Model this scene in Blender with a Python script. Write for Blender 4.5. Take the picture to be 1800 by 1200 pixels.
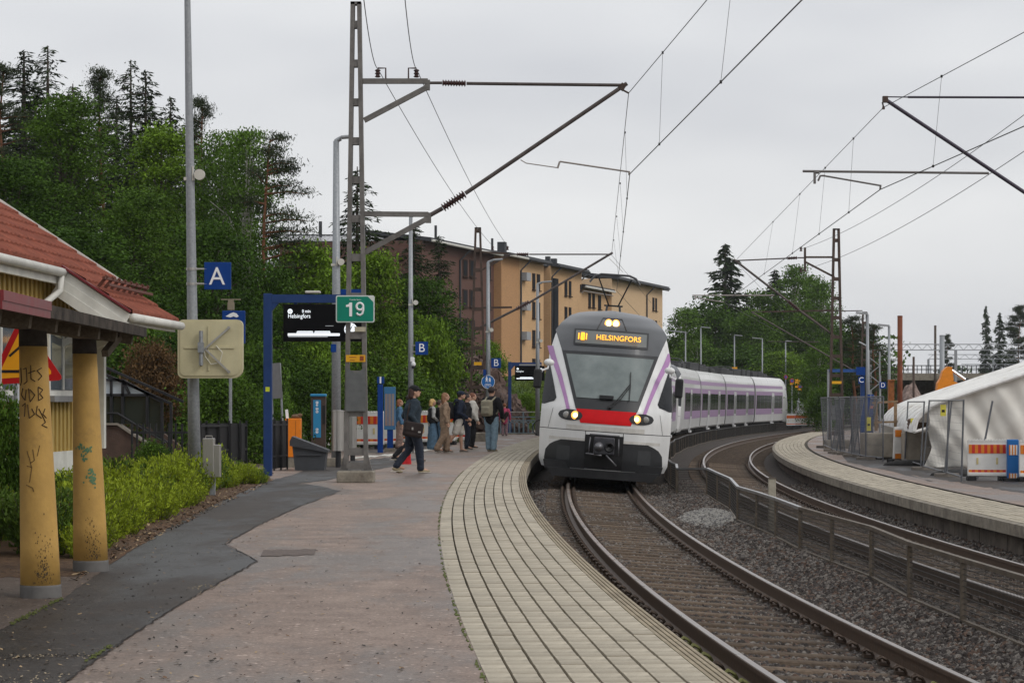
import bpy, bmesh, math, random
import numpy as np
from mathutils import Vector, Matrix
R = math.radians
rnd = random.Random(7)
SC = bpy.context.scene
COL = SC.collection
for o in list(bpy.data.objects): bpy.data.objects.remove(o)

# ------------------------------------------------------------------ camera, sky, sun, exposure
F = 4000.0; HZ = 706.0; CAMZ = 2.0            # focal length and horizon row in photograph pixels; eye height above the rails
cam = bpy.data.objects.new('camera', bpy.data.cameras.new('camera')); COL.objects.link(cam)
cam.location = (0, 0, CAMZ); cam.rotation_euler = (R(90), 0, 0)
cam.data.sensor_width = 36; cam.data.lens = F / 1800 * 36
cam.data.shift_y = (HZ - 600) / 1800
cam.data.clip_start = .5; cam.data.clip_end = 3000
SC.camera = cam
SC.view_settings.view_transform = 'Standard'; SC.view_settings.look = 'None'
SC.view_settings.exposure = 0; SC.view_settings.gamma = 1
SC.view_settings.use_curve_mapping = False

SUN_EL, SUN_AZ = R(40), R(122)
w = bpy.data.worlds.new('World'); SC.world = w; w.use_nodes = True
nt = w.node_tree; nt.nodes.clear()
def wn(t, **k):
    n = nt.nodes.new(t)
    for a, b in k.items(): setattr(n, a, b)
    return n
sky = wn('ShaderNodeTexSky', sky_type='NISHITA', sun_disc=False, sun_elevation=SUN_EL, sun_rotation=SUN_AZ)
sky.dust_density = 4
skyb = wn('ShaderNodeMix', data_type='RGBA', blend_type='MULTIPLY'); skyb.inputs[0].default_value = 1
skyb.inputs[7].default_value = (.09, .09, .09, 1)
nt.links.new(sky.outputs[0], skyb.inputs[6])
tc = wn('ShaderNodeTexCoord')
mp = wn('ShaderNodeMapping'); mp.inputs['Scale'].default_value = (3, 3, 9)
mp.inputs['Location'].default_value = (1.3, .4, .25)
nz = wn('ShaderNodeTexNoise'); nz.inputs['Scale'].default_value = 1.1; nz.inputs['Detail'].default_value = 3; nz.inputs['Roughness'].default_value = .5
cr = wn('ShaderNodeValToRGB')
cr.color_ramp.elements[0].position = .3; cr.color_ramp.elements[0].color = (.565, .58, .62, 1)
cr.color_ramp.elements[1].position = .66; cr.color_ramp.elements[1].color = (.83, .838, .845, 1)
sep = wn('ShaderNodeSeparateXYZ')
er = wn('ShaderNodeMapRange'); er.inputs[1].default_value = 0; er.inputs[2].default_value = .5; er.inputs[3].default_value = .92; er.inputs[4].default_value = 1.16
cm = wn('ShaderNodeMix', data_type='RGBA', blend_type='MULTIPLY'); cm.inputs[0].default_value = 1
cov = wn('ShaderNodeMix', data_type='RGBA'); cov.inputs[0].default_value = .93       # cloud cover over the clear sky
bg = wn('ShaderNodeBackground'); bg.inputs[1].default_value = 1.1
out = wn('ShaderNodeOutputWorld')
L = nt.links.new
L(tc.outputs['Generated'], mp.inputs[0]); L(mp.outputs[0], nz.inputs['Vector']); L(nz.outputs[0], cr.inputs[0])
L(tc.outputs['Generated'], sep.inputs[0]); L(sep.outputs[2], er.inputs[0])
L(cr.outputs[0], cm.inputs[6]); L(er.outputs[0], cm.inputs[7])
L(skyb.outputs[2], cov.inputs[6]); L(cm.outputs[2], cov.inputs[7])
L(cov.outputs[2], bg.inputs[0]); L(bg.outputs[0], out.inputs[0])

sl = bpy.data.lights.new('sun', 'SUN'); sl.energy = 1.1; sl.angle = R(25); sl.color = (1, .97, .93)
so = bpy.data.objects.new('sun', sl); COL.objects.link(so)
_d = Vector((math.sin(SUN_AZ) * math.cos(SUN_EL), math.cos(SUN_AZ) * math.cos(SUN_EL), math.sin(SUN_EL)))
so.rotation_euler = _d.to_track_quat('Z', 'Y').to_euler(); so.location = (0, -20, 60)

# ------------------------------------------------------------------ places
PLAT = .55        # top of the near platform above the rails
PLAT2 = .27       # top of the far platform
def at(px, py, Y): return Vector(((px - 900) * Y / F, Y, CAMZ + (HZ - py) * Y / F))
def gnd(px, py, z=PLAT):
    Y = (CAMZ - z) * F / (py - HZ); return at(px, py, Y)
def xat(px, Y): return (px - 900) * Y / F
def zat(py, Y): return CAMZ + (HZ - py) * Y / F
_t1 = np.array([(9,3.3),(12,3.0),(16.2,2.66),(18.9,2.42),(24,2.11),(31.5,1.95),(38,1.93),(52,2.13),(58,2.3),(100,4.7),(141,9.3),(172,15.2),(203,22.9),(250,37.5)])
_t2 = np.array([(9,6.9),(18,6.0),(27.7,5.6),(32.3,5.55),(37.2,5.55),(45,5.7),(60,6.2),(85,8.0),(93,8.9),(104,10.6),(113,12.1),(125,14.5),(160,22.5),(203,34.)])
_p1 = np.polyfit(_t1[:,0], _t1[:,1], 5); _p2 = np.polyfit(_t2[:,0], _t2[:,1], 5)
YS = np.arange(4, 262, .5)
_ed = [(9, 1.26), (12.2, 1.027), (13.8, .906), (16.2, .77), (20, .587), (24.8, .403), (30.5, .244), (37.9, .152), (45.7, .137), (56.9, .31), (69.9, .86)] + [(z, float(np.polyval(_p1, z)) - 1.97) for z in (85, 100, 120, 150, 180, 210, 250)]
_p3 = np.polyfit([a for a, _ in _ed], [b for _, b in _ed], 6)      # inner edge of the near platform's paving
TRK = []
for p in (_p1, _p2, _p3):
    X = np.polyval(p, YS); D = np.polyval(np.polyder(p), YS)
    S = np.concatenate([[0], np.cumsum(np.hypot(np.diff(X), np.diff(YS)))])
    TRK.append((X, D, S))
def tp(t, Y, off=0, z=0):
    """point at depth Y on track t, shifted off metres to its right"""
    X, D, S = TRK[t]; x = np.interp(Y, YS, X); d = np.interp(Y, YS, D); n = math.hypot(1, d)
    return Vector((x + off / n, Y - off * d / n, z))
def ts(t, s, off=0, z=0): return tp(t, float(np.interp(s, TRK[t][2], YS)), off, z)
def sof(t, Y): return float(np.interp(Y, YS, TRK[t][2]))
def head(t, Y): return -math.atan(float(np.interp(Y, YS, TRK[t][1])))    # rotation about z that turns +Y along the track

# ------------------------------------------------------------------ materials
MATS = {}
def mat(name, col, rough=.6, metal=0, var=.12, scale=6, bump=0, bscale=30, coat=0, col2=None, trans=0, emit=0, island=0, spec=.28, alpha=1, stretch=None, dirt=None, orand=0):
    if name in MATS: return MATS[name]
    m = bpy.data.materials.new(name); m.use_nodes = True; n = m.node_tree; n.nodes.clear()
    def N(t, **k):
        x = n.nodes.new(t)
        for a, b in k.items(): setattr(x, a, b)
        return x
    lk = n.links.new
    o = N('ShaderNodeOutputMaterial'); b = N('ShaderNodeBsdfPrincipled'); lk(b.outputs[0], o.inputs[0])
    b.inputs['Roughness'].default_value = rough; b.inputs['Metallic'].default_value = metal
    b.inputs['Specular IOR Level'].default_value = spec; b.inputs['Coat Weight'].default_value = coat
    b.inputs['Alpha'].default_value = alpha
    c = (*col, 1)
    t = N('ShaderNodeTexCoord'); mpn = N('ShaderNodeMapping'); lk(t.outputs['Object'], mpn.inputs[0])
    if stretch: mpn.inputs['Scale'].default_value = stretch
    src = None
    if var or col2:
        z = N('ShaderNodeTexNoise'); z.inputs['Scale'].default_value = scale; z.inputs['Detail'].default_value = 6; z.inputs['Roughness'].default_value = .6
        lk(mpn.outputs[0], z.inputs['Vector'])
        r = N('ShaderNodeValToRGB'); r.color_ramp.elements[0].position = .32; r.color_ramp.elements[1].position = .68
        d = col2 if col2 else tuple(min(1, x * (1 + var)) for x in col)
        r.color_ramp.elements[0].color = (*[x * (1 - var) for x in col], 1); r.color_ramp.elements[1].color = (*d, 1)
        lk(z.outputs[0], r.inputs[0]); src = r.outputs[0]
        if rough > .15:
            mr = N('ShaderNodeMapRange'); mr.inputs[3].default_value = max(.05, rough - .12); mr.inputs[4].default_value = min(1, rough + .12)
            lk(z.outputs[0], mr.inputs[0]); lk(mr.outputs[0], b.inputs['Roughness'])
    if dirt:                                     # a second, larger pattern of stains
        z2 = N('ShaderNodeTexNoise'); z2.inputs['Scale'].default_value = dirt[1]; z2.inputs['Detail'].default_value = 8; z2.inputs['Roughness'].default_value = .7
        lk(t.outputs['Object'], z2.inputs['Vector'])
        r2 = N('ShaderNodeValToRGB'); r2.color_ramp.elements[0].position = dirt[2]; r2.color_ramp.elements[1].position = dirt[2] + .18
        lk(z2.outputs[0], r2.inputs[0])
        mx = N('ShaderNodeMix', data_type='RGBA'); lk(r2.outputs[0], mx.inputs[0])
        if src: lk(src, mx.inputs[6])
        else: mx.inputs[6].default_value = c
        mx.inputs[7].default_value = (*dirt[0], 1); src = mx.outputs[2]
    if island:
        g = N('ShaderNodeNewGeometry'); hs = N('ShaderNodeHueSaturation'); mr = N('ShaderNodeMapRange')
        mr.inputs[3].default_value = 1 - island; mr.inputs[4].default_value = 1 + island
        lk(g.outputs['Random Per Island'], mr.inputs[0]); lk(mr.outputs[0], hs.inputs['Value'])
        if src: lk(src, hs.inputs['Color'])
        else: hs.inputs['Color'].default_value = c
        src = hs.outputs[0]
    if orand:
        g = N('ShaderNodeObjectInfo'); hs = N('ShaderNodeHueSaturation'); mr = N('ShaderNodeMapRange')
        mr.inputs[3].default_value = 1 - orand; mr.inputs[4].default_value = 1 + orand
        lk(g.outputs['Random'], mr.inputs[0]); lk(mr.outputs[0], hs.inputs['Value'])
        if src: lk(src, hs.inputs['Color'])
        else: hs.inputs['Color'].default_value = c
        src = hs.outputs[0]
    if src: lk(src, b.inputs['Base Color'])
    else: b.inputs['Base Color'].default_value = c
    if bump:
        z = N('ShaderNodeTexNoise'); z.inputs['Scale'].default_value = bscale; z.inputs['Detail'].default_value = 4
        lk(mpn.outputs[0], z.inputs['Vector'])
        bp = N('ShaderNodeBump'); bp.inputs['Strength'].default_value = min(1, bump); bp.inputs['Distance'].default_value = .02
        lk(z.outputs[0], bp.inputs['Height']); lk(bp.outputs[0], b.inputs['Normal'])
    if emit:
        b.inputs['Emission Color'].default_value = c; b.inputs['Emission Strength'].default_value = emit
    if trans:                                    # leaves let some light through
        tr = N('ShaderNodeBsdfTranslucent'); ms = N('ShaderNodeMixShader'); ms.inputs[0].default_value = trans
        if src: lk(src, tr.inputs[0])
        else: tr.inputs[0].default_value = c
        lk(b.outputs[0], ms.inputs[1]); lk(tr.outputs[0], ms.inputs[2]); lk(ms.outputs[0], o.inputs[0])
    MATS[name] = m
    return m
def asphalt(name, dry, wet, rdry=.75, rwet=.3, spk=.5):
    """worn asphalt: aggregate specks, patches, and damp areas that are darker and glossier"""
    m = bpy.data.materials.new(name); m.use_nodes = True; n = m.node_tree; b = n.nodes['Principled BSDF']; lk = n.links.new
    t = n.nodes.new('ShaderNodeTexCoord')
    def noise(sc, det=6, ro=.6, st=None):
        z = n.nodes.new('ShaderNodeTexNoise'); z.inputs['Scale'].default_value = sc; z.inputs['Detail'].default_value = det; z.inputs['Roughness'].default_value = ro
        if st: q = n.nodes.new('ShaderNodeMapping'); q.inputs['Scale'].default_value = st; lk(t.outputs['Object'], q.inputs[0]); lk(q.outputs[0], z.inputs['Vector'])
        else: lk(t.outputs['Object'], z.inputs['Vector'])
        return z
    def ramp(src, p0, p1, c0=(0, 0, 0), c1=(1, 1, 1)):
        r = n.nodes.new('ShaderNodeValToRGB'); r.color_ramp.elements[0].position = p0; r.color_ramp.elements[1].position = p1; r.color_ramp.elements[0].color = (*c0, 1); r.color_ramp.elements[1].color = (*c1, 1); lk(src, r.inputs[0]); return r.outputs[0]
    def mix(f, a, c, mode='MIX'):
        x = n.nodes.new('ShaderNodeMix'); x.data_type = 'RGBA'; x.blend_type = mode
        for v, i in ((f, 0), (a, 6), (c, 7)):
            if isinstance(v, (int, float)): x.inputs[i].default_value = v
            elif isinstance(v, tuple): x.inputs[i].default_value = (*v, 1)
            else: lk(v, x.inputs[i])
        return x.outputs[2]
    damp = ramp(noise(.55, 7, .62, (1.6, .55, 1)).outputs[0], .44, .58)
    col = mix(damp, dry, wet)
    col = mix(.85, col, ramp(noise(2.6, 8, .7).outputs[0], .3, .7, (.66, .64, .63), (1.22, 1.22, 1.2)), 'MULTIPLY')
    col = mix(spk, col, ramp(noise(38, 3, .8).outputs[0], .34, .66, (.45, .43, .42), (1.6, 1.55, 1.5)), 'MULTIPLY')
    sp = ramp(noise(21, 2, .5).outputs[0], .66, .72); col = mix(sp, col, tuple(min(1, c * 1.9) for c in dry))
    lk(col, b.inputs['Base Color']); b.inputs['Specular IOR Level'].default_value = .28
    rg = n.nodes.new('ShaderNodeMapRange'); rg.inputs[3].default_value = rdry; rg.inputs[4].default_value = rwet; lk(damp, rg.inputs[0]); lk(rg.outputs[0], b.inputs['Roughness'])
    bp = n.nodes.new('ShaderNodeBump'); bp.inputs['Strength'].default_value = .6; bp.inputs['Distance'].default_value = .012; lk(noise(30, 5, .7).outputs[0], bp.inputs['Height']); lk(bp.outputs[0], b.inputs['Normal'])
    MATS[name] = m; return m
def glass_mat(name, tint, rough=.04, mixv=.35):
    """a tinted pane: partly see-through, partly mirror"""
    if name in MATS: return MATS[name]
    m = bpy.data.materials.new(name); m.use_nodes = True; n = m.node_tree; n.nodes.clear()
    o = n.nodes.new('ShaderNodeOutputMaterial'); b = n.nodes.new('ShaderNodeBsdfPrincipled'); t = n.nodes.new('ShaderNodeBsdfTransparent'); x = n.nodes.new('ShaderNodeMixShader')
    b.inputs['Base Color'].default_value = (*tint, 1); b.inputs['Roughness'].default_value = rough; b.inputs['Specular IOR Level'].default_value = .8
    t.inputs[0].default_value = (*[min(1, .3 + c) for c in tint], 1); x.inputs[0].default_value = 1 - mixv
    n.links.new(t.outputs[0], x.inputs[1]); n.links.new(b.outputs[0], x.inputs[2]); n.links.new(x.outputs[0], o.inputs[0])
    MATS[name] = m
    return m

# ------------------------------------------------------------------ mesh building
class MB:
    def __init__(s): s.v = []; s.f = []; s.m = []; s.mi = 0; s.smooth = False
    def add(s, vs, fs):
        k = len(s.v); s.v += [tuple(v) for v in vs]; s.f += [tuple(i + k for i in f) for f in fs]; s.m += [s.mi] * len(fs); return s
    def box(s, c, d, rz=0, rx=0, ry=0, bev=0):
        hx, hy, hz = d[0] / 2, d[1] / 2, d[2] / 2
        rot = Matrix.Rotation(rz, 3, 'Z') @ Matrix.Rotation(rx, 3, 'X') @ Matrix.Rotation(ry, 3, 'Y')
        c = Vector(c)
        if bev:
            b = min(bev, hx * .9, hy * .9, hz * .9); vs = []; bmx = bmesh.new()
            bmesh.ops.create_cube(bmx, size=1)
            for v in bmx.verts: v.co = Vector((v.co.x * d[0], v.co.y * d[1], v.co.z * d[2]))
            bmesh.ops.bevel(bmx, geom=bmx.edges[:], offset=b, segments=2, affect='EDGES', profile=.5)
            bmx.verts.index_update()
            s.add([c + rot @ v.co for v in bmx.verts], [[v.index for v in f.verts] for f in bmx.faces]); bmx.free(); return s
        vs = [c + rot @ Vector((x * hx, y * hy, z * hz)) for x in (-1, 1) for y in (-1, 1) for z in (-1, 1)]
        return s.add(vs, [(0,1,3,2),(4,6,7,5),(0,4,5,1),(2,3,7,6),(0,2,6,4),(1,5,7,3)])
    def box2(s, a, b): 
        return s.box([(a[i] + b[i]) / 2 for i in range(3)], [abs(b[i] - a[i]) for i in range(3)])
    def ring_loft(s, rings, closed=True, cap=True):
        n = len(rings[0]); k = []; fs = []
        for r in rings: k += list(r)
        for i in range(len(rings) - 1):
            for j in range(n if closed else n - 1):
                a = i * n + j; b = i * n + (j + 1) % n; fs.append((a, b, b + n, a + n))
        if cap and closed: fs.append(tuple(range(n - 1, -1, -1))); fs.append(tuple(range((len(rings) - 1) * n, len(rings) * n)))
        return s.add(k, fs)
    def tube(s, path, r, n=8, cap=True):
        path = [Vector(p) for p in path]; rs = r if hasattr(r, '__len__') else [r] * len(path); rings = []
        up = None
        for i, p in enumerate(path):
            a = path[max(0, i - 1)]; b = path[min(len(path) - 1, i + 1)]; d = (b - a).normalized()
            if up is None:
                up = Vector((0, 0, 1)) if abs(d.z) < .9 else Vector((1, 0, 0))
            x = d.cross(up)
            if x.length < 1e-4: x = d.cross(Vector((.3, .8, .1)))
            x.normalize(); y = x.cross(d).normalized(); up = y
            rings.append([p + rs[i] * (math.cos(t) * x + math.sin(t) * y) for t in (2 * math.pi * j / n for j in range(n))])
        return s.ring_loft(rings, True, cap)
    def bar(s, a, b, w, h=None):
        """rectangular bar from a to b, w across, h the other way"""
        a = Vector(a); b = Vector(b); h = h or w; d = (b - a).normalized(); up = Vector((0, 0, 1)) if abs(d.z) < .95 else Vector((0, 1, 0))
        x = d.cross(up).normalized(); y = x.cross(d).normalized()
        rg = lambda p: [p + x * i * w / 2 + y * j * h / 2 for i, j in ((-1,-1),(1,-1),(1,1),(-1,1))]
        return s.ring_loft([rg(a), rg(b)])
    def lathe(s, prof, c=(0, 0, 0), n=16, axis='Z'):
        c = Vector(c); rings = []
        for r, h in prof:
            ring = []
            for j in range(n):
                t = 2 * math.pi * j / n; x, y = r * math.cos(t), r * math.sin(t)
                ring.append(c + (Vector((x, y, h)) if axis == 'Z' else Vector((x, h, y)) if axis == 'Y' else Vector((h, x, y))))
            rings.append(ring)
        return s.ring_loft(rings)
    def prism(s, poly, y0, y1, M=None):
        """poly in (x,z), extruded along y"""
        n = len(poly); vs = [Vector((x, y0, z)) for x, z in poly] + [Vector((x, y1, z)) for x, z in poly]
        if M: vs = [M @ v for v in vs]
        return s.add(vs, [tuple(range(n)), tuple(range(2 * n - 1, n - 1, -1))] + [(i, i + n, (i + 1) % n + n, (i + 1) % n) for i in range(n)])
    def ell(s, c, r, n=12, m=8, M=None):
        c = Vector(c); vs = []; fs = []
        for i in range(m + 1):
            a = math.pi * i / m
            for j in range(n):
                b = 2 * math.pi * j / n; p = Vector((r[0] * math.sin(a) * math.cos(b), r[1] * math.sin(a) * math.sin(b), r[2] * math.cos(a)))
                vs.append(c + (M @ p if M else p))
        for i in range(m):
            for j in range(n): fs.append((i * n + j, (i + 1) * n + j, (i + 1) * n + (j + 1) % n, i * n + (j + 1) % n))
        return s.add(vs, fs)
    def grid(s, fn, us, vs):
        k = [fn(u, v) for v in vs for u in us]; n = len(us)
        return s.add(k, [(j * n + i, j * n + i + 1, (j + 1) * n + i + 1, (j + 1) * n + i) for j in range(len(vs) - 1) for i in range(n - 1)])
    def mesh(s, name, mats, smooth=None):
        me = bpy.data.meshes.new(name); me.from_pydata(s.v, [], s.f); me.validate()
        for m in (mats if isinstance(mats, (list, tuple)) else [mats]): me.materials.append(m)
        if any(s.m) and len(me.polygons) == len(s.m): me.polygons.foreach_set('material_index', s.m)
        if smooth if smooth is not None else s.smooth: me.polygons.foreach_set('use_smooth', [True] * len(me.polygons))
        me.update(); return me
    def build(s, name, mats, parent=None, smooth=None, loc=None, kind=None, label=None):
        return obj(name, s.mesh(name, mats, smooth), parent, loc, kind, label)
def obj(name, me, parent=None, loc=None, kind=None, label=None):
    o = bpy.data.objects.new(name, me); COL.objects.link(o)
    if parent: o.parent = parent
    if loc is not None: o.location = loc
    if kind: o['kind'] = kind
    if label: o['label'] = label
    return o
def tag(o, label, cat, group=None):
    o['label'] = label; o['category'] = cat
    if group: o['group'] = group
    return o
def thing(name, label, cat, loc=(0, 0, 0), rz=0, group=None):
    o = bpy.data.objects.new(name, None); COL.objects.link(o); o.location = loc; o.rotation_euler = (0, 0, rz); o.empty_display_size = .2
    return tag(o, label, cat, group)
def kids(o): return [c for c in COL.objects if c.parent == o]
def copy_tree(o, parent=None, ch=None):
    c = o.copy(); COL.objects.link(c); c.parent = parent
    for k in list(o.children): copy_tree(k, c)
    return c
def text(s, size, m, parent, loc, name='lettering', align='CENTER', ext=.002, rot=(R(90), 0, 0), sx=1, bold=0):
    cu = bpy.data.curves.new(name, 'FONT'); cu.body = s; cu.size = size; cu.align_x = align; cu.align_y = 'CENTER'; cu.extrude = ext; cu.offset = bold
    cu.materials.append(m); o = bpy.data.objects.new(name, cu); COL.objects.link(o); o.parent = parent; o.location = loc; o.rotation_euler = rot; o.scale = (sx, 1, 1)
    return o
def wob(k, a): return [rnd.uniform(-a, a) for _ in range(k)]
# ================================================================== ground, platforms, tracks
m_earth = mat('earth', (.075, .06, .045), .9, var=.4, scale=.8, bump=.5, bscale=6, col2=(.07, .09, .035))
m_ballast = mat('ballast_bed', (.052, .043, .038), .9, var=.55, scale=22, bump=1, bscale=26, col2=(.10, .085, .075), spec=.12)
m_red = asphalt('reddish_asphalt', (.25, .196, .167), (.145, .115, .097), .75, .38)
m_dark = asphalt('dark_asphalt', (.056, .049, .044), (.026, .025, .025), .7, .42, .6)
m_tile = mat('pale_paving_slab', (.355, .312, .238), .75, var=.28, scale=7, bump=.3, bscale=45, orand=.09, dirt=((.275, .238, .178), 1.7, .5), col2=(.48, .425, .33))
m_tile_j = mat('pale_paving_far', (.36, .317, .242), .75, var=.28, scale=5, island=.09, dirt=((.28, .243, .182), 1.2, .5), col2=(.48, .425, .33))
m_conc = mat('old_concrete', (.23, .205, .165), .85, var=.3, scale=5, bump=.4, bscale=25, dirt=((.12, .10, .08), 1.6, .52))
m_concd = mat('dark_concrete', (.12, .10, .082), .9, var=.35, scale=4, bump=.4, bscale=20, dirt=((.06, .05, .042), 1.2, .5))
m_rail = mat('rusty_rail', (.105, .072, .052), .6, metal=.3, var=.25, scale=14, bump=.2)
m_railtop = mat('worn_rail_head', (.30, .255, .225), .3, metal=.85, var=.2, scale=5, stretch=(1, 1, 1))
m_sleeper = mat('sleeper_concrete', (.11, .082, .06), .9, var=.4, scale=9, bump=.7, orand=.25, dirt=((.05, .042, .036), 2.5, .5), spec=.12)
m_clip = mat('rust_clip', (.085, .06, .045), .6, metal=.4, var=.3)
m_clipg = mat('mossy_clip', (.16, .16, .055), .7, var=.4, scale=20)
m_moss = mat('moss', (.085, .10, .025), .95, var=.4, scale=30, bump=.6)
m_joint = mat('paving_joint_sand', (.055, .047, .032), .95, var=.3, scale=20)

def strip(mb, t, y0, y1, a, b, z, step=1.0, fn=None):
    ys = list(np.arange(y0, y1, step)) + [y1]
    vs = []
    for y in ys:
        za = z if fn is None else fn(y, a); zb = z if fn is None else fn(y, b)
        vs += [tp(t, y, a, za), tp(t, y, b, zb)]
    mb.add(vs, [(2 * i, 2 * i + 1, 2 * i + 3, 2 * i + 2) for i in range(len(ys) - 1)])
def sweep(mb, t, y0, y1, prof, step=1.0, cap=True, za=0.0):
    ys = list(np.arange(y0, y1, step)) + [y1]
    mb.ring_loft([[tp(t, y, o, z) for o, z in prof] for y in ys], True, cap)
def poly(mb, pts, z):
    """flat sheet through photograph points on the level z"""
    q = []
    for (x0, y0), (x1, y1) in zip(pts, pts[1:] + pts[:1]):            # ragged edge
        n = max(1, int(math.hypot(x1 - x0, y1 - y0) / 7))
        for i in range(n): q.append((x0 + (x1 - x0) * i / n + (rnd.uniform(-2.2, 2.2) if i else 0), y0 + (y1 - y0) * i / n + (rnd.uniform(-1.1, 1.1) if i else 0)))
    mb.add([gnd(x, y, z) for x, y in q], [tuple(range(len(q)))])

g = MB(); g.add([(-1500, -200, -.6), (1500, -200, -.6), (1500, 2600, -.6), (-1500, 2600, -.6)], [(0, 1, 2, 3)])
g.build('ground', m_earth, kind='structure')

CANT = .055
def bz(y, x):
    """ballast surface height at (x, y)"""
    z = -.212
    for t in (0, 1):
        c = float(np.interp(y, YS, TRK[t][0])); d = x - c
        wgt = max(0, min(1, (1.9 - abs(d)) / .6)); z += -d / .795 * CANT * wgt * .9 - (.012 if abs(d) < .55 else 0)
    return z
bb = MB()
ys = np.concatenate([np.arange(6, 60, .35), np.arange(60, 262, 2.)])
def bfn(u, v):
    a = tp(2, v, -.12); b = tp(1, v, 2.1); x = a.x + (b.x - a.x) * u
    return Vector((x, v, bz(v, x) + (.018 * math.sin(v * 7.3 + x * 5) * math.sin(x * 9.1 - v * 3.7))))
bb.grid(bfn, [i / 40 for i in range(41)], list(ys))
ballast = bb.build('ballast_bed', m_ballast, kind='structure', smooth=True)

# loose stones, as geometry-node instances
def stone_nodes(name, mats, dens, seed, smin, smax):
    ng = bpy.data.node_groups.new(name, 'GeometryNodeTree')
    ng.interface.new_socket('Geometry', in_out='INPUT', socket_type='NodeSocketGeometry'); ng.interface.new_socket('Geometry', in_out='OUTPUT', socket_type='NodeSocketGeometry')
    n = ng.nodes.new; k = ng.links.new
    gi = n('NodeGroupInput'); go = n('NodeGroupOutput')
    dp = n('GeometryNodeDistributePointsOnFaces'); dp.inputs['Density'].default_value = dens; dp.inputs['Seed'].default_value = seed
    k(gi.outputs[0], dp.inputs['Mesh'])
    jn = n('GeometryNodeJoinGeometry')
    for i in range(5):
        ico = n('GeometryNodeMeshIcoSphere'); ico.inputs['Radius'].default_value = 1; ico.inputs['Subdivisions'].default_value = 2
        sp = n('GeometryNodeSetPosition'); nz = n('ShaderNodeTexNoise'); nz.noise_dimensions = '4D'; nz.inputs['W'].default_value = 3.7 * i + seed; nz.inputs['Scale'].default_value = .9; nz.inputs['Detail'].default_value = 1
        vm = n('ShaderNodeVectorMath'); vm.operation = 'SUBTRACT'; vm.inputs[1].default_value = (.5, .5, .5)
        v2 = n('ShaderNodeVectorMath'); v2.operation = 'SCALE'; v2.inputs['Scale'].default_value = 1.9
        k(nz.outputs['Color'], vm.inputs[0]); k(vm.outputs[0], v2.inputs[0]); k(v2.outputs[0], sp.inputs['Offset']); k(ico.outputs[0], sp.inputs[0])
        sm = n('GeometryNodeSetMaterial'); sm.inputs['Material'].default_value = mats[i % len(mats)]
        k(sp.outputs[0], sm.inputs[0]); gt = n('GeometryNodeGeometryToInstance'); k(sm.outputs[0], gt.inputs[0]); k(gt.outputs[0], jn.inputs[0])
    io = n('GeometryNodeInstanceOnPoints'); io.inputs['Pick Instance'].default_value = True
    k(dp.outputs['Points'], io.inputs['Points']); k(jn.outputs[0], io.inputs['Instance'])
    rr = n('FunctionNodeRandomValue'); rr.data_type = 'FLOAT_VECTOR'; rr.inputs[1].default_value = (6.3, 6.3, 6.3); k(rr.outputs[0], io.inputs['Rotation'])
    rs = n('FunctionNodeRandomValue'); rs.data_type = 'FLOAT_VECTOR'; rs.inputs[0].default_value = (smin, smin, smin * .7); rs.inputs[1].default_value = (smax, smax, smax * .8); k(rs.outputs[0], io.inputs['Scale'])
    k(io.outputs[0], go.inputs[0]); return ng
def stones(name, surface, ng, kind='stuff'):
    o = obj(name, surface, kind=kind); md = o.modifiers.new('scatter', 'NODES'); md.node_group = ng; return o
m_st = [mat('stone_grey', (.085, .076, .07), .85, var=.3, scale=.6, island=.35, spec=.15), mat('stone_dark', (.042, .036, .033), .85, var=.3, island=.3, spec=.15), mat('stone_brown', (.085, .058, .045), .85, var=.3, island=.35, spec=.15),
        mat('stone_pale', (.14, .125, .11), .8, var=.3, island=.3), mat('stone_dark', (.05, .05, .05))]
sb = MB(); sb.grid(bfn, [i / 60 for i in range(61)], list(np.arange(13, 30, .35)))
stones('gravel', sb.mesh('gravel_near', m_ballast), stone_nodes('stones_near', m_st, 620, 1, .018, .042))
sb = MB(); sb.grid(bfn, [i / 40 for i in range(41)], list(np.arange(29.8, 62, .5)))
stones('gravel', sb.mesh('gravel_mid', m_ballast), stone_nodes('stones_mid', m_st, 300, 2, .025, .045))
m_pale = [mat('fresh_stone', (.24, .23, .21), .8, var=.25, island=.3), mat('fresh_stone_grey', (.13, .125, .12), .8, var=.25, island=.3)]
hb = MB()
def heapfn(u, v):
    r = u; a = v; p = Vector((3.72 + .5 * r * math.cos(a), 43.2 + 3.3 * r * math.sin(a), 0)); p.z = bz(p.y, p.x) - .02 + .09 * (1 - r * r); return p
hb.grid(heapfn, [.05 + .95 * i / 6 for i in range(7)], [2 * math.pi * i / 24 for i in range(25)])
stones('pale_gravel_heap', hb.mesh('pale_gravel_heap', m_pale[1]), stone_nodes('stones_pale', m_pale, 300, 5, .025, .05))

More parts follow.
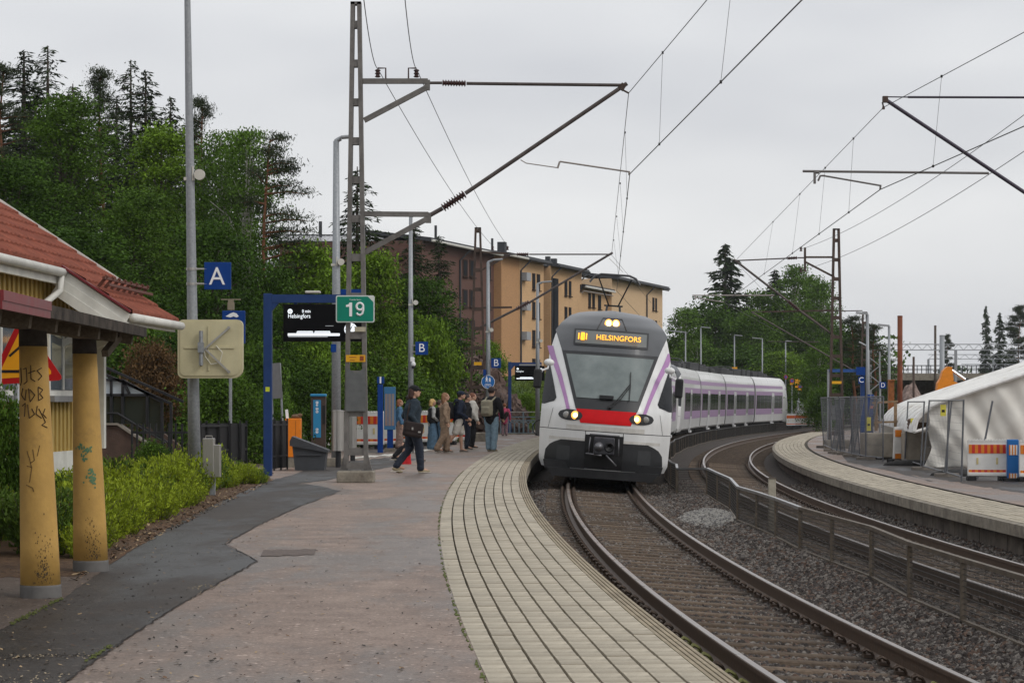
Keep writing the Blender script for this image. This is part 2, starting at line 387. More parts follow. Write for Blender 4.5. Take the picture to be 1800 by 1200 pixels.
# ---- tracks
def clip_mesh():
    b = MB(); pts = []
    for s in (-1, 1):
        p = [(0.085, s * .05, -.15), (.11, s * .065, -.115), (.145, s * .06, -.10), (.165, s * .03, -.115), (.15, s * .008, -.14)]
        b.tube(p, .013, 5)
    b.box((.12, 0, -.155), (.09, .10, .03)); return b
def rail_prof(c, z0):
    h = .035; return [(c - .075, z0 - .172), (c + .075, z0 - .172), (c + .075, z0 - .16), (c + .012, z0 - .14), (c + .012, z0 - .045), (c + h, z0 - .035), (c + h, z0 - .004), (c - h, z0 - .004), (c - h, z0 - .035), (c - .012, z0 - .045), (c - .012, z0 - .14), (c - .075, z0 - .16)]
for t, nm, y0, y1 in ((0, 'railway_track', 8, 255), (1, 'railway_track', 16, 255)):
    tk = bpy.data.objects.new(nm, None); COL.objects.link(tk); tk['kind'] = 'structure'
    for s in (-1, 1):
        r = MB(); sweep(r, t, y0, y1, rail_prof(s * .795, -s * CANT), .7)
        ro = r.build('rail', m_rail, tk)
        r = MB(); strip(r, t, y0, y1, s * .795 - .027, s * .795 + .027, -s * CANT, .7); r.build('rail_head', m_railtop, ro)
    sm = MB().box((0, 0, 0), (2.6, .21, .2), bev=.035).mesh('sleeper', m_sleeper)
    cl = clip_mesh(); cms = [cl.mesh('rail_clip', m_clip), cl.mesh('rail_clip', m_clipg)]
    s0 = sof(t, 10 if t == 0 else 22); nclip = 0; far = MB(); farc = MB()
    for i in range(400):
        s = s0 + .61 * i; p = ts(t, s); Y = p.y
        if Y > 150: break
        h = head(t, Y); rot = Matrix.Rotation(h, 4, 'Z') @ Matrix.Rotation(math.atan(CANT / .795), 4, 'Y')
        if Y < (70 if t == 0 else 80):
            o = obj('sleeper', sm, tk); o.matrix_local = Matrix.Translation(p + Vector((0, 0, -.275 + rnd.uniform(-.006, .008)))) @ rot @ Matrix.Rotation(rnd.uniform(-.012, .012), 4, 'Z')
            if Y < 24:
                inv = o.matrix_local.inverted()
                for sd in (-1, 1):
                    for q in (-1, 1):
                        c = obj('rail_clip', cms[1 if (Y < 19 + rnd.uniform(-2, 2) and sd == -1 and q == -1) or (sd == 1 and q == -1 and Y < 17.6) else 0], o)
                        c.matrix_local = Matrix.Translation((sd * .795, 0, .275)) @ Matrix.Rotation(0 if q == 1 else math.pi, 4, 'Z')
            else:
                for sd in (-1, 1):
                    for q in (-1, 1):
                        M = Matrix.Translation(p) @ rot @ Matrix.Translation((sd * .795, 0, 0)) @ Matrix.Rotation(0 if q == 1 else math.pi, 4, 'Z')
                        farc.add([M @ Vector(v) for v in cl.v], cl.f)
        else:
            M = Matrix.Translation(p + Vector((0, 0, -.275))) @ rot; b = MB().box((0, 0, 0), (2.6, .24, .2)); far.add([M @ Vector(v) for v in b.v], b.f)
    if far.v: far.build('far_sleepers', m_sleeper, tk, kind='stuff')
    if farc.v: farc.build('far_rail_clips', m_clip, tk, kind='stuff')

# ---- near platform
plat = MB()
ysA = list(np.arange(4, 150, 1.0))
vs = []
for y in ysA: vs += [Vector((-26, y, PLAT)), tp(2, y, -1.17, PLAT)]
plat.add(vs, [(2 * i, 2 * i + 1, 2 * i + 3, 2 * i + 2) for i in range(len(ysA) - 1)])
platform = plat.build('platform', m_red, kind='structure')
e = MB(); strip(e, 2, 4, 150, -1.25, .02, PLAT - .03); e.build('joint_bed', m_joint, platform)
e = MB()
for k in range(4): sweep(e, 2, 4, 150, [(.005 + k * .034, PLAT - .06), (.005 + k * .034 + .026, PLAT - .06), (.005 + k * .034 + .024, PLAT - .004), (.005 + k * .034 + .002, PLAT - .004)], .7)
e.build('ribbed_edge', mat('ribbed_edge', (.30, .25, .175), .8, var=.25, scale=8, dirt=((.16, .125, .085), 2, .5)), platform)
e = MB(); sweep(e, 2, 4, 150, [(-1.3, PLAT - .22), (.138, PLAT - .22), (.138, PLAT - .02), (-1.3, PLAT - .05)], .7); e.build('edge_slab', m_conc, platform)
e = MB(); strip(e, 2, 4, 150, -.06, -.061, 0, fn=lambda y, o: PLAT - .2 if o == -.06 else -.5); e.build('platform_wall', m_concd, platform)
NC, TW, TL = 8, 1.18 / 8, .40
tm = MB().box((0, 0, 0), (TW - .017, TL - .0015, .06)).mesh('paving_slab', m_tile)
s0 = sof(2, 11.2); cnt = 0; farT = MB()
for i in range(420):
    s = s0 + TL * i
    for c in range(NC):
        o_ = -1.18 + TW * (c + .5); p = ts(2, s, o_, PLAT - .03 + .003 + rnd.uniform(-.0025, .0025))
        if p.y > 120: continue
        M = Matrix.Translation(p) @ Matrix.Rotation(head(2, p.y) + rnd.uniform(-.006, .006), 4, 'Z') @ Matrix.Rotation(rnd.uniform(-.004, .004), 4, 'X')
        if cnt < 300: ob = obj('paving_slab', tm, platform); ob.matrix_local = M; cnt += 1
        else:
            b = MB().box((0, 0, 0), (TW - .017, TL - .0015, .06)); farT.add([M @ Vector(v) for v in b.v], b.f)
farT.build('far_paving_slabs', m_tile_j, platform, kind='stuff')
e = MB()
for y in np.arange(11, 48, .12):
    wdt = max(0, rnd.gauss(.007, .009))
    if wdt > .003: e.box(tp(2, y, -1.187 + rnd.uniform(-.006, .004), PLAT + .002), (wdt, rnd.uniform(.05, .13), .006), head(2, y) + rnd.uniform(-.1, .1))
e.build('moss', m_moss, platform, kind='stuff')
# darker asphalt repairs, each a sheet a little above the last
d = MB(); poly(d, [(-140, 1290), (20, 1260), (110, 1200), (200, 1136), (300, 1071), (400, 1015), (452, 985), (430, 972), (395, 955), (455, 922), (530, 888), (600, 862), (560, 853), (475, 845), (380, 880), (290, 925), (195, 985), (180, 1000), (110, 1050), (20, 1095), (-140, 1165)], PLAT + .004)
d.build('dark_asphalt_path', m_dark, kind='structure')
d = MB(); poly(d, [(560, 812), (640, 808), (705, 802), (735, 806), (700, 818), (655, 826), (580, 842), (480, 856), (470, 846), (520, 832)], PLAT + .006); d.build('asphalt_patch', m_dark, kind='structure')
d = MB(); poly(d, [(600, 790), (700, 783), (790, 779), (795, 783), (700, 793), (610, 797)], PLAT + .006); d.build('asphalt_patch', m_dark, kind='structure')
d = MB(); poly(d, [(620, 803), (690, 797), (760, 788), (760, 790.5), (690, 800), (622, 806)], PLAT + .011); d.build('painted_line', mat('worn_white_paint', (.6, .58, .52), .7, var=.25, scale=14, dirt=((.2, .17, .15), 6, .55)), kind='structure')
d = MB(); poly(d, [(463, 966), (556, 964), (552, 974), (458, 977)], PLAT + .005); d.build('manhole_cover', mat('cover_iron', (.12, .095, .083), .8, var=.35, scale=18, bump=.6), kind='structure')
def crack(pts_, w_, z=PLAT + .0065):
    b = MB(); P = []
    for (x0, y0), (x1, y1) in zip(pts_[:-1], pts_[1:]):
        n = max(2, int(math.hypot(x1 - x0, (y1 - y0) * 3) / 9))
        for i in range(n): P.append((x0 + (x1 - x0) * i / n + rnd.uniform(-3, 3), y0 + (y1 - y0) * i / n + rnd.uniform(-1, 1)))
    for i in range(len(P) - 1):
        a = gnd(*P[i], z); c = gnd(*P[i + 1], z); d = (c - a); n_ = Vector((-d.y, d.x, 0)).normalized() * w_ * rnd.uniform(.4, 1.2) / 2; b.add([a - n_, c - n_, c + n_, a + n_], [(0, 1, 2, 3)])
    b.build('asphalt_crack', mat('crack_dark', (.028, .024, .022), .95), kind='structure')
crack([(110, 1200), (200, 1136), (300, 1071), (400, 1015), (452, 985), (430, 972), (395, 955), (455, 922), (530, 888), (600, 862)], .016, PLAT + .0085)
crack([(0, 1156), (80, 1149), (180, 1150)], .02, PLAT + .0085); crack([(395, 955), (470, 948), (620, 944), (770, 946)], .008)
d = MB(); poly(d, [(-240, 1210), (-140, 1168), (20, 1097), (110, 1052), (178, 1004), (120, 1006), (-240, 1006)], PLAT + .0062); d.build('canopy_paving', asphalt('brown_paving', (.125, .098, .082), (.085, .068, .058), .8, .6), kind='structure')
mo = MB()
for (x0, y0), (x1, y1), n_, sp_ in (((110, 1050), (20, 1095), 130, 3), ((152, 1160), (196, 1132), 50, 2.5)):
    for _ in range(n_):
        k = rnd.random(); q = gnd(x0 + (x1 - x0) * k + rnd.gauss(0, sp_), y0 + (y1 - y0) * k + rnd.gauss(0, sp_ * .4), PLAT + .012); r_ = rnd.uniform(.003, .013); mo.ell(q, (r_, r_ * 1.6, .004), 6, 3)
mo.build('moss_patches', m_moss, kind='stuff')
gr = MB()
for (x0, y0), (x1, y1), n_, sx_, sy_ in (((0, 1154), (160, 1150), 110, 8, 2.5), ((338, 1034), (400, 1024), 60, 8, 3), ((20, 1195), (110, 1185), 60, 30, 6), ((240, 985), (420, 965), 50, 20, 5)):
    for _ in range(n_):
        k = rnd.random(); q = gnd(x0 + (x1 - x0) * k + rnd.gauss(0, sx_), y0 + (y1 - y0) * k + rnd.gauss(0, sy_), PLAT + .010); a = rnd.uniform(0, 6.3); l = rnd.uniform(.004, .012); e1 = Vector((math.cos(a) * l, math.sin(a) * l * 1.4, .003)); e2 = Vector((-e1.y, e1.x, 0)) * .6; gr.add([q - e1, q + e2, q + e1, q - e2], [(0, 1, 2, 3)])
gr.build('dry_leaf_grit', mat('grit_tan', (.27, .22, .15), .9, var=.3), kind='stuff')
# bed of soil under the shrubs
m_mulch = mat('mulch', (.095, .052, .032), .95, var=.5, scale=14, bump=1, bscale=30, col2=(.15, .09, .05))
d = MB(); poly(d, [(478, 843), (462, 848), (380, 885), (290, 930), (195, 990), (130, 1013), (-200, 1015), (-260, 870), (0, 842), (200, 828), (400, 826), (470, 834)], PLAT + .008)
d.build('soil_bed', m_mulch, kind='structure')
# litter of twigs, leaves and grit on the asphalt
d = MB()
for _ in range(1400):
    x = rnd.uniform(-40, 800); y = 780 + 420 * rnd.random() ** .8
    if y < 800 + (400 - x) * .35 * (x < 400): continue
    p = gnd(x, y, PLAT + .009); a = rnd.uniform(0, 6.3); l = rnd.uniform(.006, .022); q = Vector((math.cos(a) * l, math.sin(a) * l * 1.3, rnd.uniform(0, .006))); r_ = Vector((-q.y, q.x, 0)) * rnd.uniform(.3, .8)
    d.mi = rnd.choice((0, 0, 1, 2)); d.add([p - q, p + r_, p + q, p - r_ * .6], [(0, 1, 2, 3)])
d.build('leaf_litter', [mat('litter_dark', (.03, .025, .02), .9), mat('litter_tan', (.33, .24, .14), .9), mat('litter_brown', (.14, .08, .045), .9)], kind='stuff')
d = MB()
for _ in range(1500):
    k = rnd.random(); x = 130 + 350 * k; y = 1013 - 172 * k ** .92 + rnd.uniform(-30, 9) * (1 - .5 * k)
    p = gnd(x, y, PLAT + .014); a = rnd.uniform(0, 6.3); l = rnd.uniform(.012, .05); q = Vector((math.cos(a) * l, math.sin(a) * l, rnd.uniform(0, .02))); r_ = Vector((-q.y, q.x, .01)) * rnd.uniform(.12, .5)
    d.mi = rnd.choice((0, 1, 2, 2)); d.add([p - q, p + r_, p + q, p - r_ * .6], [(0, 1, 2, 3)])
d.build('leaf_litter', [MATS['litter_dark'], MATS['litter_tan'], MATS['litter_brown']], kind='stuff')

# ---- far platform
p2 = MB(); ysB = list(np.arange(20, 170, 1.0)); vs = []
for y in ysB: vs += [tp(1, y, 3.0, PLAT2), Vector((75, y, PLAT2))]
p2.add(vs, [(2 * i, 2 * i + 1, 2 * i + 3, 2 * i + 2) for i in range(len(ysB) - 1)])
plat2 = p2.build('platform', m_red, kind='structure')
e = MB(); strip(e, 1, 20, 170, 1.66, 3.1, PLAT2 - .03); e.build('joint_bed', m_joint, plat2)
s0 = sof(1, 30.5); cnt = 0; farT = MB()
for i in range(330):
    s = s0 + TL * i
    for c in range(NC):
        p = ts(1, s, 1.70 + TW * (c + .5), PLAT2 - .027 + rnd.uniform(-.003, .003))
        if p.y > 130: continue
        M = Matrix.Translation(p) @ Matrix.Rotation(head(1, p.y), 4, 'Z')
        if cnt < 300: ob = obj('paving_slab', tm, plat2); ob.matrix_local = M; cnt += 1
        else:
            b = MB().box((0, 0, 0), (TW - .017, TL - .0015, .06)); farT.add([M @ Vector(v) for v in b.v], b.f)
farT.build('far_paving_slabs', m_tile_j, plat2, kind='stuff')
for i in range(60):                                   # edge blocks and wall panels below them
    s = sof(1, 24) + 1.95 * i; a = ts(1, s, 0); b = ts(1, s + 1.93, 0)
    if a.y > 130: break
    blk = MB(); n = 2
    pr = lambda q: [ts(1, q, 1.62, PLAT2 - .19), ts(1, q, 2.6, PLAT2 - .19), ts(1, q, 2.6, PLAT2 - .05), ts(1, q, 1.7, PLAT2 - .005), ts(1, q, 1.62, PLAT2 - .02)]
    blk.ring_loft([pr(s), pr(s + .96), pr(s + 1.93)]); blk.build('edge_block', m_conc, plat2)
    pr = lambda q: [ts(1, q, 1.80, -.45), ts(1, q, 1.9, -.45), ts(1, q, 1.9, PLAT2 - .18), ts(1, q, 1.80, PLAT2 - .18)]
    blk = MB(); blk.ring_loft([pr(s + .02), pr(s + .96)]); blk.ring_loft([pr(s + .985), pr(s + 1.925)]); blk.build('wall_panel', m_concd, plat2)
d = MB(); poly(d, [(1490, 812), (1540, 822), (1600, 836), (1640, 846), (1600, 834), (1810, 868), (1810, 838), (1700, 822), (1600, 800), (1500, 790), (1480, 800)], PLAT2 + .004); d.build('asphalt_patch', m_dark, kind='structure')

# ---- low mesh fence between the tracks: posts, rails and wire panels
m_galv = mat('dull_galvanised', (.135, .112, .088), .6, metal=.5, var=.3, scale=7, dirt=((.10, .075, .05), 3, .5))
m_rail_b = mat('bright_handrail', (.42, .42, .42), .35, metal=.8, var=.15)
m_wire = mat('mesh_wire', (.05, .046, .042), .5, metal=.5)
fence = thing('track_fence', 'long low wire mesh fence with posts running between the two tracks', 'fence', (0, 0, 0))
fp = [(2.1, 4.7, 14.5), (2.1, 4.55, 17), (2, 4.42, 19.5)]
pts = [(4.75, 14.6), (4.6, 17.1), (4.48, 19.6), (4.38, 22.1), (4.3, 24.6), (4.33, 27.4), (4.22, 30), (4.13, 32.6), (4.13, 35.6), (4.1, 38.1), (4.04, 40.7), (4.28, 44.6), (4.34, 48), (4.42, 51.5)]
Y = 54.5
while Y < 230:
    a = tp(0, Y); b = tp(1, Y); pts.append((a.x + (b.x - a.x) * .5 + rnd.uniform(-.06, .06), Y)); Y += 2.6
FH = .62
for i, (x, y) in enumerate(pts):
    z = bz(y, x); 
    if y < 130: MB().box((x, y, z + FH / 2 - .1), (.055, .05, FH + .2)).build('post', m_galv, fence)
    if i == len(pts) - 1: break
    x2, y2 = pts[i + 1]; z2 = bz(y2, x2); a = Vector((x, y, z)); b = Vector((x2, y2, z2)); up = Vector((0, 0, 1))
    if y > 130 and i % 2: continue
    if y > 130: x2, y2 = pts[min(i + 2, len(pts) - 1)]; b = Vector((x2, y2, bz(y2, x2)))
    MB().bar(a + up * FH, b + up * FH, .055, .045).build('top_rail', m_rail_b if 30 < y < 56 else m_galv if y < 40 else m_wire, fence)
    MB().bar(a + up * .02, b + up * .02, .05, .05).build('bottom_rail', m_galv, fence)
    wp = MB(); 
    for k in range(1, 11): wp.bar(a + up * (.03 + FH * k / 11), b + up * (.03 + FH * k / 11), .007 if y < 45 else .0085)
    nv = 52 if y < 50 else 44
    for k in range(1, nv): q = a.lerp(b, k / nv); wp.bar(q + up * .03, q + up * FH, .004 if y < 45 else .0055 if y < 60 else .012)
    wp.build('mesh_panel', m_wire, fence)
t_ = thing('marker_post', 'short pale square post standing by the mesh fence between tracks', 'post', (4.25, 37.2, bz(37.2, 4.2)))
MB().box((0, 0, .42), (.12, .1, .92), bev=.01).build('shaft', mat('post_pale', (.34, .31, .25), .8, var=.25), t_); MB().box((0, 0, .885), (.13, .11, .02)).build('cap', m_galv, t_)
# ================================================================== the two coupled train units
m_white = mat('train_white', (.70, .70, .69), .32, var=.08, scale=2, coat=.3, stretch=(1, 1, .35), dirt=((.50, .475, .43), 1.3, .58))
m_cap = mat('train_grey', (.085, .089, .095), .35, var=.08, scale=3, coat=.2)
m_mask = mat('train_mask', (.028, .029, .031), .4, var=.1)
m_red_t = mat('train_red', (.62, .012, .016), .4, var=.06, spec=.12)
m_purple = mat('train_purple', (.40, .21, .42), .4, var=.08)
m_lilac = mat('train_lilac', (.34, .235, .365), .45, var=.08)
m_black = mat('train_black', (.018, .018, .019), .5, var=.3, scale=4)
m_under = mat('train_underframe', (.035, .032, .03), .8, var=.4, scale=5)
m_fair = mat('train_fairing', (.032, .033, .035), .5, var=.25, scale=3)
m_wglass = mat('train_window', (.012, .013, .015), .15, var=.3, scale=2, spec=.16)
m_screen = mat('windscreen_glass', (.125, .155, .152), .1, var=.25, scale=1.1, spec=.6, col2=(.19, .22, .213))
m_bellow = mat('bellows_rubber', (.03, .03, .032), .8, var=.2)
m_door = mat('train_door', (.6, .6, .6), .4, var=.06)
m_lamp = mat('lamp_glow', (1.0, .72, .34), .3, var=0, emit=5)
m_lampw = mat('top_lamp_glow', (1.0, .78, .42), .3, var=0, emit=6)
m_halo = mat('lamp_halo', (1.0, .45, .10), .3, var=0, emit=1.3)  # imitates the orange lens halo round the lamps by emission
m_lens = mat('lamp_lens', (.25, .25, .24), .1, var=0, spec=.8)
m_led = mat('led_amber', (1.0, .42, .03), .4, var=0, emit=1.5)
m_ledbg = mat('led_panel', (.155, .165, .16), .2, var=.05)
m_roofbox = mat('roof_equipment', (.05, .05, .052), .7, var=.4, scale=3)
WV = [(.34, 1.50), (.5, 1.575), (1.2, 1.60), (2.0, 1.585), (2.6, 1.55), (3.1, 1.49), (3.5, 1.39), (3.8, 1.25), (4.0, 1.05), (4.12, .78), (4.17, .42), (4.18, .12)]
AV = [(.34, .16), (.6, .08), (1.0, .03), (1.5, .0), (1.75, .04), (2.0, .20), (3.1, .98), (3.35, 1.14), (3.75, 1.50), (4.0, 2.0), (4.12, 2.5), (4.18, 3.0)]
def lerp(tb, x):
    return float(np.interp(x, [a for a, _ in tb], [b for _, b in tb]))
def front(u, v, off=0):
    """point of the cab's curved nose; off metres proud of it"""
    w_ = lerp(WV, v); s = max(-1.05, min(1.05, u / w_))
    y = lerp(AV, v) + lerp([(2.8, 1.0), (3.7, .75)], v) * abs(s) ** 2.6
    return Vector((u, y - off, v + off * .35 * (v > 1.7)))
def patch(mb, vs, left, right, off, nu=10):
    mb.grid(lambda i, v: front(left(v) + (right(v) - left(v)) * i, v, off), [k / nu for k in range(nu + 1)], vs)
def lin(a, b, n): return [a + (b - a) * i / n for i in range(n + 1)]
SECT = [(-1.48, .40), (-1.575, .5), (-1.60, 1.2), (-1.585, 2.0), (-1.55, 2.6), (-1.49, 3.1), (-1.39, 3.5), (-1.25, 3.8), (-1.05, 4.0), (-.4, 4.02), (.4, 4.02), (1.05, 4.0), (1.25, 3.8), (1.39, 3.5), (1.49, 3.1), (1.55, 2.6), (1.585, 2.0), (1.60, 1.2), (1.575, .5), (1.48, .40)]
def side_x(v): return lerp(WV, v)
def side_panel(mb, s, y0, y1, v0, v1, off):
    vs = sorted(set([v0, v1] + [v for v, _ in WV if v0 < v < v1]))
    mb.grid(lambda y, v: Vector((s * (side_x(v) + off), y, v)), [y0, y1], vs)
    return mb
def frame_of(track, s0, L):
    a = ts(track, s0); b = ts(track, s0 + L); d = b - a
    rot = Matrix.Rotation(-math.atan2(d.x, d.y), 4, 'Z') @ Matrix.Rotation(math.atan(CANT / .795), 4, 'Y')
    return Matrix.Translation(a) @ rot
def put(mb, name, m, parent, M, **k):
    o = mb.build(name, m, parent, **k); o.matrix_local = M; return o
def cab(root, M, detail):
    f = MB(); f.grid(lambda i, v: front(lerp(WV, v) * i, v), lin(-1, 1, 36), lin(.34, 4.18, 44)); shell = put(f, 'cab_nose', m_white, root, M, smooth=True)
    def sub(mb, n, m, smooth=True, p=None):
        o = mb.build(n, m, p or shell, smooth=smooth); return o
    hw = lambda v: lerp([(1.73, .74), (3.12, 1.20)], v)
    cw = lambda v: lerp([(3.05, 1.19), (3.12, 1.20), (3.6, 1.40), (3.8, 1.26), (4.0, 1.06), (4.12, .79), (4.18, .13)], v)
    a = MB(); patch(a, lin(3.10, 4.179, 26), lambda v: -cw(v), cw, .012, 24); sub(a, 'roof_cap', m_cap)
    a = MB(); patch(a, lin(1.74, 3.11, 14), lambda v: -hw(v), hw, .010, 12); sub(a, 'screen_surround', m_mask)
    a = MB(); patch(a, lin(2.0, 3.02, 12), lambda v: -hw(v) + .085, lambda v: hw(v) - .085, .022, 12); ws = sub(a, 'windscreen', m_screen)
    rw = lambda v: lerp([(1.40, .60), (1.75, .735)], v)
    a = MB(); patch(a, lin(1.42, 1.74, 6), lambda v: -rw(v), rw, .014, 12); sub(a, 'red_panel', m_red_t)
    for s in (-1, 1):
        pc = lambda v: s * lerp([(1.66, .91), (1.75, .935), (2.0, 1.015), (2.5, 1.20), (2.8, 1.34), (3.0, 1.43), (3.2, 1.50)], v); pw = lambda v: lerp([(1.66, .04), (2.2, .05), (3.1, .075)], v)
        a = MB(); patch(a, lin(1.66, 3.2, 18), lambda v: pc(v) - pw(v), lambda v: min(pc(v) + pw(v), lerp(WV, v)) if s > 0 else max(pc(v) + pw(v), -lerp(WV, v)), .012, 4); sub(a, 'purple_stripe', m_purple)
        ou = lambda v: s * (lerp(WV, v) + .004)
        inn = lambda v: s * lerp([(1.80, 1.52), (1.86, 1.30), (1.95, 1.23), (2.3, 1.33), (2.7, 1.45), (2.92, 1.52)], v)
        a = MB(); patch(a, lin(1.80, 2.92, 14), inn, ou, .014, 6); sub(a, 'cab_side_window', m_wglass)
        ce, hl = s * .86, .30
        hh = lambda x: .125 * math.sqrt(max(0, 1 - ((x - ce) / hl) ** 2)) ** .85
        a = MB(); a.grid(lambda x, k: front(x, 1.585 + k * hh(x) + .02 * (x - ce) * s, .022), lin(ce - hl, ce + hl, 16), lin(-1, 1, 6)); hd = sub(a, 'headlight', m_mask)
        for dx, m, n in ((-.12, m_lamp, 'lit_lamp'), (.10, m_lens, 'lamp_lens')):
            p = front(ce + s * dx, 1.585, .035); a = MB(); a.ell(p, (.082, .03, .08) if m is m_lens else (.062, .03, .06), 14, 8); sub(a, n, m, p=hd)
            if m is m_lamp: a = MB(); a.ell(front(ce + s * dx, 1.585, .027), (.10, .025, .10), 14, 8); sub(a, 'lamp_halo', m_halo, p=hd)  # glowing disc added behind the headlight as its painted halo
        fb = lambda v: s * lerp([(.36, 1.38), (.5, 1.45), (.75, 1.42), (.9, 1.30), (1.0, 1.05)], v)
        a = MB(); patch(a, lin(.35, 1.0, 10), lambda v: s * .44, fb, .016, 8); fa = sub(a, 'lower_fairing', m_fair)
        a = MB(); patch(a, lin(.52, .86, 3), lambda v: s * .82, lambda v: s * 1.14, .02, 3); sub(a, 'step_plate', mat('step_grey', (.05, .052, .054), .6), p=fa)
    a = MB()
    for v0 in (1.235,): patch(a, [v0, v0 + .014], lambda v: -1.6, lambda v: 1.6, .006, 30)
    for u0 in (-.47, .44): patch(a, lin(1.0, 1.235, 3), lambda v: u0, lambda v: u0 + .013, .006, 1)
    for sg in (-1, 1): patch(a, lin(1.25, 1.72, 6), lambda v: sg * (1.30 + .2 * (1.72 - v)), lambda v: sg * (1.30 + .2 * (1.72 - v)) + .008, .006, 1)
    sub(a, 'panel_joint', m_black)
    a = MB(); patch(a, lin(.99, 1.06, 2), lambda v: -1.35, lambda v: 1.35, .005, 30); patch(a, lin(1.25, 1.36, 3), lambda v: -.95, lambda v: .95, .004, 24); sub(a, 'road_grime', mat('road_grime', (.56, .54, .50), .5, var=.15, scale=4, stretch=(1, 1, .3), dirt=((.62, .61, .59), 3, .5)))
    # coupler recess and coupler head
    a = MB(); patch(a, lin(.36, 1.16, 8), lambda v: -.46, lambda v: .46, .018, 8); rec = sub(a, 'coupler_recess', m_black)
    a = MB(); a.box((0, -.1, .92), (.50, .55, .40), bev=.03); a.box((0, .3, .9), (.3, .7, .25)); cp = sub(a, 'coupler', mat('coupler_steel', (.055, .055, .062), .5, metal=.4, var=.3), False)
    a = MB(); a.lathe([(.11, 0), (.10, -.08), (.05, -.16), (0.001, -.17)], (-.12, -.38, .9), 14, 'Y'); sub(a, 'coupler_cone', mat('coupler_bright', (.16, .16, .17), .4, metal=.6), p=cp)
    a = MB(); a.lathe([(.12, -.004), (.085, -.006), (.08, .04), (0.001, .05)], (.13, -.38, .9), 14, 'Y'); sub(a, 'coupler_socket', m_black, p=cp)
    a = MB(); a.tube([(-.42, -.2, .72), (-.05, -.36, .70)], .022, 6); a.tube([(.06, -.38, .72), (.32, -.42, .48)], .02, 6); a.tube([(-.34, -.05, 1.1), (-.36, -.12, .72)], .018, 6); a.tube([(.34, -.05, 1.1), (.36, -.12, .72)], .018, 6)
    a.tube([(-.36, -.06, 1.17), (.36, -.06, 1.17)], .02, 6); sub(a, 'uncoupling_lever', MATS['coupler_bright'], p=cp)
    # snow plough and underside
    a = MB(); a.prism([(-1.35, .34), (-1.2, .14), (1.2, .14), (1.35, .34)], .12, .9); a.prism([(-1.45, .50), (-1.40, .30), (1.40, .30), (1.45, .50)], .35, 2.2); sub(a, 'snow_plough', m_black, False)
    # destination display
    a = MB(); patch(a, lin(3.24, 3.64, 6), lambda v: -.92, lambda v: .92, .035, 14); dis = sub(a, 'display_frame', m_mask)
    a = MB(); patch(a, lin(3.285, 3.595, 6), lambda v: -.875, lambda v: .875, .043, 14); sub(a, 'display_face', m_ledbg, p=dis)
    if detail:
        sl_ = math.atan2(front(0, 3.6).y - front(0, 3.28).y, .32)
        pc_ = front(.08, 3.435, .075)
        text('HELSINGFORS', .225, m_led, dis, pc_ + Vector((.10, 0, 0)), 'display_lettering', rot=(R(90) - sl_, 0, 0), sx=.78, ext=.004)
        b = MB()
        for k, x in enumerate((-.80, -.735, -.70, -.665, -.61)): b.box(front(x, 3.44, .075), (.028 if k in (0, 4) else .03, .01, .19 if k != 2 else .19), rx=-sl_)
        b.box(front(-.70, 3.52, .075), (.09, .01, .03), rx=-sl_); b.box(front(-.70, 3.36, .075), (.09, .01, .03), rx=-sl_)
        b.build('display_symbol', m_led, dis)
        b = MB()
        ring = [(-.36, 3.66), (-.24, 3.94), (.24, 3.94), (.36, 3.66)]
        for (x0, v0), (x1, v1) in zip(ring[:-1], ring[1:]):
            b.tube([front(x0 + (x1 - x0) * k / 6, v0 + (v1 - v0) * k / 6, .02) for k in range(7)], .012, 5)
        tl = b.build('top_light_housing', m_mask, shell)
        for s in (-1, 1): b = MB(); b.ell(front(s * .09, 3.80, .05), (.066, .05, .078), 14, 8); b.build('top_light', m_lampw, tl, smooth=True); b = MB(); b.ell(front(s * .09, 3.80, .035), (.10, .04, .115), 14, 8); b.build('lamp_halo', m_halo, tl, smooth=True)  # each top light also gets an added glowing halo disc
        # wiper
        wp = MB(); q = lambda u, v, o=.06: front(u, v, o)
        wp.tube([q(.04, 1.80), q(.27, 2.02), q(.52, 2.36)], .014, 5); wp.tube([q(.10, 1.80), q(.33, 2.02), q(.55, 2.34)], .011, 5)
        wp.tube([q(.53, 2.66), q(.54, 2.34), q(.535, 1.98)], .012, 5); wp.ell(q(.07, 1.80, .04), (.05, .04, .04)); wp.build('wiper', m_black, ws)
        wp = MB(); wp.box(front(-.02, 2.05, .012), (.34, .2, .08)); wp.build('dashboard_hump', m_mask, ws)
        for s, dz in ((-1, 0), (1, 0)):      # camera-ball and mirror
            b = MB(); p = Vector((s * 1.47, .82, 2.78)); b.ell(p, (.13, .1, .085), 12, 8); b.tube([p, p + Vector((s * .02, -.05, -.14)), p + Vector((s * .16, -.1, -.20)), p + Vector((s * .24, -.12, -.3))], .024, 6)
            mr = b.build('mirror_arm', m_white, shell, smooth=True)
            b = MB(); b.box(p + Vector((s * .25, -.1, -.40)), (.20, .12, .46), bev=.05); b.build('mirror', m_black, mr)
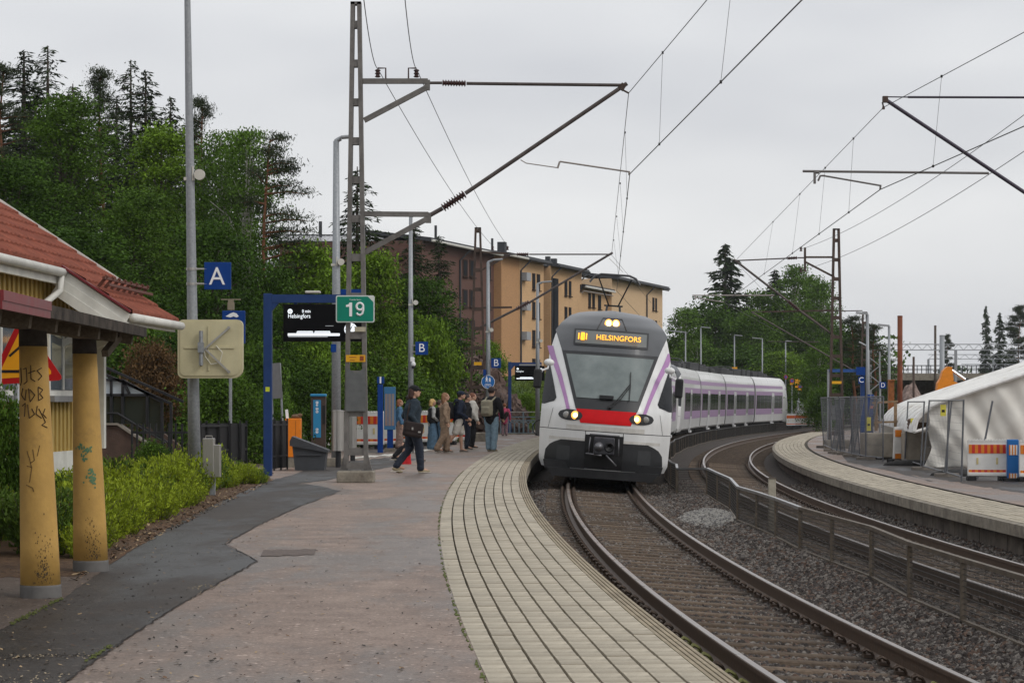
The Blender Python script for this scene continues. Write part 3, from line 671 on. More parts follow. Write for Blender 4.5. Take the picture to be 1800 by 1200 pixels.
def car(root, M, L, kind, first, bellow):
    """one body section, y from 0 to L; kind 0 middle, 1 cab end at y=0, 2 cab end at y=L"""
    y0, y1 = (3.0 if kind == 1 else .35), (L - 3.0 if kind == 2 else L - .35)
    b = MB(); b.ring_loft([[(x, y, z) for x, z in SECT] for y in (y0, y1)]); body = put(b, 'car_body', m_white, root, M)
    if kind == 1:                                   # body runs on into the nose
        b = MB(); b.grid(lambda i, v: Vector((0, 0, 0)) + (front((i if abs(i) == 1 else 0) * lerp(WV, v), v) * (1 - 0) if False else Vector((i * lerp(WV, v), 1.0 + (lerp(AV, v) if v > 1.6 else 0), v))), [-1, -1], [.4, .5])
        for s in (-1, 1):
            b = MB(); vs = [v for v, _ in WV]
            b.grid(lambda k, v: Vector((s * lerp(WV, v), front(lerp(WV, v), v).y * (1 - k) + 3.02 * k, v)), [0, .5, 1], lin(.36, 3.95, 24)); put(b, 'cab_side', m_white, root, M, smooth=True)
        b = MB(); b.grid(lambda x, v: Vector((x * lerp(WV, v), max(lerp(AV, v) + .75 * abs(x) ** 2.6, 0) if v < 4.181 else 3.4, min(v, 4.18))), [-1, -.5, 0, .5, 1], [3.9, 4.0, 4.1, 4.17, 4.3]); put(b, 'cab_roof', m_cap, root, M)
    b = MB(); b.box((0, (y0 + y1) / 2, .55), (2.5, y1 - y0, .75)); put(b, 'underframe', m_under, root, M)
    for yb in ((3.2, L - .3) if kind == 1 else (.3, L - 3.2) if kind == 2 else (.3, L - .3)):
        b = MB()
        for dy in (-1.2, 1.2):
            for s in (-1, 1): b.lathe([(.40, -.06), (.42, 0), (.42, .06), (.2, .08)], (s * .79, yb + dy, .42), 16, 'X')
        b.box((0, yb, .5), (2.2, 3.2, .3)); put(b, 'bogie', m_under, root, M)
    # roof equipment
    b = MB(); q = y0 + (.6 if kind != 1 else 4.5); e_ = y1 - (.6 if kind != 2 else 4.5)
    while q < e_ - 1.6:
        l = rnd.uniform(1.3, 3.0); l = min(l, e_ - q); h = rnd.uniform(.15, .34) if first else rnd.uniform(.28, .55); b.box((rnd.uniform(-.15, .15), q + l / 2, 4.0 + h / 2), (rnd.uniform(1.3, 1.9), l - .15, h), bev=.04); q += l
    put(b, 'roof_equipment', m_roofbox, root, M)
    if bellow:
        b = MB(); 
        for k in range(5): b.ring_loft([[(x * (.96 if k % 2 else .99), L - .35 + .7 * k / 5 + d_, .45 + (z - .45) * .985) for x, z in SECT] for d_ in (0, .13)])
        put(b, 'bellows', m_bellow, root, M)
    doors = (5.2, 12.6) if kind == 0 else (9.8,) if kind == 1 else (L - 9.8,)
    for s in ((1,) if first else (1, -1)):
        ya, yb = y0 + (1.1 if kind == 1 else .1), y1 - (1.1 if kind == 2 else .1)
        b = MB(); side_panel(b, s, ya - .2, yb + .2, 3.12, 3.36, .006); put(b, 'purple_band', m_lilac, root, M)
        b = MB(); side_panel(b, s, ya, yb, 1.05, 2.88, .006); pb = put(b, 'lilac_panel', m_lilac, root, M)
        edges = [ya + .25] + sum([[d - .75, d + .75] for d in doors], []) + [yb - .25]
        for a, c in zip(edges[::2], edges[1::2]):
            n = max(1, int((c - a) / 1.75)); wd = (c - a) / n
            for k in range(n):
                b = MB(); side_panel(b, s, a + k * wd + .025, a + (k + 1) * wd - .025, 1.52, 2.58, .012); wo = b.build('side_window', m_wglass, pb)
                b = MB(); side_panel(b, s, a + k * wd + .1, a + (k + 1) * wd - .1, 2.2, 2.23, .016); b.build('window_bar', m_black, wo)
        for d in doors:
            b = MB(); side_panel(b, s, d - .68, d + .68, .36, 2.78, .02); do = b.build('door', m_door, pb)
            for k in (-1, 1): b = MB(); side_panel(b, s, d + k * .30 - .15, d + k * .30 + .15, 1.2, 2.5, .028); b.build('door_glass', m_wglass, do)
            b = MB(); b.box((s * 1.62, d, .30), (.1, 1.3, .12)); b.build('door_step', m_door, do)
def pantograph(root, M, y, up):
    b = MB(); b.box((0, y, 4.15), (1.5, 1.6, .12)); b.box((0, y + .2, 4.25), (.7, .5, .2)); pn = put(b, 'pantograph_base', m_roofbox, root, M)
    h = 5.86 if up else 4.6; k = y + (1.3 if up else 1.6); b = MB()
    zm = (4.25 + h) / 2 - .1
    for s in (-1, 1): b.tube([(s * .28, y, 4.25), (s * .20, k, zm)], .035, 6)
    for s in (-1, 1): b.tube([(s * .15, k, zm), (s * .52, y + .1, h - .12)], .026, 6)
    b.tube([(-.3, k, zm), (.3, k, zm)], .03, 6); b.build('pantograph_arm', m_black, pn)
    for dy in (-.18, .18):
        b = MB(); b.tube([(-.8, y + .1 + dy, h - .26), (-.66, y + .1 + dy, h - .08), (-.45, y + .1 + dy, h), (.45, y + .1 + dy, h), (.66, y + .1 + dy, h - .08), (.8, y + .1 + dy, h - .26)], .028, 6); b.build('collector_strip', mat('collector', (.11, .11, .115), .5, metal=.4), pn)
def train(s0, label, first):
    t = thing('commuter_train', label, 'train', ts(0, s0), 0, 'coupled train units'); t.scale = (1, 1, 1.03)
    T = Matrix.Translation(ts(0, s0)).inverted(); LN = (19.4, 18.0, 18.0, 19.4); s = s0
    for i, Lc in enumerate(LN):
        M = T @ frame_of(0, s, Lc); car(t, M, Lc, (1, 0, 0, 2)[i], first, i < 3)
        if i == 0:
            cab(t, M, first)
        if i == 3:
            M2 = M @ Matrix.Translation((0, Lc, 0)) @ Matrix.Rotation(math.pi, 4, 'Z'); cab(t, M2, False)
            for sd in (-1, 1):
                b = MB(); b.grid(lambda k, v: Vector((sd * lerp(WV, v), front(lerp(WV, v), v).y * (1 - k) + 3.02 * k, v)), [0, .5, 1], lin(.36, 3.95, 16)); put(b, 'cab_side', m_white, t, M2, smooth=True)
        if i == 0 and first: pantograph(t, M, 17.6, True)
        if i == 2: pantograph(t, M, 9, False)
        if i == 0 and not first: pantograph(t, M, 12, False)
        s += Lc + .05
    return s
s_end = train(sof(0, 54.6), 'white commuter train with red nose panel and lit lamps pulling in at the platform', True)
train(s_end + .7, 'second white and lilac train unit coupled behind, seen along its side', False)
# ================================================================== station house, canopy and things beside the platform
m_yell = mat('yellow_boards', (.42, .29, .085), .7, var=.2, scale=9, stretch=(6, 6, .6), dirt=((.30, .20, .07), .9, .6))
m_wht = mat('white_paint', (.62, .61, .56), .6, var=.12, scale=4, dirt=((.42, .40, .35), 1.5, .6))
m_rooft = mat('red_roof_tile', (.205, .064, .040), .85, spec=.1, var=.3, scale=5, island=0, dirt=((.16, .045, .03), 1.2, .52))
m_redm = mat('red_sheet_metal', (.16, .02, .022), .45, var=.2)
m_darkw = mat('dark_fascia', (.04, .034, .029), .85, var=.45, scale=6, bump=.3, col2=(.085, .07, .058), spec=.1)
m_soffit = mat('soffit_boards', (.13, .105, .075), .85, var=.3, scale=5, stretch=(8, .5, 8))
m_colmn = mat('yellow_column_paint', (.47, .285, .08), .65, var=.14, scale=5, dirt=((.24, .15, .06), 2.0, .56), bump=.15)
m_colgrey = mat('column_grey', (.12, .115, .11), .7, var=.25)
m_ink = mat('black_ink', (.02, .014, .012), .6, var=0); m_scrawl = mat('faded_ink', (.06, .035, .016), .7, var=.2)
m_galvp = mat('galvanised_pole', (.27, .285, .30), .5, metal=.35, var=.14, scale=24, col2=(.33, .345, .36))
m_blue = mat('sign_blue', (.008, .045, .21), .4, var=.08, spec=.1)
m_bluep = mat('painted_blue', (.022, .05, .15), .5, var=.12, scale=3, spec=.12)
m_tw = mat('letter_white', (.8, .8, .8), .5, var=0)
m_cream = mat('cream_enamel', (.52, .47, .30), .5, var=.1, scale=3, dirt=((.36, .30, .16), 1.6, .62))
m_steel = mat('brushed_steel', (.40, .385, .36), .35, metal=.7, var=.1, scale=12, stretch=(10, 10, .4))
m_blk = mat('matt_black', (.015, .015, .016), .6, var=.2)
m_iron = mat('black_iron', (.02, .02, .022), .5, var=.2)
m_brownc = mat('brown_concrete', (.085, .055, .042), .85, var=.3, scale=3, bump=.3)
m_pale_tr = mat('pale_conc_trim', (.25, .22, .18), .8, var=.2)
m_glass = glass_mat('tinted_pane', (.04, .055, .05), .05, .45)
m_opal = mat('opal_panel', (.62, .68, .72), .4, var=.08, scale=1.5)

# ---- station house
house = thing('station_house', 'yellow board station house with red tiled roof and white gutters', 'house', (-6.2, 26, 0), -.045)
ZR = lambda x: 3.15 + .66 * (1.0 - x)
b = MB(); nb = 0
y = -6.0
while y < 6.9: b.box((-.15 - .03 * (nb % 2), y + .055, 2.5), (.05, .105, 2.34)); y += .11; nb += 1
b.build('board_cladding', m_yell, house)
MB().box2((-6, -6, .3), (-.18, 6.88, 3.7)).build('wall', m_yell, house)
MB().box2((-6, -6.1, -.3), (-.12, 6.92, 1.33)).build('foundation', m_wht, house)
MB().box2((-.14, 6.86, 1.33), (.0, 7.0, 3.7)).build('corner_board', m_wht, house)
for y0 in (4.0, .9):
    wn_ = MB().box2((-.14, y0 - .1, 2.08), (-.06, y0 + 1.3, 3.05)).build('window', m_wht, house)
    MB().box2((-.07, y0, 2.16), (-.045, y0 + 1.2, 2.97)).build('pane', mat('house_pane', (.05, .07, .09), .06, var=0, spec=.8), wn_)
    MB().box2((-.08, y0 + .57, 2.16), (-.03, y0 + .63, 2.97)).build('glazing_bar', m_wht, wn_)
    MB().box2((-.14, y0 - .15, 2.0), (.03, y0 + 1.35, 2.08)).build('sill', mat('grey_sill', (.2, .2, .2), .6), wn_)
def roof_part(mb, xa, xb, ya, yb):
    n = int((xb - xa) / .27); ny = int((yb - ya) / .05); ys_ = lin(ya, yb, ny)
    for i in range(n):
        x0 = xa + (xb - xa) * i / n; x1 = xa + (xb - xa) * (i + 1) / n + .03
        f = lambda y, k: Vector((x0 + (x1 - x0) * k, y, ZR(x0 + (x1 - x0) * k) + .035 * k + .03 + .028 * abs(math.sin(math.pi * y / .21))))
        mb.grid(f, ys_, [0, .5, .99]); mb.grid(lambda y, k: f(y, .99) - Vector((0, 0, .06 * k)), ys_, [0, 1])
b = MB(); roof_part(b, -4.2, .1, -8, 7.1); rf = b.build('roof', m_rooft, house, smooth=False)
b = MB(); roof_part(b, .1, 1.02, 3.9, 7.1); b.build('porch_roof', m_rooft, house)
b = MB(); b.add([(-4.2, -8, ZR(-4.2)), (.1, -8, ZR(.1)), (.1, 7.08, ZR(.1)), (-4.2, 7.08, ZR(-4.2))], [(0, 1, 2, 3)]); b.add([(.1, 3.92, ZR(.1)), (1, 3.92, ZR(1)), (1, 7.08, ZR(1)), (.1, 7.08, ZR(.1))], [(0, 1, 2, 3)]); b.build('roof_deck', m_wht, house)
b = MB(); b.add([(-4.2, -8, ZR(-4.2)), (-8.4, -8, ZR(.1)), (-8.4, 7.1, ZR(.1)), (-4.2, 7.1, ZR(-4.2))], [(0, 1, 2, 3)]); b.build('rear_roof', m_rooft, house)
def gutter(x, z, ya, yb):
    g_ = MB(); g_.tube([(x, ya, z), (x, yb, z)], .06, 8); g_.build('gutter', m_wht, house, smooth=True)
gutter(.14, ZR(.1) - .05, -8, 3.9); gutter(1.07, ZR(1.0) - .05, 3.86, 7.15)
MB().box2((.02, -8, ZR(.1) - .2), (.08, 3.9, ZR(.1) + .0)).build('fascia', m_wht, house)
MB().box2((.95, 3.95, ZR(1) - .14), (1.0, 7.05, ZR(1) + .0)).build('fascia', m_wht, house)
for k, dz in enumerate((.0, .13, .26)):           # three lapped verge boards
    MB().bar((.02, 3.88 - .012 * k, ZR(.02) - .06 - dz), (1.0, 3.88 - .012 * k, ZR(1.0) - .06 - dz), .03, .125).build('verge_board', m_wht, house)
MB().bar((.02, 3.86, ZR(.02) + .05), (1.03, 3.86, ZR(1.03) + .05), .08, .03).build('verge_flashing', m_redm, house)
MB().bar((-4.2, 7.12, ZR(-4.2) + .06), (.3, 7.12, ZR(.3) + .06), .05, .06).build('verge_flashing', m_wht, house)
b = MB(); b.tube([(.14, 3.75, ZR(.1) - .1), (.13, 3.72, ZR(.1) - .3), (.0, 3.4, ZR(.1) - .48), (-.08, 2.6, ZR(.1) - .78), (-.1, 2.4, 2.2), (-.1, 2.4, 1)], .045, 8); b.build('downpipe', m_wht, house, smooth=True)
for y0 in (4.6, 6.4): MB().bar((-.12, y0, 2.75), (.8, y0, ZR(.8) - .12), .09, .09).build('bracket', m_wht, house)
b = MB(); xg = .62
b.bar((xg, 4.1, ZR(xg) + .24), (xg, 6.95, ZR(xg) + .24), .035); b.bar((xg + .06, 4.1, ZR(xg) + .15), (xg + .06, 6.95, ZR(xg) + .15), .035)
for k in range(8): b.bar((xg - .1, 4.2 + .38 * k, ZR(xg - .1) + .05), (xg + .03, 4.2 + .38 * k, ZR(xg) + .27), .03, .04)
b.build('snow_guard', mat('guard_brown', (.12, .045, .03), .6), rf)

# ---- canopy on its two columns
cp = thing('platform_canopy', 'low dark edged canopy roof reaching in front of station house', 'canopy', (-3.5, 16.9, PLAT))
A = Vector((-2.98, 13.0, 2.55)); B = Vector((-3.37, 20.6, 2.60)); O_ = Vector((-3.5, 16.9, PLAT))
sh = lambda v: Vector(v) - O_
lf = Vector((-2.6, .1, .34))
b = MB(); up = Vector((0, 0, .07)); b.add([sh(p) for p in (A, B, B + lf, A + lf, A + up, B + up, B + lf + up, A + lf + up)], [(0, 1, 2, 3), (7, 6, 5, 4), (0, 4, 5, 1), (1, 5, 6, 2), (2, 6, 7, 3), (3, 7, 4, 0)]); b.build('roof_slab', m_soffit, cp)
MB().bar(sh(A + Vector((.03, 0, .03))), sh(B + Vector((.03, .05, .03))), .05, .085).build('fascia_board', m_darkw, cp)
MB().bar(sh(B + Vector((.03, .05, .03))), sh(B + lf * .5 + Vector((.0, .05, .03))), .05, .08).build('fascia_board', m_darkw, cp)
b = MB(); b.bar(sh(A + Vector((.01, 0, .06))), sh(A.lerp(B, .24) + Vector((.01, 0, .06))), .13, .06); b.bar(sh(A + Vector((.062, 0, .03))), sh(A.lerp(B, .24) + Vector((.062, 0, .03))), .012, .10); b.build('red_flashing', m_redm, cp)
b = MB(); b.add([sh(p + up * 1.15) for p in (A, B, B + lf, A + lf)], [(0, 1, 2, 3)]); b.build('roofing', m_redm, cp)
MB().bar(sh((-3.42, 12.5, 2.585)), sh((-3.60, 19.9, 2.585)), .2, .10).build('beam', m_soffit, cp)
for k in range(7): p = A.lerp(B, .08 + k * .15); MB().bar(sh(p + Vector((-.05, 0, -.04))), sh(p + lf + Vector((0, 0, -.04))), .07, .09).build('rafter', m_soffit, cp)
MB().bar(sh((-3.56, 19.9, 2.42)), sh((-3.5, 20.25, 2.58)), .06, .06).build('brace', m_soffit, cp)
def column(px, py, label, grf):
    p = gnd(px, py); c = thing('canopy_column', label, 'column', p, 0, 'yellow canopy columns')
    dx = -.062 if grf else -.058; H = 2.0; r0, r1 = .150, .098
    C = lambda h: Vector((dx * h / H, 0, h)); rad = lambda h: r0 + (r1 - r0) * h / H
    def cone(h0, h1, x=0): a = MB(); a.ring_loft([[C(h) + (rad(h) + x) * Vector((math.cos(t), math.sin(t), 0)) for t in (2 * math.pi * j / 28 for j in range(28))] for h in lin(h0, h1, 6)]); return a
    sft = cone(.1, H - .14).build('shaft', m_colmn, c, smooth=True); cone(-.01, .10, .003).build('base_ring', m_colgrey, c, smooth=True); cone(H - .14, H + .06, .003).build('top_collar', m_darkw, c, smooth=True)
    def on(u, h): a = -math.pi / 2 + u / rad(h); return C(h) + (rad(h) + .0025) * Vector((math.cos(a), math.sin(a), 0))
    sc_ = MB()
    for _ in range(150):
        u_, h_ = rnd.gauss(.055, .035), .11 + abs(rnd.gauss(0, .16)); q_ = rnd.uniform(.003, .009)
        sc_.add([on(u_, h_), on(u_ + q_ * .6, h_ + q_ * .3), on(u_ + q_ * .4, h_ + q_ * 2), on(u_ - q_ * .3, h_ + q_ * 1.3)], [(0, 1, 2, 3)])
    sc_.build('scuff_marks', mat('scuff_dark', (.06, .045, .03), .9, var=.3), sft)
    if grf:
        st = [[(-.09, 1.70), (-.085, 1.60), (-.10, 1.57)], [(-.06, 1.69), (-.035, 1.70), (-.03, 1.60), (-.06, 1.58)], [(-.02, 1.66), (.03, 1.68)], [(.0, 1.72), (.0, 1.62), (.03, 1.60)], [(.08, 1.70), (.045, 1.68), (.08, 1.64), (.05, 1.61)],
              [(-.07, 1.55), (-.09, 1.50), (-.05, 1.46), (-.04, 1.54)], [(-.02, 1.55), (-.01, 1.45), (.025, 1.50), (-.01, 1.54)], [(.05, 1.56), (.05, 1.46), (.085, 1.48), (.06, 1.51), (.085, 1.54), (.05, 1.56)],
              [(-.08, 1.42), (-.05, 1.44), (-.06, 1.34)], [(-.03, 1.43), (-.02, 1.33), (.02, 1.36), (.0, 1.40)], [(.04, 1.42), (.03, 1.36), (.07, 1.33)], [(.05, 1.40), (.10, 1.30), (.07, 1.28), (.115, 1.26)], [(.10, 1.40), (.08, 1.36), (.11, 1.33)],
              [(.05, 1.13), (.03, 1.05)], [(.0, 1.10), (.01, 1.02), (-.02, 1.00)], [(-.03, 1.05), (-.01, .96)], [(-.05, .98), (-.01, .97), (-.03, .86)], [(-.06, .84), (-.01, .82), (.0, .79)], [(-.045, 1.09), (-.03, 1.04)]]
        g_ = MB()
        for s_ in st:
            fine = [on(s_[i][0] + (s_[i + 1][0] - s_[i][0]) * k / 4, s_[i][1] + (s_[i + 1][1] - s_[i][1]) * k / 4) for i in range(len(s_) - 1) for k in range(5)]
            g_.tube(fine, .0036 if s_[0][1] > 1.2 else .0022, 5)
        g_.build('graffiti', m_scrawl, sft)
    else:
        g_ = MB()
        for u, h, w_ in ((-.05, 1.06, .05), (.02, 1.03, .04), (-.02, .97, .03), (.06, .84, .03), (.03, .79, .045), (.06, .76, .03)):
            for k in range(14): uu, hh = u + rnd.gauss(0, w_ * .4), h + rnd.gauss(0, .02); g_.add([on(uu, hh), on(uu + .012, hh + .004), on(uu + .01, hh + .02), on(uu - .004, hh + .016)], [(0, 1, 2, 3)])
        g_.build('paint_smear', mat('green_smear', (.10, .19, .10), .7, var=.2), sft)
column(72, 1050, 'thicker looking yellow column covered in black scrawled graffiti', True)
column(160, 1004, 'plain yellow column with a faint green paint smear', False)

# ---- road works sign behind the columns
p = Vector((xat(30, 27.5), 27.5, PLAT)); sg = thing('road_works_sign', 'triangular yellow and red road works sign behind the yellow columns', 'sign', p)
MB().tube([(0, .03, -.3), (0, .03, 2.45)], .04, 10).build('pole', m_galvp, sg, smooth=True)
def tri(s, cz, y0, y1, m, n, par):
    pts_ = []
    for k in range(3):
        a = math.pi / 2 + .07 + k * 2 * math.pi / 3; cx, czz = .085 + s * math.cos(a), cz + s * math.sin(a)
        for j in (-1, 0, 1): pts_.append((cx + .035 * math.cos(a + j * 1.0), czz + .035 * math.sin(a + j * 1.0)))
    a = MB(); a.prism(pts_, y0, y1); return a.build(n, m, par)
plt = tri(.47, 1.95, -.012, .0, mat('sign_red', (.42, .008, .01), .4, var=.05), 'plate', sg)
tri(.33, 1.95, -.016, -.012, mat('sign_yellow', (.80, .34, .012), .4, var=.05), 'yellow_face', plt)
b = MB(); b.prism([(-.2, 1.80), (.22, 1.80), (.2, 1.835), (.1, 1.83), (.06, 1.87), (.02, 1.835), (-.2, 1.835)], -.020, -.016); b.prism([(.07, 1.83), (.10, 1.83), (.12, 2.05), (.11, 2.2), (.06, 2.2), (.05, 2.05)], -.020, -.016)
b.prism([(.06, 2.15), (.07, 2.12), (-.08, 1.99), (-.1, 2.01)], -.020, -.016); b.lathe([(.035, -.02), (.035, -.016)], (.08, 0, 2.24), 12, 'Y'); b.build('digging_figure', m_ink, plt)

# ---- tall pole with letter sign, antenna panel and steel box
Yp = 36; p = Vector((xat(343, Yp), Yp, PLAT - .1)); pole = thing('lamp_post', 'tall grey tapered post carrying the blue A sign', 'lamp post', p)
LN_ = -.0155
cx = lambda z: LN_ * z
b = MB(); b.tube([(cx(z), 0, z) for z in (0, 2, 4, 6, 8, 9.6)], [.108, .09, .075, .062, .048, .04], 16); b.tube([(cx(9.6), 0, 9.6), (cx(9.6) + .5, -.3, 9.75)], .03, 8); b.box((cx(9.6) + .8, -.5, 9.78), (.7, .3, .12), rz=-.5); b.build('mast', m_galvp, pole, smooth=True)
zz = lambda py: zat(py, Yp) - p.z
for y_ in (473, 499): b = MB(); b.lathe([(.088, -.02), (.088, .02)], (cx(zz(y_)), 0, zz(y_)), 14); b.tube([(cx(zz(y_)) + .07, -.02, zz(y_)), (cx(zz(y_)) + .24, -.02, zz(y_))], .016, 6); b.build('clamp', m_steel, pole)
sgn = MB().box((xat(383, Yp) - p.x, -.02, zz(485)), (.425, .03, .43), bev=.006).build('letter_plate', m_blue, pole); text('A', .40, m_tw, sgn, (xat(382, Yp) - p.x, -.042, zz(487)), sx=.95)
def speaker(par, c, r=.085):
    b = MB(); b.lathe([(r, -.05), (r * 1.02, 0), (r * .8, .07), (r * .4, .12)], c, 18, 'Y'); b.box((c[0] - r * 1.3, c[1] + .03, c[2] + .02), (.02, .08, r * 2.6)); b.box((c[0] - r * 2, c[1] + .04, c[2] - .06), (r * 2, .05, .05)); return b.build('loudspeaker', mat('speaker_white', (.55, .53, .47), .5, var=.06), par, smooth=False)
speaker(pole, (xat(352, Yp) - p.x, -.06, zz(308)))
# antenna panel (its back is turned to the camera)
ap = Vector((xat(369, 35.7), 35.7, 0)); an = thing('cream_enclosure', 'cream enamel panel with V shaped stays strapped to the tall post', 'enclosure', (ap.x, ap.y, zat(613, 35.7)))
W2, H2 = .51, .46
rr = []
for cxx, czz, a0 in ((W2 - .09, H2 - .09, 0), (-W2 + .09, H2 - .09, 90), (-W2 + .09, -H2 + .09, 180), (W2 - .15, -H2 + .15, 270)):
    for j in range(5): a = R(a0 + 90 * j / 4); q = .09 if a0 != 270 else .15; rr.append((cxx + q * math.cos(a), czz + q * math.sin(a)))
b = MB(); b.prism(rr, .02, .16); body_ = b.build('shell', m_cream, an)
b = MB(); b.prism([(x * .92, z * .92) for x, z in rr], .005, .02); b.build('raised_face', m_cream, body_)
b = MB(); b.bar((-.4, .0, .02), (.38, .0, .02), .02, .03); b.bar((-.02, 0, -.34), (-.02, 0, .36), .02, .03); b.build('stiffening_rib', m_cream, body_)
for e in ((.30, .33), (.30, -.36)): b = MB(); b.bar((-.07, -.05, .0), (e[0], -.02, e[1]), .025, .03); b.lathe([(.025, -.03), (.025, .0)], (e[0], -.02, e[1]), 10, 'Y'); b.build('stay', m_steel, an)
b = MB(); b.tube([(-.13, -.07, .28), (-.13, -.07, -.26)], .032, 8); b.box((-.13, -.08, .02), (.09, .08, .16)); b.build('mounting_tube', m_galvp, an)
b = MB(); b.tube([(.1, -.02, .05), (.2, -.03, -.06), (.16, -.03, -.22), (.02, -.03, -.24), (-.07, -.04, -.12), (-.1, -.05, .1), (-.16, -.05, .22)], .008, 5); b.build('cable', mat('cable_white', (.6, .58, .5), .5), an)
for z in (.24, -.26): b = MB(); b.lathe([(.105, -.012), (.105, .012)], (-.20, .30, z), 14); b.tube([(-.2, .2, z), (-.13, -.04, z)], .014, 6); b.build('strap', m_iron, an)
sb_ = thing('steel_cabinet', 'small stainless steel cabinet on a post above the shrubs', 'cabinet', (xat(373, 35.2), 35.2, zat(838, 35.2)))
b = MB(); b.box((-.05, 0, .3), (.17, .2, .60), bev=.01); b.build('body', m_steel, sb_); MB().box((.08, 0, .25), (.10, .17, .50), bev=.008).build('side_box', m_steel, sb_)
b = MB(); b.tube([(-.1, 0, .6), (-.1, 0, .635), (0, 0, .635), (0, 0, .6)], .008, 5); b.build('handle', m_steel, sb_); MB().box((-.0, .05, -.3), (.08, .08, .62)).build('post', m_galvp, sb_)
# blue symbol box behind
Yb = 43; q = Vector((xat(411, Yb), Yb, PLAT)); bs = thing('blue_symbol_sign', 'blue box sign with white arc and a wind sensor on its post', 'sign', q)
zz2 = lambda py: zat(py, Yb) - PLAT
MB().tube([(-.07, .06, 0), (-.07, .06, zz2(546))], .03, 8).build('post', m_galvp, bs); MB().box((0, 0, zz2(575)), (.43, .1, .62), bev=.01).build('box', m_blue, bs)
b = MB(); b.prism([(-.15, zz2(556)), (-.06, zz2(551)), (0, zz2(549)), (.06, zz2(551)), (.1, zz2(556)), (.06, zz2(558)), (.0, zz2(556)), (-.06, zz2(558))], -.056, -.05); b.build('symbol', m_tw, bs)
b = MB(); b.box((-.06, .05, zz2(538)), (.12, .1, .14)); b.tube([(-.06, .05, zz2(546)), (-.06, .05, zz2(540))], .02, 6); b.bar((-.25, .05, zz2(526)), (.13, .05, zz2(526)), .02); b.box((-.06, .05, zz2(529)), (.1, .08, .06)); b.build('wind_sensor', mat('sensor_tan', (.25, .21, .15), .6), bs)

# ---- stair shelter
Ys = 43; o = Vector((xat(172, Ys), Ys, 0)); s_ = F / Ys; st = thing('stair_shelter', 'brown concrete stair ramp with black railings and glazed shelter', 'stair shelter', o)
def sp(px, py, dy=0): return Vector(((px - 172) / s_ * (1 + dy / Ys), dy, zat(py, Ys)))
b = MB(); b.prism([(sp(150, 745).x, -.3), (sp(150, 745).x, sp(0, 746).z), (sp(207, 0).x, sp(0, 746).z), (sp(292, 0).x, sp(0, 803).z), (sp(300, 0).x, -.3)], 0, .25); b.build('side_wall', m_brownc, st)
b = MB(); b.bar(sp(150, 745, .1), sp(207, 745, .1), .32, .04); b.bar(sp(207, 745, .1), sp(292, 802, .1), .32, .04); b.build('coping', m_pale_tr, st)
b = MB(); b.prism([(sp(233, 0).x, sp(0, 745).z), (sp(240, 0).x, sp(0, 745).z), (sp(300, 0).x, sp(0, 790).z), (sp(300, 0).x, -.3), (sp(233, 0).x, -.3)], 1.6, 1.8); b.build('rear_wall', m_brownc, st)
for px_, y0, y1 in ((196, 668, 745), (216, 674, 745), (259, 693, 750), (301, 708, 800), (285, 706, 792)): MB().bar(sp(px_, y0, -.02), sp(px_, y1, -.02), .05, .05).build('frame_post', m_iron, st)
for (a, c) in (((160, 647), (301, 709)), ((168, 667), (216, 668)), ((216, 668), (285, 706)), ((172, 694), (260, 694)), ((216, 668), (228, 692))): MB().bar(sp(*a, -.02), sp(*c, -.02), .05, .05).build('frame_bar', m_iron, st)
b = MB(); b.prism([(sp(150, 0).x, sp(0, 668).z), (sp(216, 0).x, sp(0, 670).z), (sp(260, 0).x, sp(0, 692).z), (sp(150, 0).x, sp(0, 692).z)], .04, .06); b.prism([(sp(150, 0).x, sp(0, 645).z), (sp(166, 0).x, sp(0, 652).z), (sp(190, 0).x, sp(0, 665).z), (sp(150, 0).x, sp(0, 665).z)], .04, .06); b.build('opal_panel', m_opal, st)
for a, c in ((150, 195), (197, 215), (217, 258), (261, 284)): b = MB(); b.prism([(sp(a, 0).x, sp(0, 745).z), (sp(c, 0).x, sp(0, 745 if c < 260 else 780).z), (sp(c, 0).x, sp(0, 696 if c < 260 else 708).z), (sp(a, 0).x, sp(0, 696).z)], .03, .045); b.build('glass_pane', m_glass, st)
for dy in (-.05, .25): b = MB(); b.tube([sp(172, 726, dy), sp(207, 726, dy), sp(292, 778, dy)], .022, 6); b.build('handrail', m_iron, st)
MB().bar(sp(160, 643, 1.5), sp(298, 706, 1.5), .05, .05).build('frame_bar', m_iron, st)
def bar_fence(label, pxs, y_top, y_bot, Y0, Y1, sheet):
    f = thing('iron_fence', label, 'fence', (0, 0, 0)); n = len(pxs)
    P = [at(px, 0, Y0 + (Y1 - Y0) * i / (n - 1)) for i, px in enumerate(pxs)]
    zt = [zat(y_top, q.y) for q in P]; zb = zat(y_bot, Y0)
    for q, z in zip(P, zt): MB().bar((q.x, q.y, zb - .3), (q.x, q.y, z), .035).build('bar', m_iron, f)
    for k in (.12, .85): b = MB(); b.bar((P[0].x, P[0].y, zb + (zt[0] - zb) * k), (P[-1].x, P[-1].y, zb + (zt[-1] - zb) * k), .03, .04); b.build('rail', m_iron, f)
    if sheet:
        for a, c, z in zip(P[:-1], P[1:], zt): b = MB(); b.bar((a.x + .02, a.y + .03, (zb + z) / 2 - .1), (c.x - .02, c.y + .03, (zb + z) / 2 - .1), .01, z - zb + .1); b.build('black_sheet', m_blk, f)
bar_fence('black railing of thin bars at the foot of the stair ramp', [232, 241, 252, 263, 274, 286, 297, 309, 320, 332], 744, 850, 41, 41, False)
bar_fence('black sheet covered iron fence behind the tall grey post', [352, 363, 384, 403, 422, 433], 739, 800, 41, 43, True)
bar_fence('black sheet covered iron fence beside the orange box', [474, 482, 494, 505], 735, 812, 47.5, 49, True)

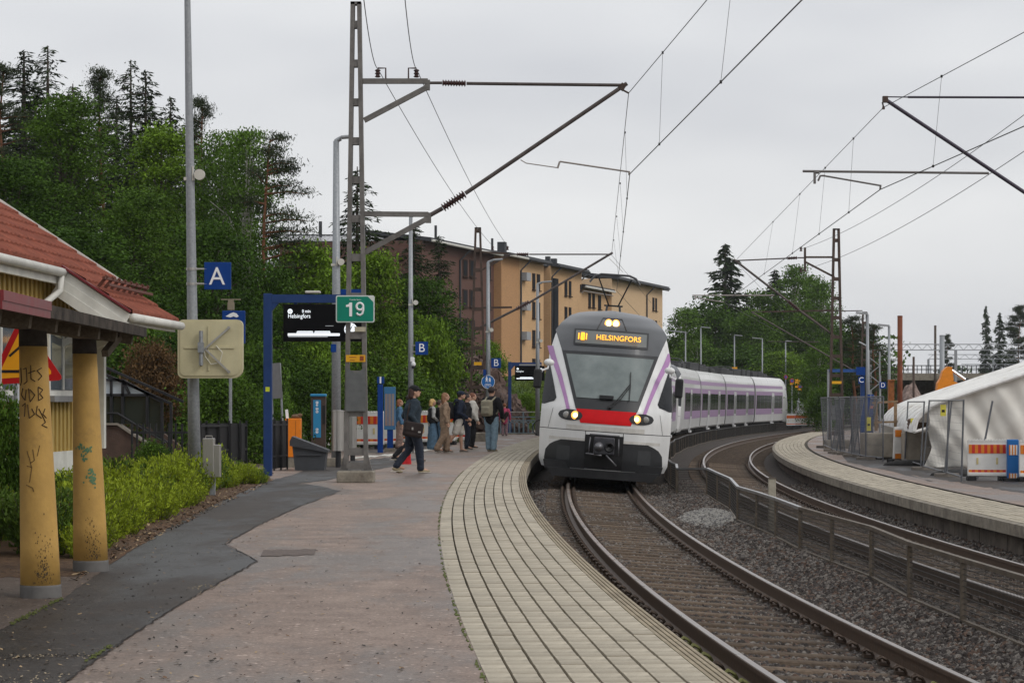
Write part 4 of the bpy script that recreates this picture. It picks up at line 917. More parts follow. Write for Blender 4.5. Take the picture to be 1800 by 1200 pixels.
# ---- gantry with the departure screen
def gantry(pxpost, y_base, y_top, px_end, board, label, Z, big):
    s_ = F / Z; o = Vector((xat(pxpost, Z), Z, PLAT)); g_ = thing('departure_gantry', label, 'departure board', o)
    X = lambda px: (px - pxpost) / s_; Zz = lambda py: zat(py, Z) - o.z
    tw = .165 if big else .15
    MB().box((0, 0, Zz(y_top) / 2 - .1), (tw, .14, Zz(y_top) + .2), bev=.01).build('post', m_bluep, g_)
    MB().box2((tw / 2 + .002, -.07, Zz(y_top) - .18), (X(px_end), .07, Zz(y_top) - .02)).build('beam', m_bluep, g_)
    b = MB(); b.prism([(tw / 2, Zz(y_top) - .18), (tw / 2 + .14, Zz(y_top) - .18), (tw / 2, Zz(y_top) - .34)], -.06, .06); b.build('gusset', m_bluep, g_)
    x0, y0, x1, y1 = board
    for k in (.15, .85): MB().box((X(x0 + (x1 - x0) * k), 0, (Zz(y_top) - .18 + Zz(y0)) / 2), (.06, .06, abs(Zz(y_top) - .18 - Zz(y0)) + .02)).build('hanger', m_bluep, g_)
    bd = MB().box(((X(x0) + X(x1)) / 2, -.02, (Zz(y0) + Zz(y1)) / 2), (X(x1) - X(x0), .2, Zz(y0) - Zz(y1)), bev=.012).build('screen', mat('screen_black', (.004, .004, .005), .4, var=0, spec=.08), g_)
    return g_, bd, X, Zz
m_lit = mat('screen_white', (.85, .9, .95), .5, var=0, emit=.75)
g1, bd, X, Zz = gantry(471, 835, 516, 628, (499, 535, 637, 600), 'blue gantry with large black departure screen reading Helsingfors', 44.6, True)
text('Helsingfors', .118, m_lit, bd, (X(507), -.125, Zz(556)), align='LEFT', sx=.83); text('0 min', .088, m_lit, bd, (X(539.5), -.125, Zz(547.5)), sx=.85, bold=.001)
b = MB(); b.lathe([(.048, -.126), (.048, -.121)], (X(511), 0, Zz(547.5)), 20, 'Y'); b.build('line_badge', m_lit, bd); text('U', .07, MATS['screen_black'], bd, (X(511), -.13, Zz(547.5)))
b = MB(); b.box2((X(507), -.126, Zz(590.5)), (X(598), -.121, Zz(586))); b.build('platform_strip', m_lit, bd)
b = MB(); b.prism([(X(522), Zz(585.4)), (X(523.5), Zz(582)), (X(550.5), Zz(582)), (X(552), Zz(585.4))], -.126, -.121); b.prism([(X(553), Zz(585.4)), (X(554.5), Zz(582)), (X(580.5), Zz(582)), (X(582), Zz(585.4))], -.126, -.121); b.build('train_diagram', m_lit, bd)
b = MB()
for k in range(26): b.box((X(524.5 + k * 2.15), -.1275, Zz(583.8)), (.011, .003, .012))
b.build('diagram_window', MATS['screen_black'], bd)
b = MB(); b.box2((X(573), -.126, Zz(573.4)), (X(587), -.121, Zz(572.6))); b.box2((X(508), -.126, Zz(592.8)), (X(577), -.121, Zz(591.8))); b.build('small_text_line', mat('screen_dim', (.5, .52, .55), .5, var=0, emit=.3), bd)
text('2', .09, m_lit, bd, (X(594), -.125, Zz(547.5)), align='CENTER')
b = MB(); b.lathe([(.125, -.127), (.125, -.121)], (X(617), 0, Zz(579)), 28, 'Y'); ck = b.build('clock_face', m_lit, bd)
b = MB()
for k in range(12): a = k * math.pi / 6; b.bar((X(617) + .085 * math.sin(a), -.1285, Zz(579) + .085 * math.cos(a)), (X(617) + .115 * math.sin(a), -.1285, Zz(579) + .115 * math.cos(a)), .012)
b.bar((X(617), -.1285, Zz(579)), (X(617) + .03, -.1285, Zz(579) + .06), .015); b.bar((X(617), -.1285, Zz(579)), (X(617) - .03, -.1285, Zz(579) - .09), .01); b.build('clock_mark', m_ink, ck)
b = MB(); b.box((X(550), 0, Zz(513.5)), (.30, .2, .05), bev=.02); b.build('beam_lamp', mat('speaker_white', (.55, .53, .47)), g1)
MB().box((X(471), -.073, Zz(684)), (.08, .003, .09)).build('sticker', mat('sticker_lime', (.55, .6, .04), .5, var=0), g1)
MB().box((X(617), .1, Zz(517)), (.42, .05, .20)).build('rear_sign', m_blue, g1)
g2, bd2, X, Zz = gantry(896, 770, 636, 952, (905, 643, 957, 669), 'smaller blue gantry with departure screen showing 2 near the railing', 104, False)
text('Helsingfors', .11, m_lit, bd2, (X(907), -.125, Zz(652.5)), align='LEFT', sx=.7); text('2', .24, m_lit, bd2, (X(951.5), -.125, Zz(650.5)), bold=.004); b = MB(); b.box2((X(908), -.126, Zz(666)), (X(943), -.121, Zz(664.3))); b.box2((X(914), -.126, Zz(664)), (X(936), -.121, Zz(662.5))); b.lathe([(.05, -.126), (.05, -.121)], (X(910), 0, Zz(648)), 14, 'Y'); b.build('train_diagram', m_lit, bd2)
b = MB(); b.box((X(932), 0, Zz(641)), (1.0, .15, .06)); b.build('beam_lamp', m_steel, g2)

# ---- grit bin, orange box, card reader, info pylon, litter bins
def at_g(px, py): return gnd(px, py)
Zb = 48.3; s_ = F / Zb; gb = thing('grit_bin', 'dark grey plastic grit bin with sloping lid beside the orange box', 'grit bin', (xat(545, Zb), Zb, PLAT))
m_bin = mat('bin_plastic', (.055, .058, .064), .55, var=.12, scale=5)
b = MB(); b.prism([(-.30, .0), (.31, .0), (.36, .40), (-.36, .52)], -.2, .3); b.build('tub', m_bin, gb); b = MB(); b.prism([(-.41, .52), (.40, .38), (.40, .43), (.30, .47), (-.36, .72), (-.41, .62)], -.25, .35); b.build('lid', m_bin, gb); MB().box((0, -.215, .33), (.5, .03, .03)).build('handle_ledge', m_bin, gb)
Zb = 50.5; ob = thing('orange_box', 'tall orange metal box standing on a concrete foot', 'utility box', (xat(516, Zb), Zb, PLAT)); z0 = zat(803, Zb) - PLAT; z1 = zat(735, Zb) - PLAT
m_or = mat('orange_paint', (.72, .20, .012), .45, var=.07)
MB().box((0, 0, (z0 + z1) / 2), (.34, .3, z1 - z0), bev=.012).build('body', m_or, ob); MB().box((.02, 0, z0 / 2), (.30, .26, z0)).build('foot', m_conc, ob); MB().box((.06, -.153, (z0 + z1) / 2 + .1), (.004, .004, z1 - z0 - .3)).build('door_gap', m_ink, ob)
op = thing('white_paper_cone', 'folded white paper stuck upright on the orange box', 'paper', (xat(505, Zb), Zb, z1 + PLAT)); b = MB(); b.add([(-.03, 0, 0), (.03, 0, 0), (.0, .02, .20), (-.05, .02, .19)], [(0, 1, 2, 3)]); b.add([(-.03, .01, 0), (.03, .05, 0), (.01, .05, .2), (-.05, .03, .19)], [(0, 1, 2, 3)]); b.build('sheet', mat('paper_white', (.75, .75, .75), .8, var=0), op)
ld = thing('brown_bag', 'crumpled brown paper bag lying on top of the orange box', 'bag', (xat(521, Zb), Zb, z1 + PLAT)); b = MB(); b.ell((0, 0, .045), (.12, .08, .05), 10, 6); b.ell((.08, -.02, .07), (.06, .06, .045), 8, 5); b.build('crumpled_bag', mat('bag_brown', (.16, .10, .06), .9, var=.4, scale=12, bump=.8), ld)
Zc = 62; cr_ = thing('card_reader', 'brown and blue upright travel card reader column', 'card reader', (xat(560, Zc), Zc, PLAT)); h1 = zat(693, Zc) - PLAT
b = MB(); b.prism([(-.19, 0), (.19, 0), (.2, h1 - .05), (-.2, h1 - .05)], -.12, .15); b.build('column', mat('reader_brown', (.085, .06, .05), .45, metal=.3, var=.15), cr_)
MB().box((0, 0, h1 - .02), (.43, .34, .07), bev=.02).build('cap', mat('reader_blue', (.03, .22, .42), .4, var=.05), cr_); fc = MB().box((-.03, -.125, h1 * .6), (.21, .02, h1 * .62)).build('front_panel', MATS['reader_blue'], cr_)
b = MB()
for k, dz in enumerate((.08, .15, .25, .33)): b.lathe([(.04 if k != 1 else .03, -.14), (.03, -.136)], (-.03, 0, h1 - .14 - dz), 12, 'Y')
for k in (.95, 1.02): b.lathe([(.04, -.14), (.03, -.136)], (-.03, 0, h1 - k), 12, 'Y')
b.build('card_symbol', mat('symbol_pale', (.6, .62, .66), .5, var=.4, scale=30), fc)
MB().box((.155, -.12, h1 - .55), (.08, .04, .5)).build('reader_unit', m_blk, cr_)
Zi = 65; s_ = F / Zi; ip = thing('info_pylon', 'dark blue information pylon topped by a white letter i', 'information sign', (xat(668.5, Zi), Zi, PLAT)); zi = lambda py: zat(py, Zi) - PLAT
MB().box((-.0, 0, zi(675) / 2), (.155, .12, zi(675)), bev=.008).build('post', m_blue, ip); hd_ = MB().box((.01, 0, zi(668)), (.2, .14, .19), bev=.008).build('head', m_blue, ip); text('i', .26, m_tw, hd_, (.01, -.075, zi(668)), bold=.012)
ib = thing('poster_case', 'blue framed poster case with timetables beside the i pylon', 'notice board', (xat(684, Zi + 1), Zi + 1, PLAT)); zi = lambda py: zat(py, Zi + 1) - PLAT
MB().box((.02, 0, (zi(680) + zi(755)) / 2), (.33, .16, zi(680) - zi(755)), bev=.01).build('case', mat('case_blue', (.05, .17, .33), .4, var=.05), ib); MB().box((.03, 0, zi(755) / 2), (.17, .12, zi(755))).build('leg', m_blue, ib); MB().box((.02, 0, .05), (.3, .3, .12)).build('foot', m_conc, ib)
for k in range(3): pc_ = MB().box((-.075 + .095 * k, -.083, (zi(692) + zi(748)) / 2), (.075, .006, zi(692) - zi(748))).build('poster', mat('poster_paper', (.5, .5, .5), .3, var=.5, scale=7, col2=(.3, .2, .18)), ib)
def steel_bin(px, w_, y0, y1, Z, label):
    t = thing('litter_bin', label, 'bin', (xat(px, Z), Z, PLAT)); z0, z1 = zat(y1, Z) - PLAT, zat(y0, Z) - PLAT
    MB().lathe([(w_ / 2, z0), (w_ / 2, z1)], (0, 0, 0), 20).build('drum', m_steel, t, smooth=False); MB().lathe([(w_ / 2 + .01, z1), (w_ / 2 + .01, z1 + .02), (w_ * .3, z1 + .03)], (0, 0, 0), 20).build('rim', m_steel, t); MB().lathe([(.06, 0), (.06, z0)], (0, 0, 0), 12).build('stem', m_iron, t)
steel_bin(594.5, .26, 723, 792, 50.2, 'round stainless steel litter bin fixed at the grey lamp post')
steel_bin(620, .20, 729, 790, 56, 'narrow steel bin seen between the legs of the lattice mast')
# tilted grey backs of road signs behind the gantry post
for k, (px_, pw, yt, yb_, tilt, lb) in enumerate(((484, 18, 638, 700, .09, 'grey back of a road sign leaning behind the blue gantry post'),)):
    Zt = 52; t = thing('sign_back', lb, 'sign', (xat(px_, Zt), Zt, PLAT)); zt_ = lambda py: zat(py, Zt) - PLAT
    MB().box((.02, 0, (zt_(yt) + zt_(yb_)) / 2), (pw * Zt / F, .02, zt_(yt) - zt_(yb_)), ry=-tilt).build('plate', mat('sign_back_grey', (.18, .18, .185), .5, metal=.3, var=.1), t)
    for dx in (-.1, .12): MB().tube([(dx + .08, .03, 0), (dx - .02, .03, zt_(yt))], .025, 8).build('pole', m_galvp, t)

# ---- water filled barriers along the back of the platform
m_bw = mat('barrier_white', (.66, .65, .62), .5, var=.1, scale=3, dirt=((.45, .43, .4), 2, .6)); m_bo = mat('barrier_orange', (.62, .19, .02), .45, var=.08); m_br = mat('barrier_red', (.5, .03, .02), .45, var=.08)
def barrier_mesh():
    b = MB(); b.box((0, 0, .5), (1.0, .07, .98), bev=.015); b.box((0, -.02, .06), (1.0, .14, .10), bev=.02)
    for k in range(14): b.box((-.46 + k * .071, 0, .99), (.035, .09, .06))
    band = MB()
    for k in range(12): band.mi = k % 2; band.box((-.43 + k * .0785, -.04, .75), (.0785, .012, .24)); band.box((-.43 + k * .0785, -.04, .13), (.0785, .012, .1))
    lab = MB(); lab.box((-.25, -.04, .42), (.05, .01, .18)); lab.box((.25, -.04, .42), (.05, .01, .18))
    ft = MB(); ft.box((-.4, 0, -.06), (.22, .4, .12)); ft.box((.4, 0, -.06), (.22, .4, .12))
    return b.mesh('barrier_body', m_bw), band.mesh('barrier_band', [m_bo, m_br]), lab.mesh('barrier_label', mat('label_tan', (.55, .45, .22), .6)), ft.mesh('barrier_foot', m_blk)
BAR = barrier_mesh()
def barrier(loc, rz, label, group=None, sc=(1, 1, 1)):
    t = thing('road_barrier', label, 'barrier', Vector(loc) + Vector((0, 0, .12 * sc[2])), rz, group); t.scale = sc
    bo = obj('body', BAR[0], t); obj('striped_band', BAR[1], bo); obj('label_plate', BAR[2], bo); obj('foot', BAR[3], t); return t
for i, (px_, w_, Zk) in enumerate(((546, 1.0, 68), (580, 1.0, 69), (640, 1.1, 70), (668, 1.0, 71), (730, 1.0, 75), (771, 1.0, 77), (800, 1.0, 79))):
    barrier((xat(px_, Zk), Zk, PLAT), rnd.uniform(-.25, .15), ['white orange barrier behind the orange box', 'white orange barrier beside the card reader', 'white orange barrier behind the lattice mast legs', 'white orange barrier behind the information pylon', 'white orange barrier behind the capped man', 'white orange barrier behind the blond woman', 'white orange barrier behind the man in white shorts'][i], 'barriers along the back of the platform', (w_ * 1.15, 1, 1.02))
# ---- steel poles of lamps along the platform
def lamp_post(px, y_base, y_top, Z, hx, label, r=.07, base=None, n=0):
    z0 = PLAT; t = thing('lamp_post', label, 'lamp post', (xat(px, Z), Z, z0)); H = zat(y_top, Z) - z0
    b = MB(); b.tube([(0, 0, 0), (0, 0, H * .5), (0, 0, H)], [r, r * .85, r * .6], 12); b.build('mast', m_galvp, t, smooth=True)
    b = MB(); b.tube([(0, 0, H - .05), (0, 0, H), (hx * .3, 0, H + .06)], r * .5, 8); b.build('bracket', m_galvp, t); b = MB(); b.box((hx * .65, 0, H + .09), (abs(hx) * .75, .22, .07), bev=.03, ry=-.08 * (1 if hx > 0 else -1)); b.build('lamp_head', mat('lamp_head_grey', (.30, .31, .32), .4, var=.05), t)
    if base: MB().box((0, 0, base / 2), (.4, .4, base), bev=.02).build('foundation', m_conc, t)
    return t, (lambda py: zat(py, Z) - z0), (lambda px_: xat(px_, Z) - xat(px, Z))
def board(t, x, z, wd, ht, m=None, y=-.09): return MB().box((x, y, z), (wd, .025, ht), bev=.004).build('letter_plate', m or m_blue, t)
t, zf, xf = lamp_post(591, 820, 248, 51, .34, 'thick grey lamp post standing behind the lattice mast', .11, .2); speaker(t, (xf(600), -.1, zf(461)), .075); board(t, xf(587), zf(612), .12, .18)
t, zf, xf = lamp_post(722, 793, 381, 65, .42, 'slender grey lamp post with camera and B sign above the queue', .085); speaker(t, (xf(731), -.1, zf(532)), .07); bd_ = board(t, xf(741.5), zf(612), .36, .37); text('B', .34, m_tw, bd_, (xf(741.5), -.106, zf(612)), bold=0)
b = MB(); b.box((xf(725), -.05, zf(632)), (.12, .12, .14), bev=.02); b.ell((xf(727), -.1, zf(640)), (.065, .065, .075), 12, 8); b.build('camera_housing', mat('camera_white', (.7, .7, .7), .4, var=.05), t); b = MB(); b.ell((xf(727), -.12, zf(645)), (.05, .05, .05), 12, 8); b.build('camera_lens', m_blk, t)
for z in (607, 618): MB().box((xf(730), -.05, zf(z)), (.3, .03, .03)).build('clamp', m_steel, t)
t, zf, xf = lamp_post(858, 775, 461, 80, .5, 'grey lamp post carrying B sign and round blue path sign', .09); speaker(t, (xf(864), -.1, zf(580)), .07); bd_ = board(t, xf(872), zf(638), .34, .34); text('B', .34, m_tw, bd_, (xf(872), -.106, zf(638)), bold=0)
b = MB(); b.lathe([(.235, -.12), (.235, -.10)], (xf(858), 0, zf(671)), 28, 'Y'); rs_ = b.build('round_sign', mat('round_blue', (.01, .13, .42), .4, var=.03), t)
b = MB(); b.tube([(xf(858) + .23 * math.cos(a), -.122, zf(671) + .23 * math.sin(a)) for a in lin(0, 2 * math.pi, 28)], .008, 5); b.build('sign_rim', m_tw, rs_)
b = MB(); cx_, cz_ = xf(858), zf(671)
for dx, h in ((-.05, .17), (.06, .12)): b.lathe([(.022, -.128), (.022, -.122)], (cx_ + dx, 0, cz_ + .02 + h * .9), 10, 'Y'); b.prism([(cx_ + dx - .03, cz_ + .0 + h * .3), (cx_ + dx + .03, cz_ + .0 + h * .3), (cx_ + dx + .035, cz_ + h * .85), (cx_ + dx - .035, cz_ + h * .85)], -.128, -.122); b.bar((cx_ + dx - .015, -.125, cz_ + h * .3), (cx_ + dx - .03, -.125, cz_ - .01), .018); b.bar((cx_ + dx + .015, -.125, cz_ + h * .3), (cx_ + dx + .025, -.125, cz_ - .01), .018)
for dx in (-.07, .06): b.tube([(cx_ + dx + .045 * math.cos(a), -.125, cz_ - .12 + .045 * math.sin(a)) for a in lin(0, 2 * math.pi, 14)], .007, 4)
b.bar((cx_ - .07, -.125, cz_ - .12), (cx_ - .02, -.125, cz_ - .06), .012); b.bar((cx_ + .06, -.125, cz_ - .12), (cx_ - .02, -.125, cz_ - .06), .012); b.build('path_symbol', m_tw, rs_)
MB().box((xf(852), -.1, zf(655)), (.1, .1, .22)).build('blue_box', m_blue, t)
t, zf, xf = lamp_post(945, 765, 499, 98, .6, 'farthest grey lamp post, beside the train with a small horn', .10); speaker(t, (xf(951), -.1, zf(599)), .07)

# ---- blue-grey railing with arches and the bicycle behind the train's corner
ra = thing('arched_railing', 'blue grey railing with a row of small arches beyond the queue', 'railing', (xat(880, 101), 101, PLAT)); m_rg = mat('railing_blue', (.13, .18, .21), .5, var=.15); wL = (960 - 880) * 101 / F
MB().bar((0, 0, .78), (wL, 0, .78), .05, .05).build('top_rail', m_rg, ra); MB().bar((0, 0, .62), (wL, 0, .62), .04, .05).build('mid_rail', m_rg, ra); MB().bar((0, 0, .05), (wL, 0, .05), .05, .08).build('bottom_rail', m_rg, ra); MB().bar((-.1, .1, 1.0), (wL, .1, 1.0), .04, .04).build('upper_handrail', m_steel, ra)
k = 0; x = .1
while x < wL - .1:
    b = MB(); b.tube([(x - .09, 0, .08), (x - .09, 0, .45)] + [(x - .09 * math.cos(a), 0, .45 + .1 * math.sin(a)) for a in lin(0, math.pi, 8)] + [(x + .09, 0, .45), (x + .09, 0, .08)], .02, 5); b.build('arch', m_rg, ra); x += .205
for x in (0, wL * .5, wL): MB().box((x, 0, .5), (.06, .06, 1.0)).build('post', m_rg, ra)
kb = MB().box2((-.4, -.2, 0), (wL, .1, .06)); kb.build('kerb', m_conc, ra)
Zy = 97; bi = thing('bicycle', 'dark bicycle parked at the railing, half hidden by the train', 'bicycle', (xat(950, Zy), Zy, PLAT), -.12); m_ty = mat('tyre', (.02, .02, .02), .8)
for dx in (0, 1.05):
    b = MB(); b.tube([(dx + .33 * math.cos(a), 0, .34 + .33 * math.sin(a)) for a in lin(0, 2 * math.pi, 24)], .02, 6); wh = b.build('wheel', m_ty, bi)
    b = MB()
    for k in range(9): a = k * math.pi / 4.5; b.bar((dx, 0, .34), (dx + .32 * math.cos(a), 0, .34 + .32 * math.sin(a)), .004)
    b.build('spoke', m_steel, wh)
b = MB()
for a, c in (((0, .34), (.25, .85)), ((.25, .85), (.8, .9)), ((.25, .8), (.5, .34)), ((.5, .34), (.83, .85)), ((1.05, .34), (.8, .95)), ((0, .34), (.5, .34))): b.tube([(a[0], 0, a[1]), (c[0], 0, c[1])], .018, 6)
b.build('frame', m_iron, bi); b = MB(); b.ell((.22, 0, .95), (.13, .07, .04), 10, 6); b.build('saddle', m_blk, bi); b = MB(); b.tube([(.8, -.25, 1.05), (.82, -.1, 1.0), (.82, .1, 1.0), (.8, .25, 1.05)], .014, 6); b.build('handlebar', m_steel, bi)
# ================================================================== catenary: masts, arms, wires
m_mast = mat('mast_zinc', (.165, .155, .145), .6, metal=.3, var=.25, scale=6, dirt=((.10, .08, .065), 1.5, .55))
m_mastr = mat('mast_rust', (.075, .052, .042), .75, metal=.2, var=.35, scale=5)
m_ins = mat('insulator_brown', (.05, .022, .02), .3, var=.15)
m_tube = mat('arm_tube', (.085, .07, .065), .55, metal=.3, var=.25, scale=5)
m_cable = mat('overhead_wire', (.035, .033, .033), .5, metal=.4, var=0)
def ribs(mb, a, b, r0=.03, r1=.075, n=8):
    a = Vector(a); b = Vector(b); pth = []; rs = []
    for k in range(n):
        for f, r in ((.1, r0), (.3, r1), (.55, r1 * .85), (.75, r0)): pth.append(a.lerp(b, (k + f) / n)); rs.append(r)
    mb.tube(pth, rs, 12)
def lattice(t, H, w0, w1, m, dp=.2, step=.7, leg=.075):
    """two channel legs that close towards the top, joined by plates"""
    for s in (-1, 1): b = MB(); b.bar((s * w0 / 2, 0, 0), (s * w1 / 2, 0, H), leg, dp); b.build('leg', m, t)
    z = .55; 
    while z < H:
        w_ = w0 + (w1 - w0) * z / H - leg
        MB().box((0, -dp * .35, z), (w_, .02, .13)).build('batten_plate', m, t); MB().box((0, dp * .35, z), (w_, .02, .13)).build('batten_plate', m, t); z += step
    MB().box((0, 0, H - .02), (w1 + leg, dp, .05)).build('mast_cap', m, t)
Z1 = 41.1; o1 = Vector((xat(626, Z1), Z1, PLAT))
mast = thing('catenary_mast', 'tall grey lattice catenary mast on concrete block carrying the green 19 sign', 'mast', o1)
lattice(mast, zat(5, Z1) - PLAT, .37, .115, m_mast)
m1 = lambda px, py, dy=0: at(px, py, Z1) - o1 + Vector((0, dy, 0))
b = MB(); b.box((0, 0, .10), (.66, .62, .22), bev=.03); b.build('foundation', m_conc, mast)
for s in (-1, 1): b = MB(); b.prism([(s * .22, .2), (s * .30, .2), (s * .22, .48)], -.06, .06); b.box((s * .2, 0, .215), (.2, .3, .025)); b.build('base_gusset', m_mast, mast)
MB().box((0, -.12, m1(0, 697).z), (.36, .02, .52)).build('cabinet_plate', mat('plate_grey', (.14, .145, .145), .5, metal=.4, var=.15), mast)
MB().box((0, -.11, .3), (.34, .02, .12)).build('batten_plate', m_mast, mast)
b = MB(); b.prism([(-.17, m1(0, 672).z), (.17, m1(0, 672).z), (.17, m1(0, 645).z), (0, m1(0, 657).z), (-.17, m1(0, 645).z)], -.125, -.11); b.build('climb_guard', MATS['plate_grey'], mast)
yp = MB().box((0, -.125, m1(0, 630).z), (.35, .012, .125)).build('warning_plate', mat('warn_yellow', (.70, .36, .015), .45, var=.05), mast)
b = MB(); b.box((.11, -.133, m1(0, 630).z), (.07, .004, .085)); b.box((-.05, -.133, m1(0, 628).z), (.13, .004, .012)); b.box((-.06, -.133, m1(0, 633).z), (.09, .004, .01)); b.build('printed_marks', mat('print_red', (.25, .06, .02), .5, var=0), yp)
MB().box((.08, -.125, m1(0, 579).z), (.2, .012, .085)).build('paper_plate', mat('plate_tan', (.42, .38, .28), .6, var=.2), mast)
sp_ = thing('track_number_sign', 'green sign with white border and number 19 on lattice mast', 'sign', m1(625.5, 543.5, -.17) + o1)
def rrect(w_, h, r, cut=0):
    pts_ = []
    for sx, sz, a0 in ((1, 1, 0), (-1, 1, 90), (-1, -1, 180), (1, -1, 270)):
        if cut and (sx, sz) == (1, 1): pts_ += [(w_ / 2, h / 2 - cut), (w_ / 2 - cut, h / 2)]; continue
        for j in range(5): a = R(a0 + 22.5 * j); pts_.append((sx * (w_ / 2 - r) + r * math.cos(a), sz * (h / 2 - r) + r * math.sin(a)))
    return pts_
b = MB(); b.prism(rrect(.695, .485, .035), .0, .03); pl = b.build('plate', mat('sign_border', (.62, .64, .62), .5, var=.05), sp_)
b = MB(); b.prism(rrect(.655, .445, .02, .10), -.006, .0); b.build('green_face', mat('sign_green', (.0, .20, .13), .4, var=.05), pl)
b = MB(); b.prism([(-.055, -.135), (-.055, .115), (-.1, .115), (-.115, .085), (-.165, .07), (-.165, .035), (-.105, .04), (-.105, -.135)], -.011, -.006); b.build('digit_one', m_tw, pl)
b = MB()
for a0, a1, cx0, cz0, rx0, rz0 in ((0, 360, .085, .045, .06, .062),): b.tube([(cx0 + rx0 * math.cos(R(a)), -.0085, cz0 + rz0 * math.sin(R(a))) for a in lin(a0, a1, 22)], .021, 6)
b.tube([(.145, -.0085, .045), (.145, -.0085, -.02), (.128, -.0085, -.085), (.085, -.0085, -.112), (.045, -.0085, -.098), (.028, -.0085, -.07)], .021, 6); b.build('digit_nine', m_tw, pl, smooth=False); text('Tuusulan Seutu', .034, m_tw, pl, (0, -.009, .165))
MB().box((0, .07, 0), (.10, .1, .3)).build('bracket', m_mast, sp_)
def arm(mb, a, b_, w_=.09): mb.bar(a, b_, w_, w_)
b = MB(); arm(b, m1(634, 143), m1(752, 143)); arm(b, m1(640, 212), m1(752, 153)); b.bar(m1(751, 141), m1(751, 159), .1, .08); b.build('upper_bracket', m_mast, mast)
b = MB(); arm(b, m1(640, 376), m1(753, 377)); arm(b, m1(641, 444), m1(752, 384)); b.bar(m1(753, 374), m1(753, 392), .1, .08); b.build('lower_bracket', m_mast, mast)
for px_ in (664, 732):
    b = MB(); ribs(b, m1(px_, 137), m1(px_, 121), .035, .055, 3); s = 1 if px_ < 700 else -1; b.tube([m1(px_ + s * 14, 140), m1(px_ + s * 14, 120), m1(px_, 120)], .016, 5); b.build('feeder_insulator', m_ins, mast)
can = thing('cantilever_arm', 'near cantilever arm with dark insulators reaching over the train track', 'cantilever', m1(753, 377) + o1); oc = m1(753, 377) + o1
c1 = lambda px, py, dy=0: at(px, py, Z1 + dy) - oc
b = MB(); b.tube([c1(753, 146), c1(777, 146)], .028, 6); b.tube([c1(820, 147), c1(1092, 150)], .030, 8); b.build('tie_tube', m_tube, can)
b = MB(); ribs(b, c1(777, 146), c1(820, 147), .035, .062, 9); b.build('insulator', m_ins, can)
b = MB(); b.tube([c1(753, 380), c1(778, 366)], .04, 8); b.tube([c1(818, 340), c1(1102, 147)], .038, 10); b.build('strut_tube', m_tube, can)
b = MB(); ribs(b, c1(778, 366), c1(818, 340), .04, .085, 9); b.build('insulator', m_ins, can)
b = MB(); b.box(c1(1094, 153), (.1, .08, .12), ry=.6); b.tube([c1(1094, 158), c1(1105, 164)], .018, 6); b.build('clamp', m_mastr, can)
b = MB(); b.tube([c1(915, 281), c1(925, 287), c1(980, 295)], .010, 5); b.tube([c1(980, 296), c1(984, 284)], .02, 6); b.tube([c1(984, 284), c1(1105, 302)], .017, 6); b.tube([c1(1106, 301), c1(1106, 308)], .02, 6); b.build('steady_arm', mat('arm_alu', (.30, .27, .25), .5, metal=.4, var=.1), can)

# further masts: (px, top y, depth)
def mast_at(px, y_top, Z, label, m, base, w0=.40, w1=.17, fnd=True):
    o = Vector((xat(px, Z), Z, base)); t = thing('catenary_mast', label, 'mast', o); lattice(t, zat(y_top, Z) - base, w0, w1, m, .18, .72, .08)
    if fnd: MB().box((0, 0, .15), (.9, .8, .34), bev=.04).build('foundation', m_conc, t)
    return t, o, (lambda px_, py, dy=0: at(px_, py, Z + dy) - o)
t, o, m = mast_at(840, 400, 84, 'brown lattice catenary mast behind the queue of passengers', m_mastr, PLAT, .62, .16)
b = MB(); arm(b, m(845, 443), m(893, 446), .07); arm(b, m(846, 475), m(893, 449), .07); arm(b, m(846, 541), m(900, 540), .07); b.build('bracket', m_mastr, t); MB().box((0, -.1, m(0, 639).z), (.28, .02, .12)).build('warning_plate', MATS['warn_yellow'], t)
for px_ in (866, 892): b = MB(); ribs(b, m(px_, 440), m(px_, 432), .03, .06, 3); b.build('feeder_insulator', m_ins, t)
c2 = thing('cantilever_arm', 'second cantilever arm reaching over the train roof before the brick building', 'cantilever', m(900, 545) + o); q0 = m(900, 545)
k = lambda px_, py, dy=0: m(px_, py, dy) - q0
b = MB(); b.tube([k(893, 447), k(908, 447)], .03, 6); b.tube([k(930, 447), k(1072, 447)], .028, 6); b.tube([k(845, 575), k(910, 542)], .045, 8); b.tube([k(930, 532), k(1077, 444)], .042, 8); b.build('strut_tube', m_tube, c2)
b = MB(); ribs(b, k(908, 447), k(930, 447), .04, .07, 6); ribs(b, k(908, 543), k(931, 530), .045, .09, 7); b.build('insulator', m_ins, c2)
b = MB(); b.tube([k(1023, 515), k(1026, 511), k(1078, 520)], .018, 5); b.tube([k(1071, 454), k(1095, 478)], .008, 4); b.build('steady_arm', MATS['arm_alu'], c2)
Zr = 85; t, o, m = mast_at(1470, 402, Zr, 'brown lattice mast rising from the grey site fence on far platform', m_mastr, PLAT2, .52, .17)
b = MB(); arm(b, m(1415, 452), m(1466, 452), .07); arm(b, m(1415, 460), m(1467, 487), .07); b.bar(m(1415, 435), m(1415, 477), .08, .06); arm(b, m(1340, 548), m(1466, 545), .05); arm(b, m(1412, 548), m(1467, 590), .05); b.build('bracket', m_mastr, t); MB().box((0, -.11, m(0, 672).z), (.36, .02, .10)).build('warning_plate', MATS['warn_yellow'], t); MB().box((0, -.12, m(0, 725).z), (.36, .03, .55)).build('cabinet_plate', MATS['plate_grey'], t)
for py in (438, 475): b = MB(); ribs(b, m(1408, py + 4), m(1408, py - 5), .03, .06, 3); b.build('feeder_insulator', m_ins, t)
c3 = thing('cantilever_arm', 'long cantilever arm from the brown mast crossing in front of spruce', 'cantilever', m(1415, 545) + o); q0 = m(1415, 545)
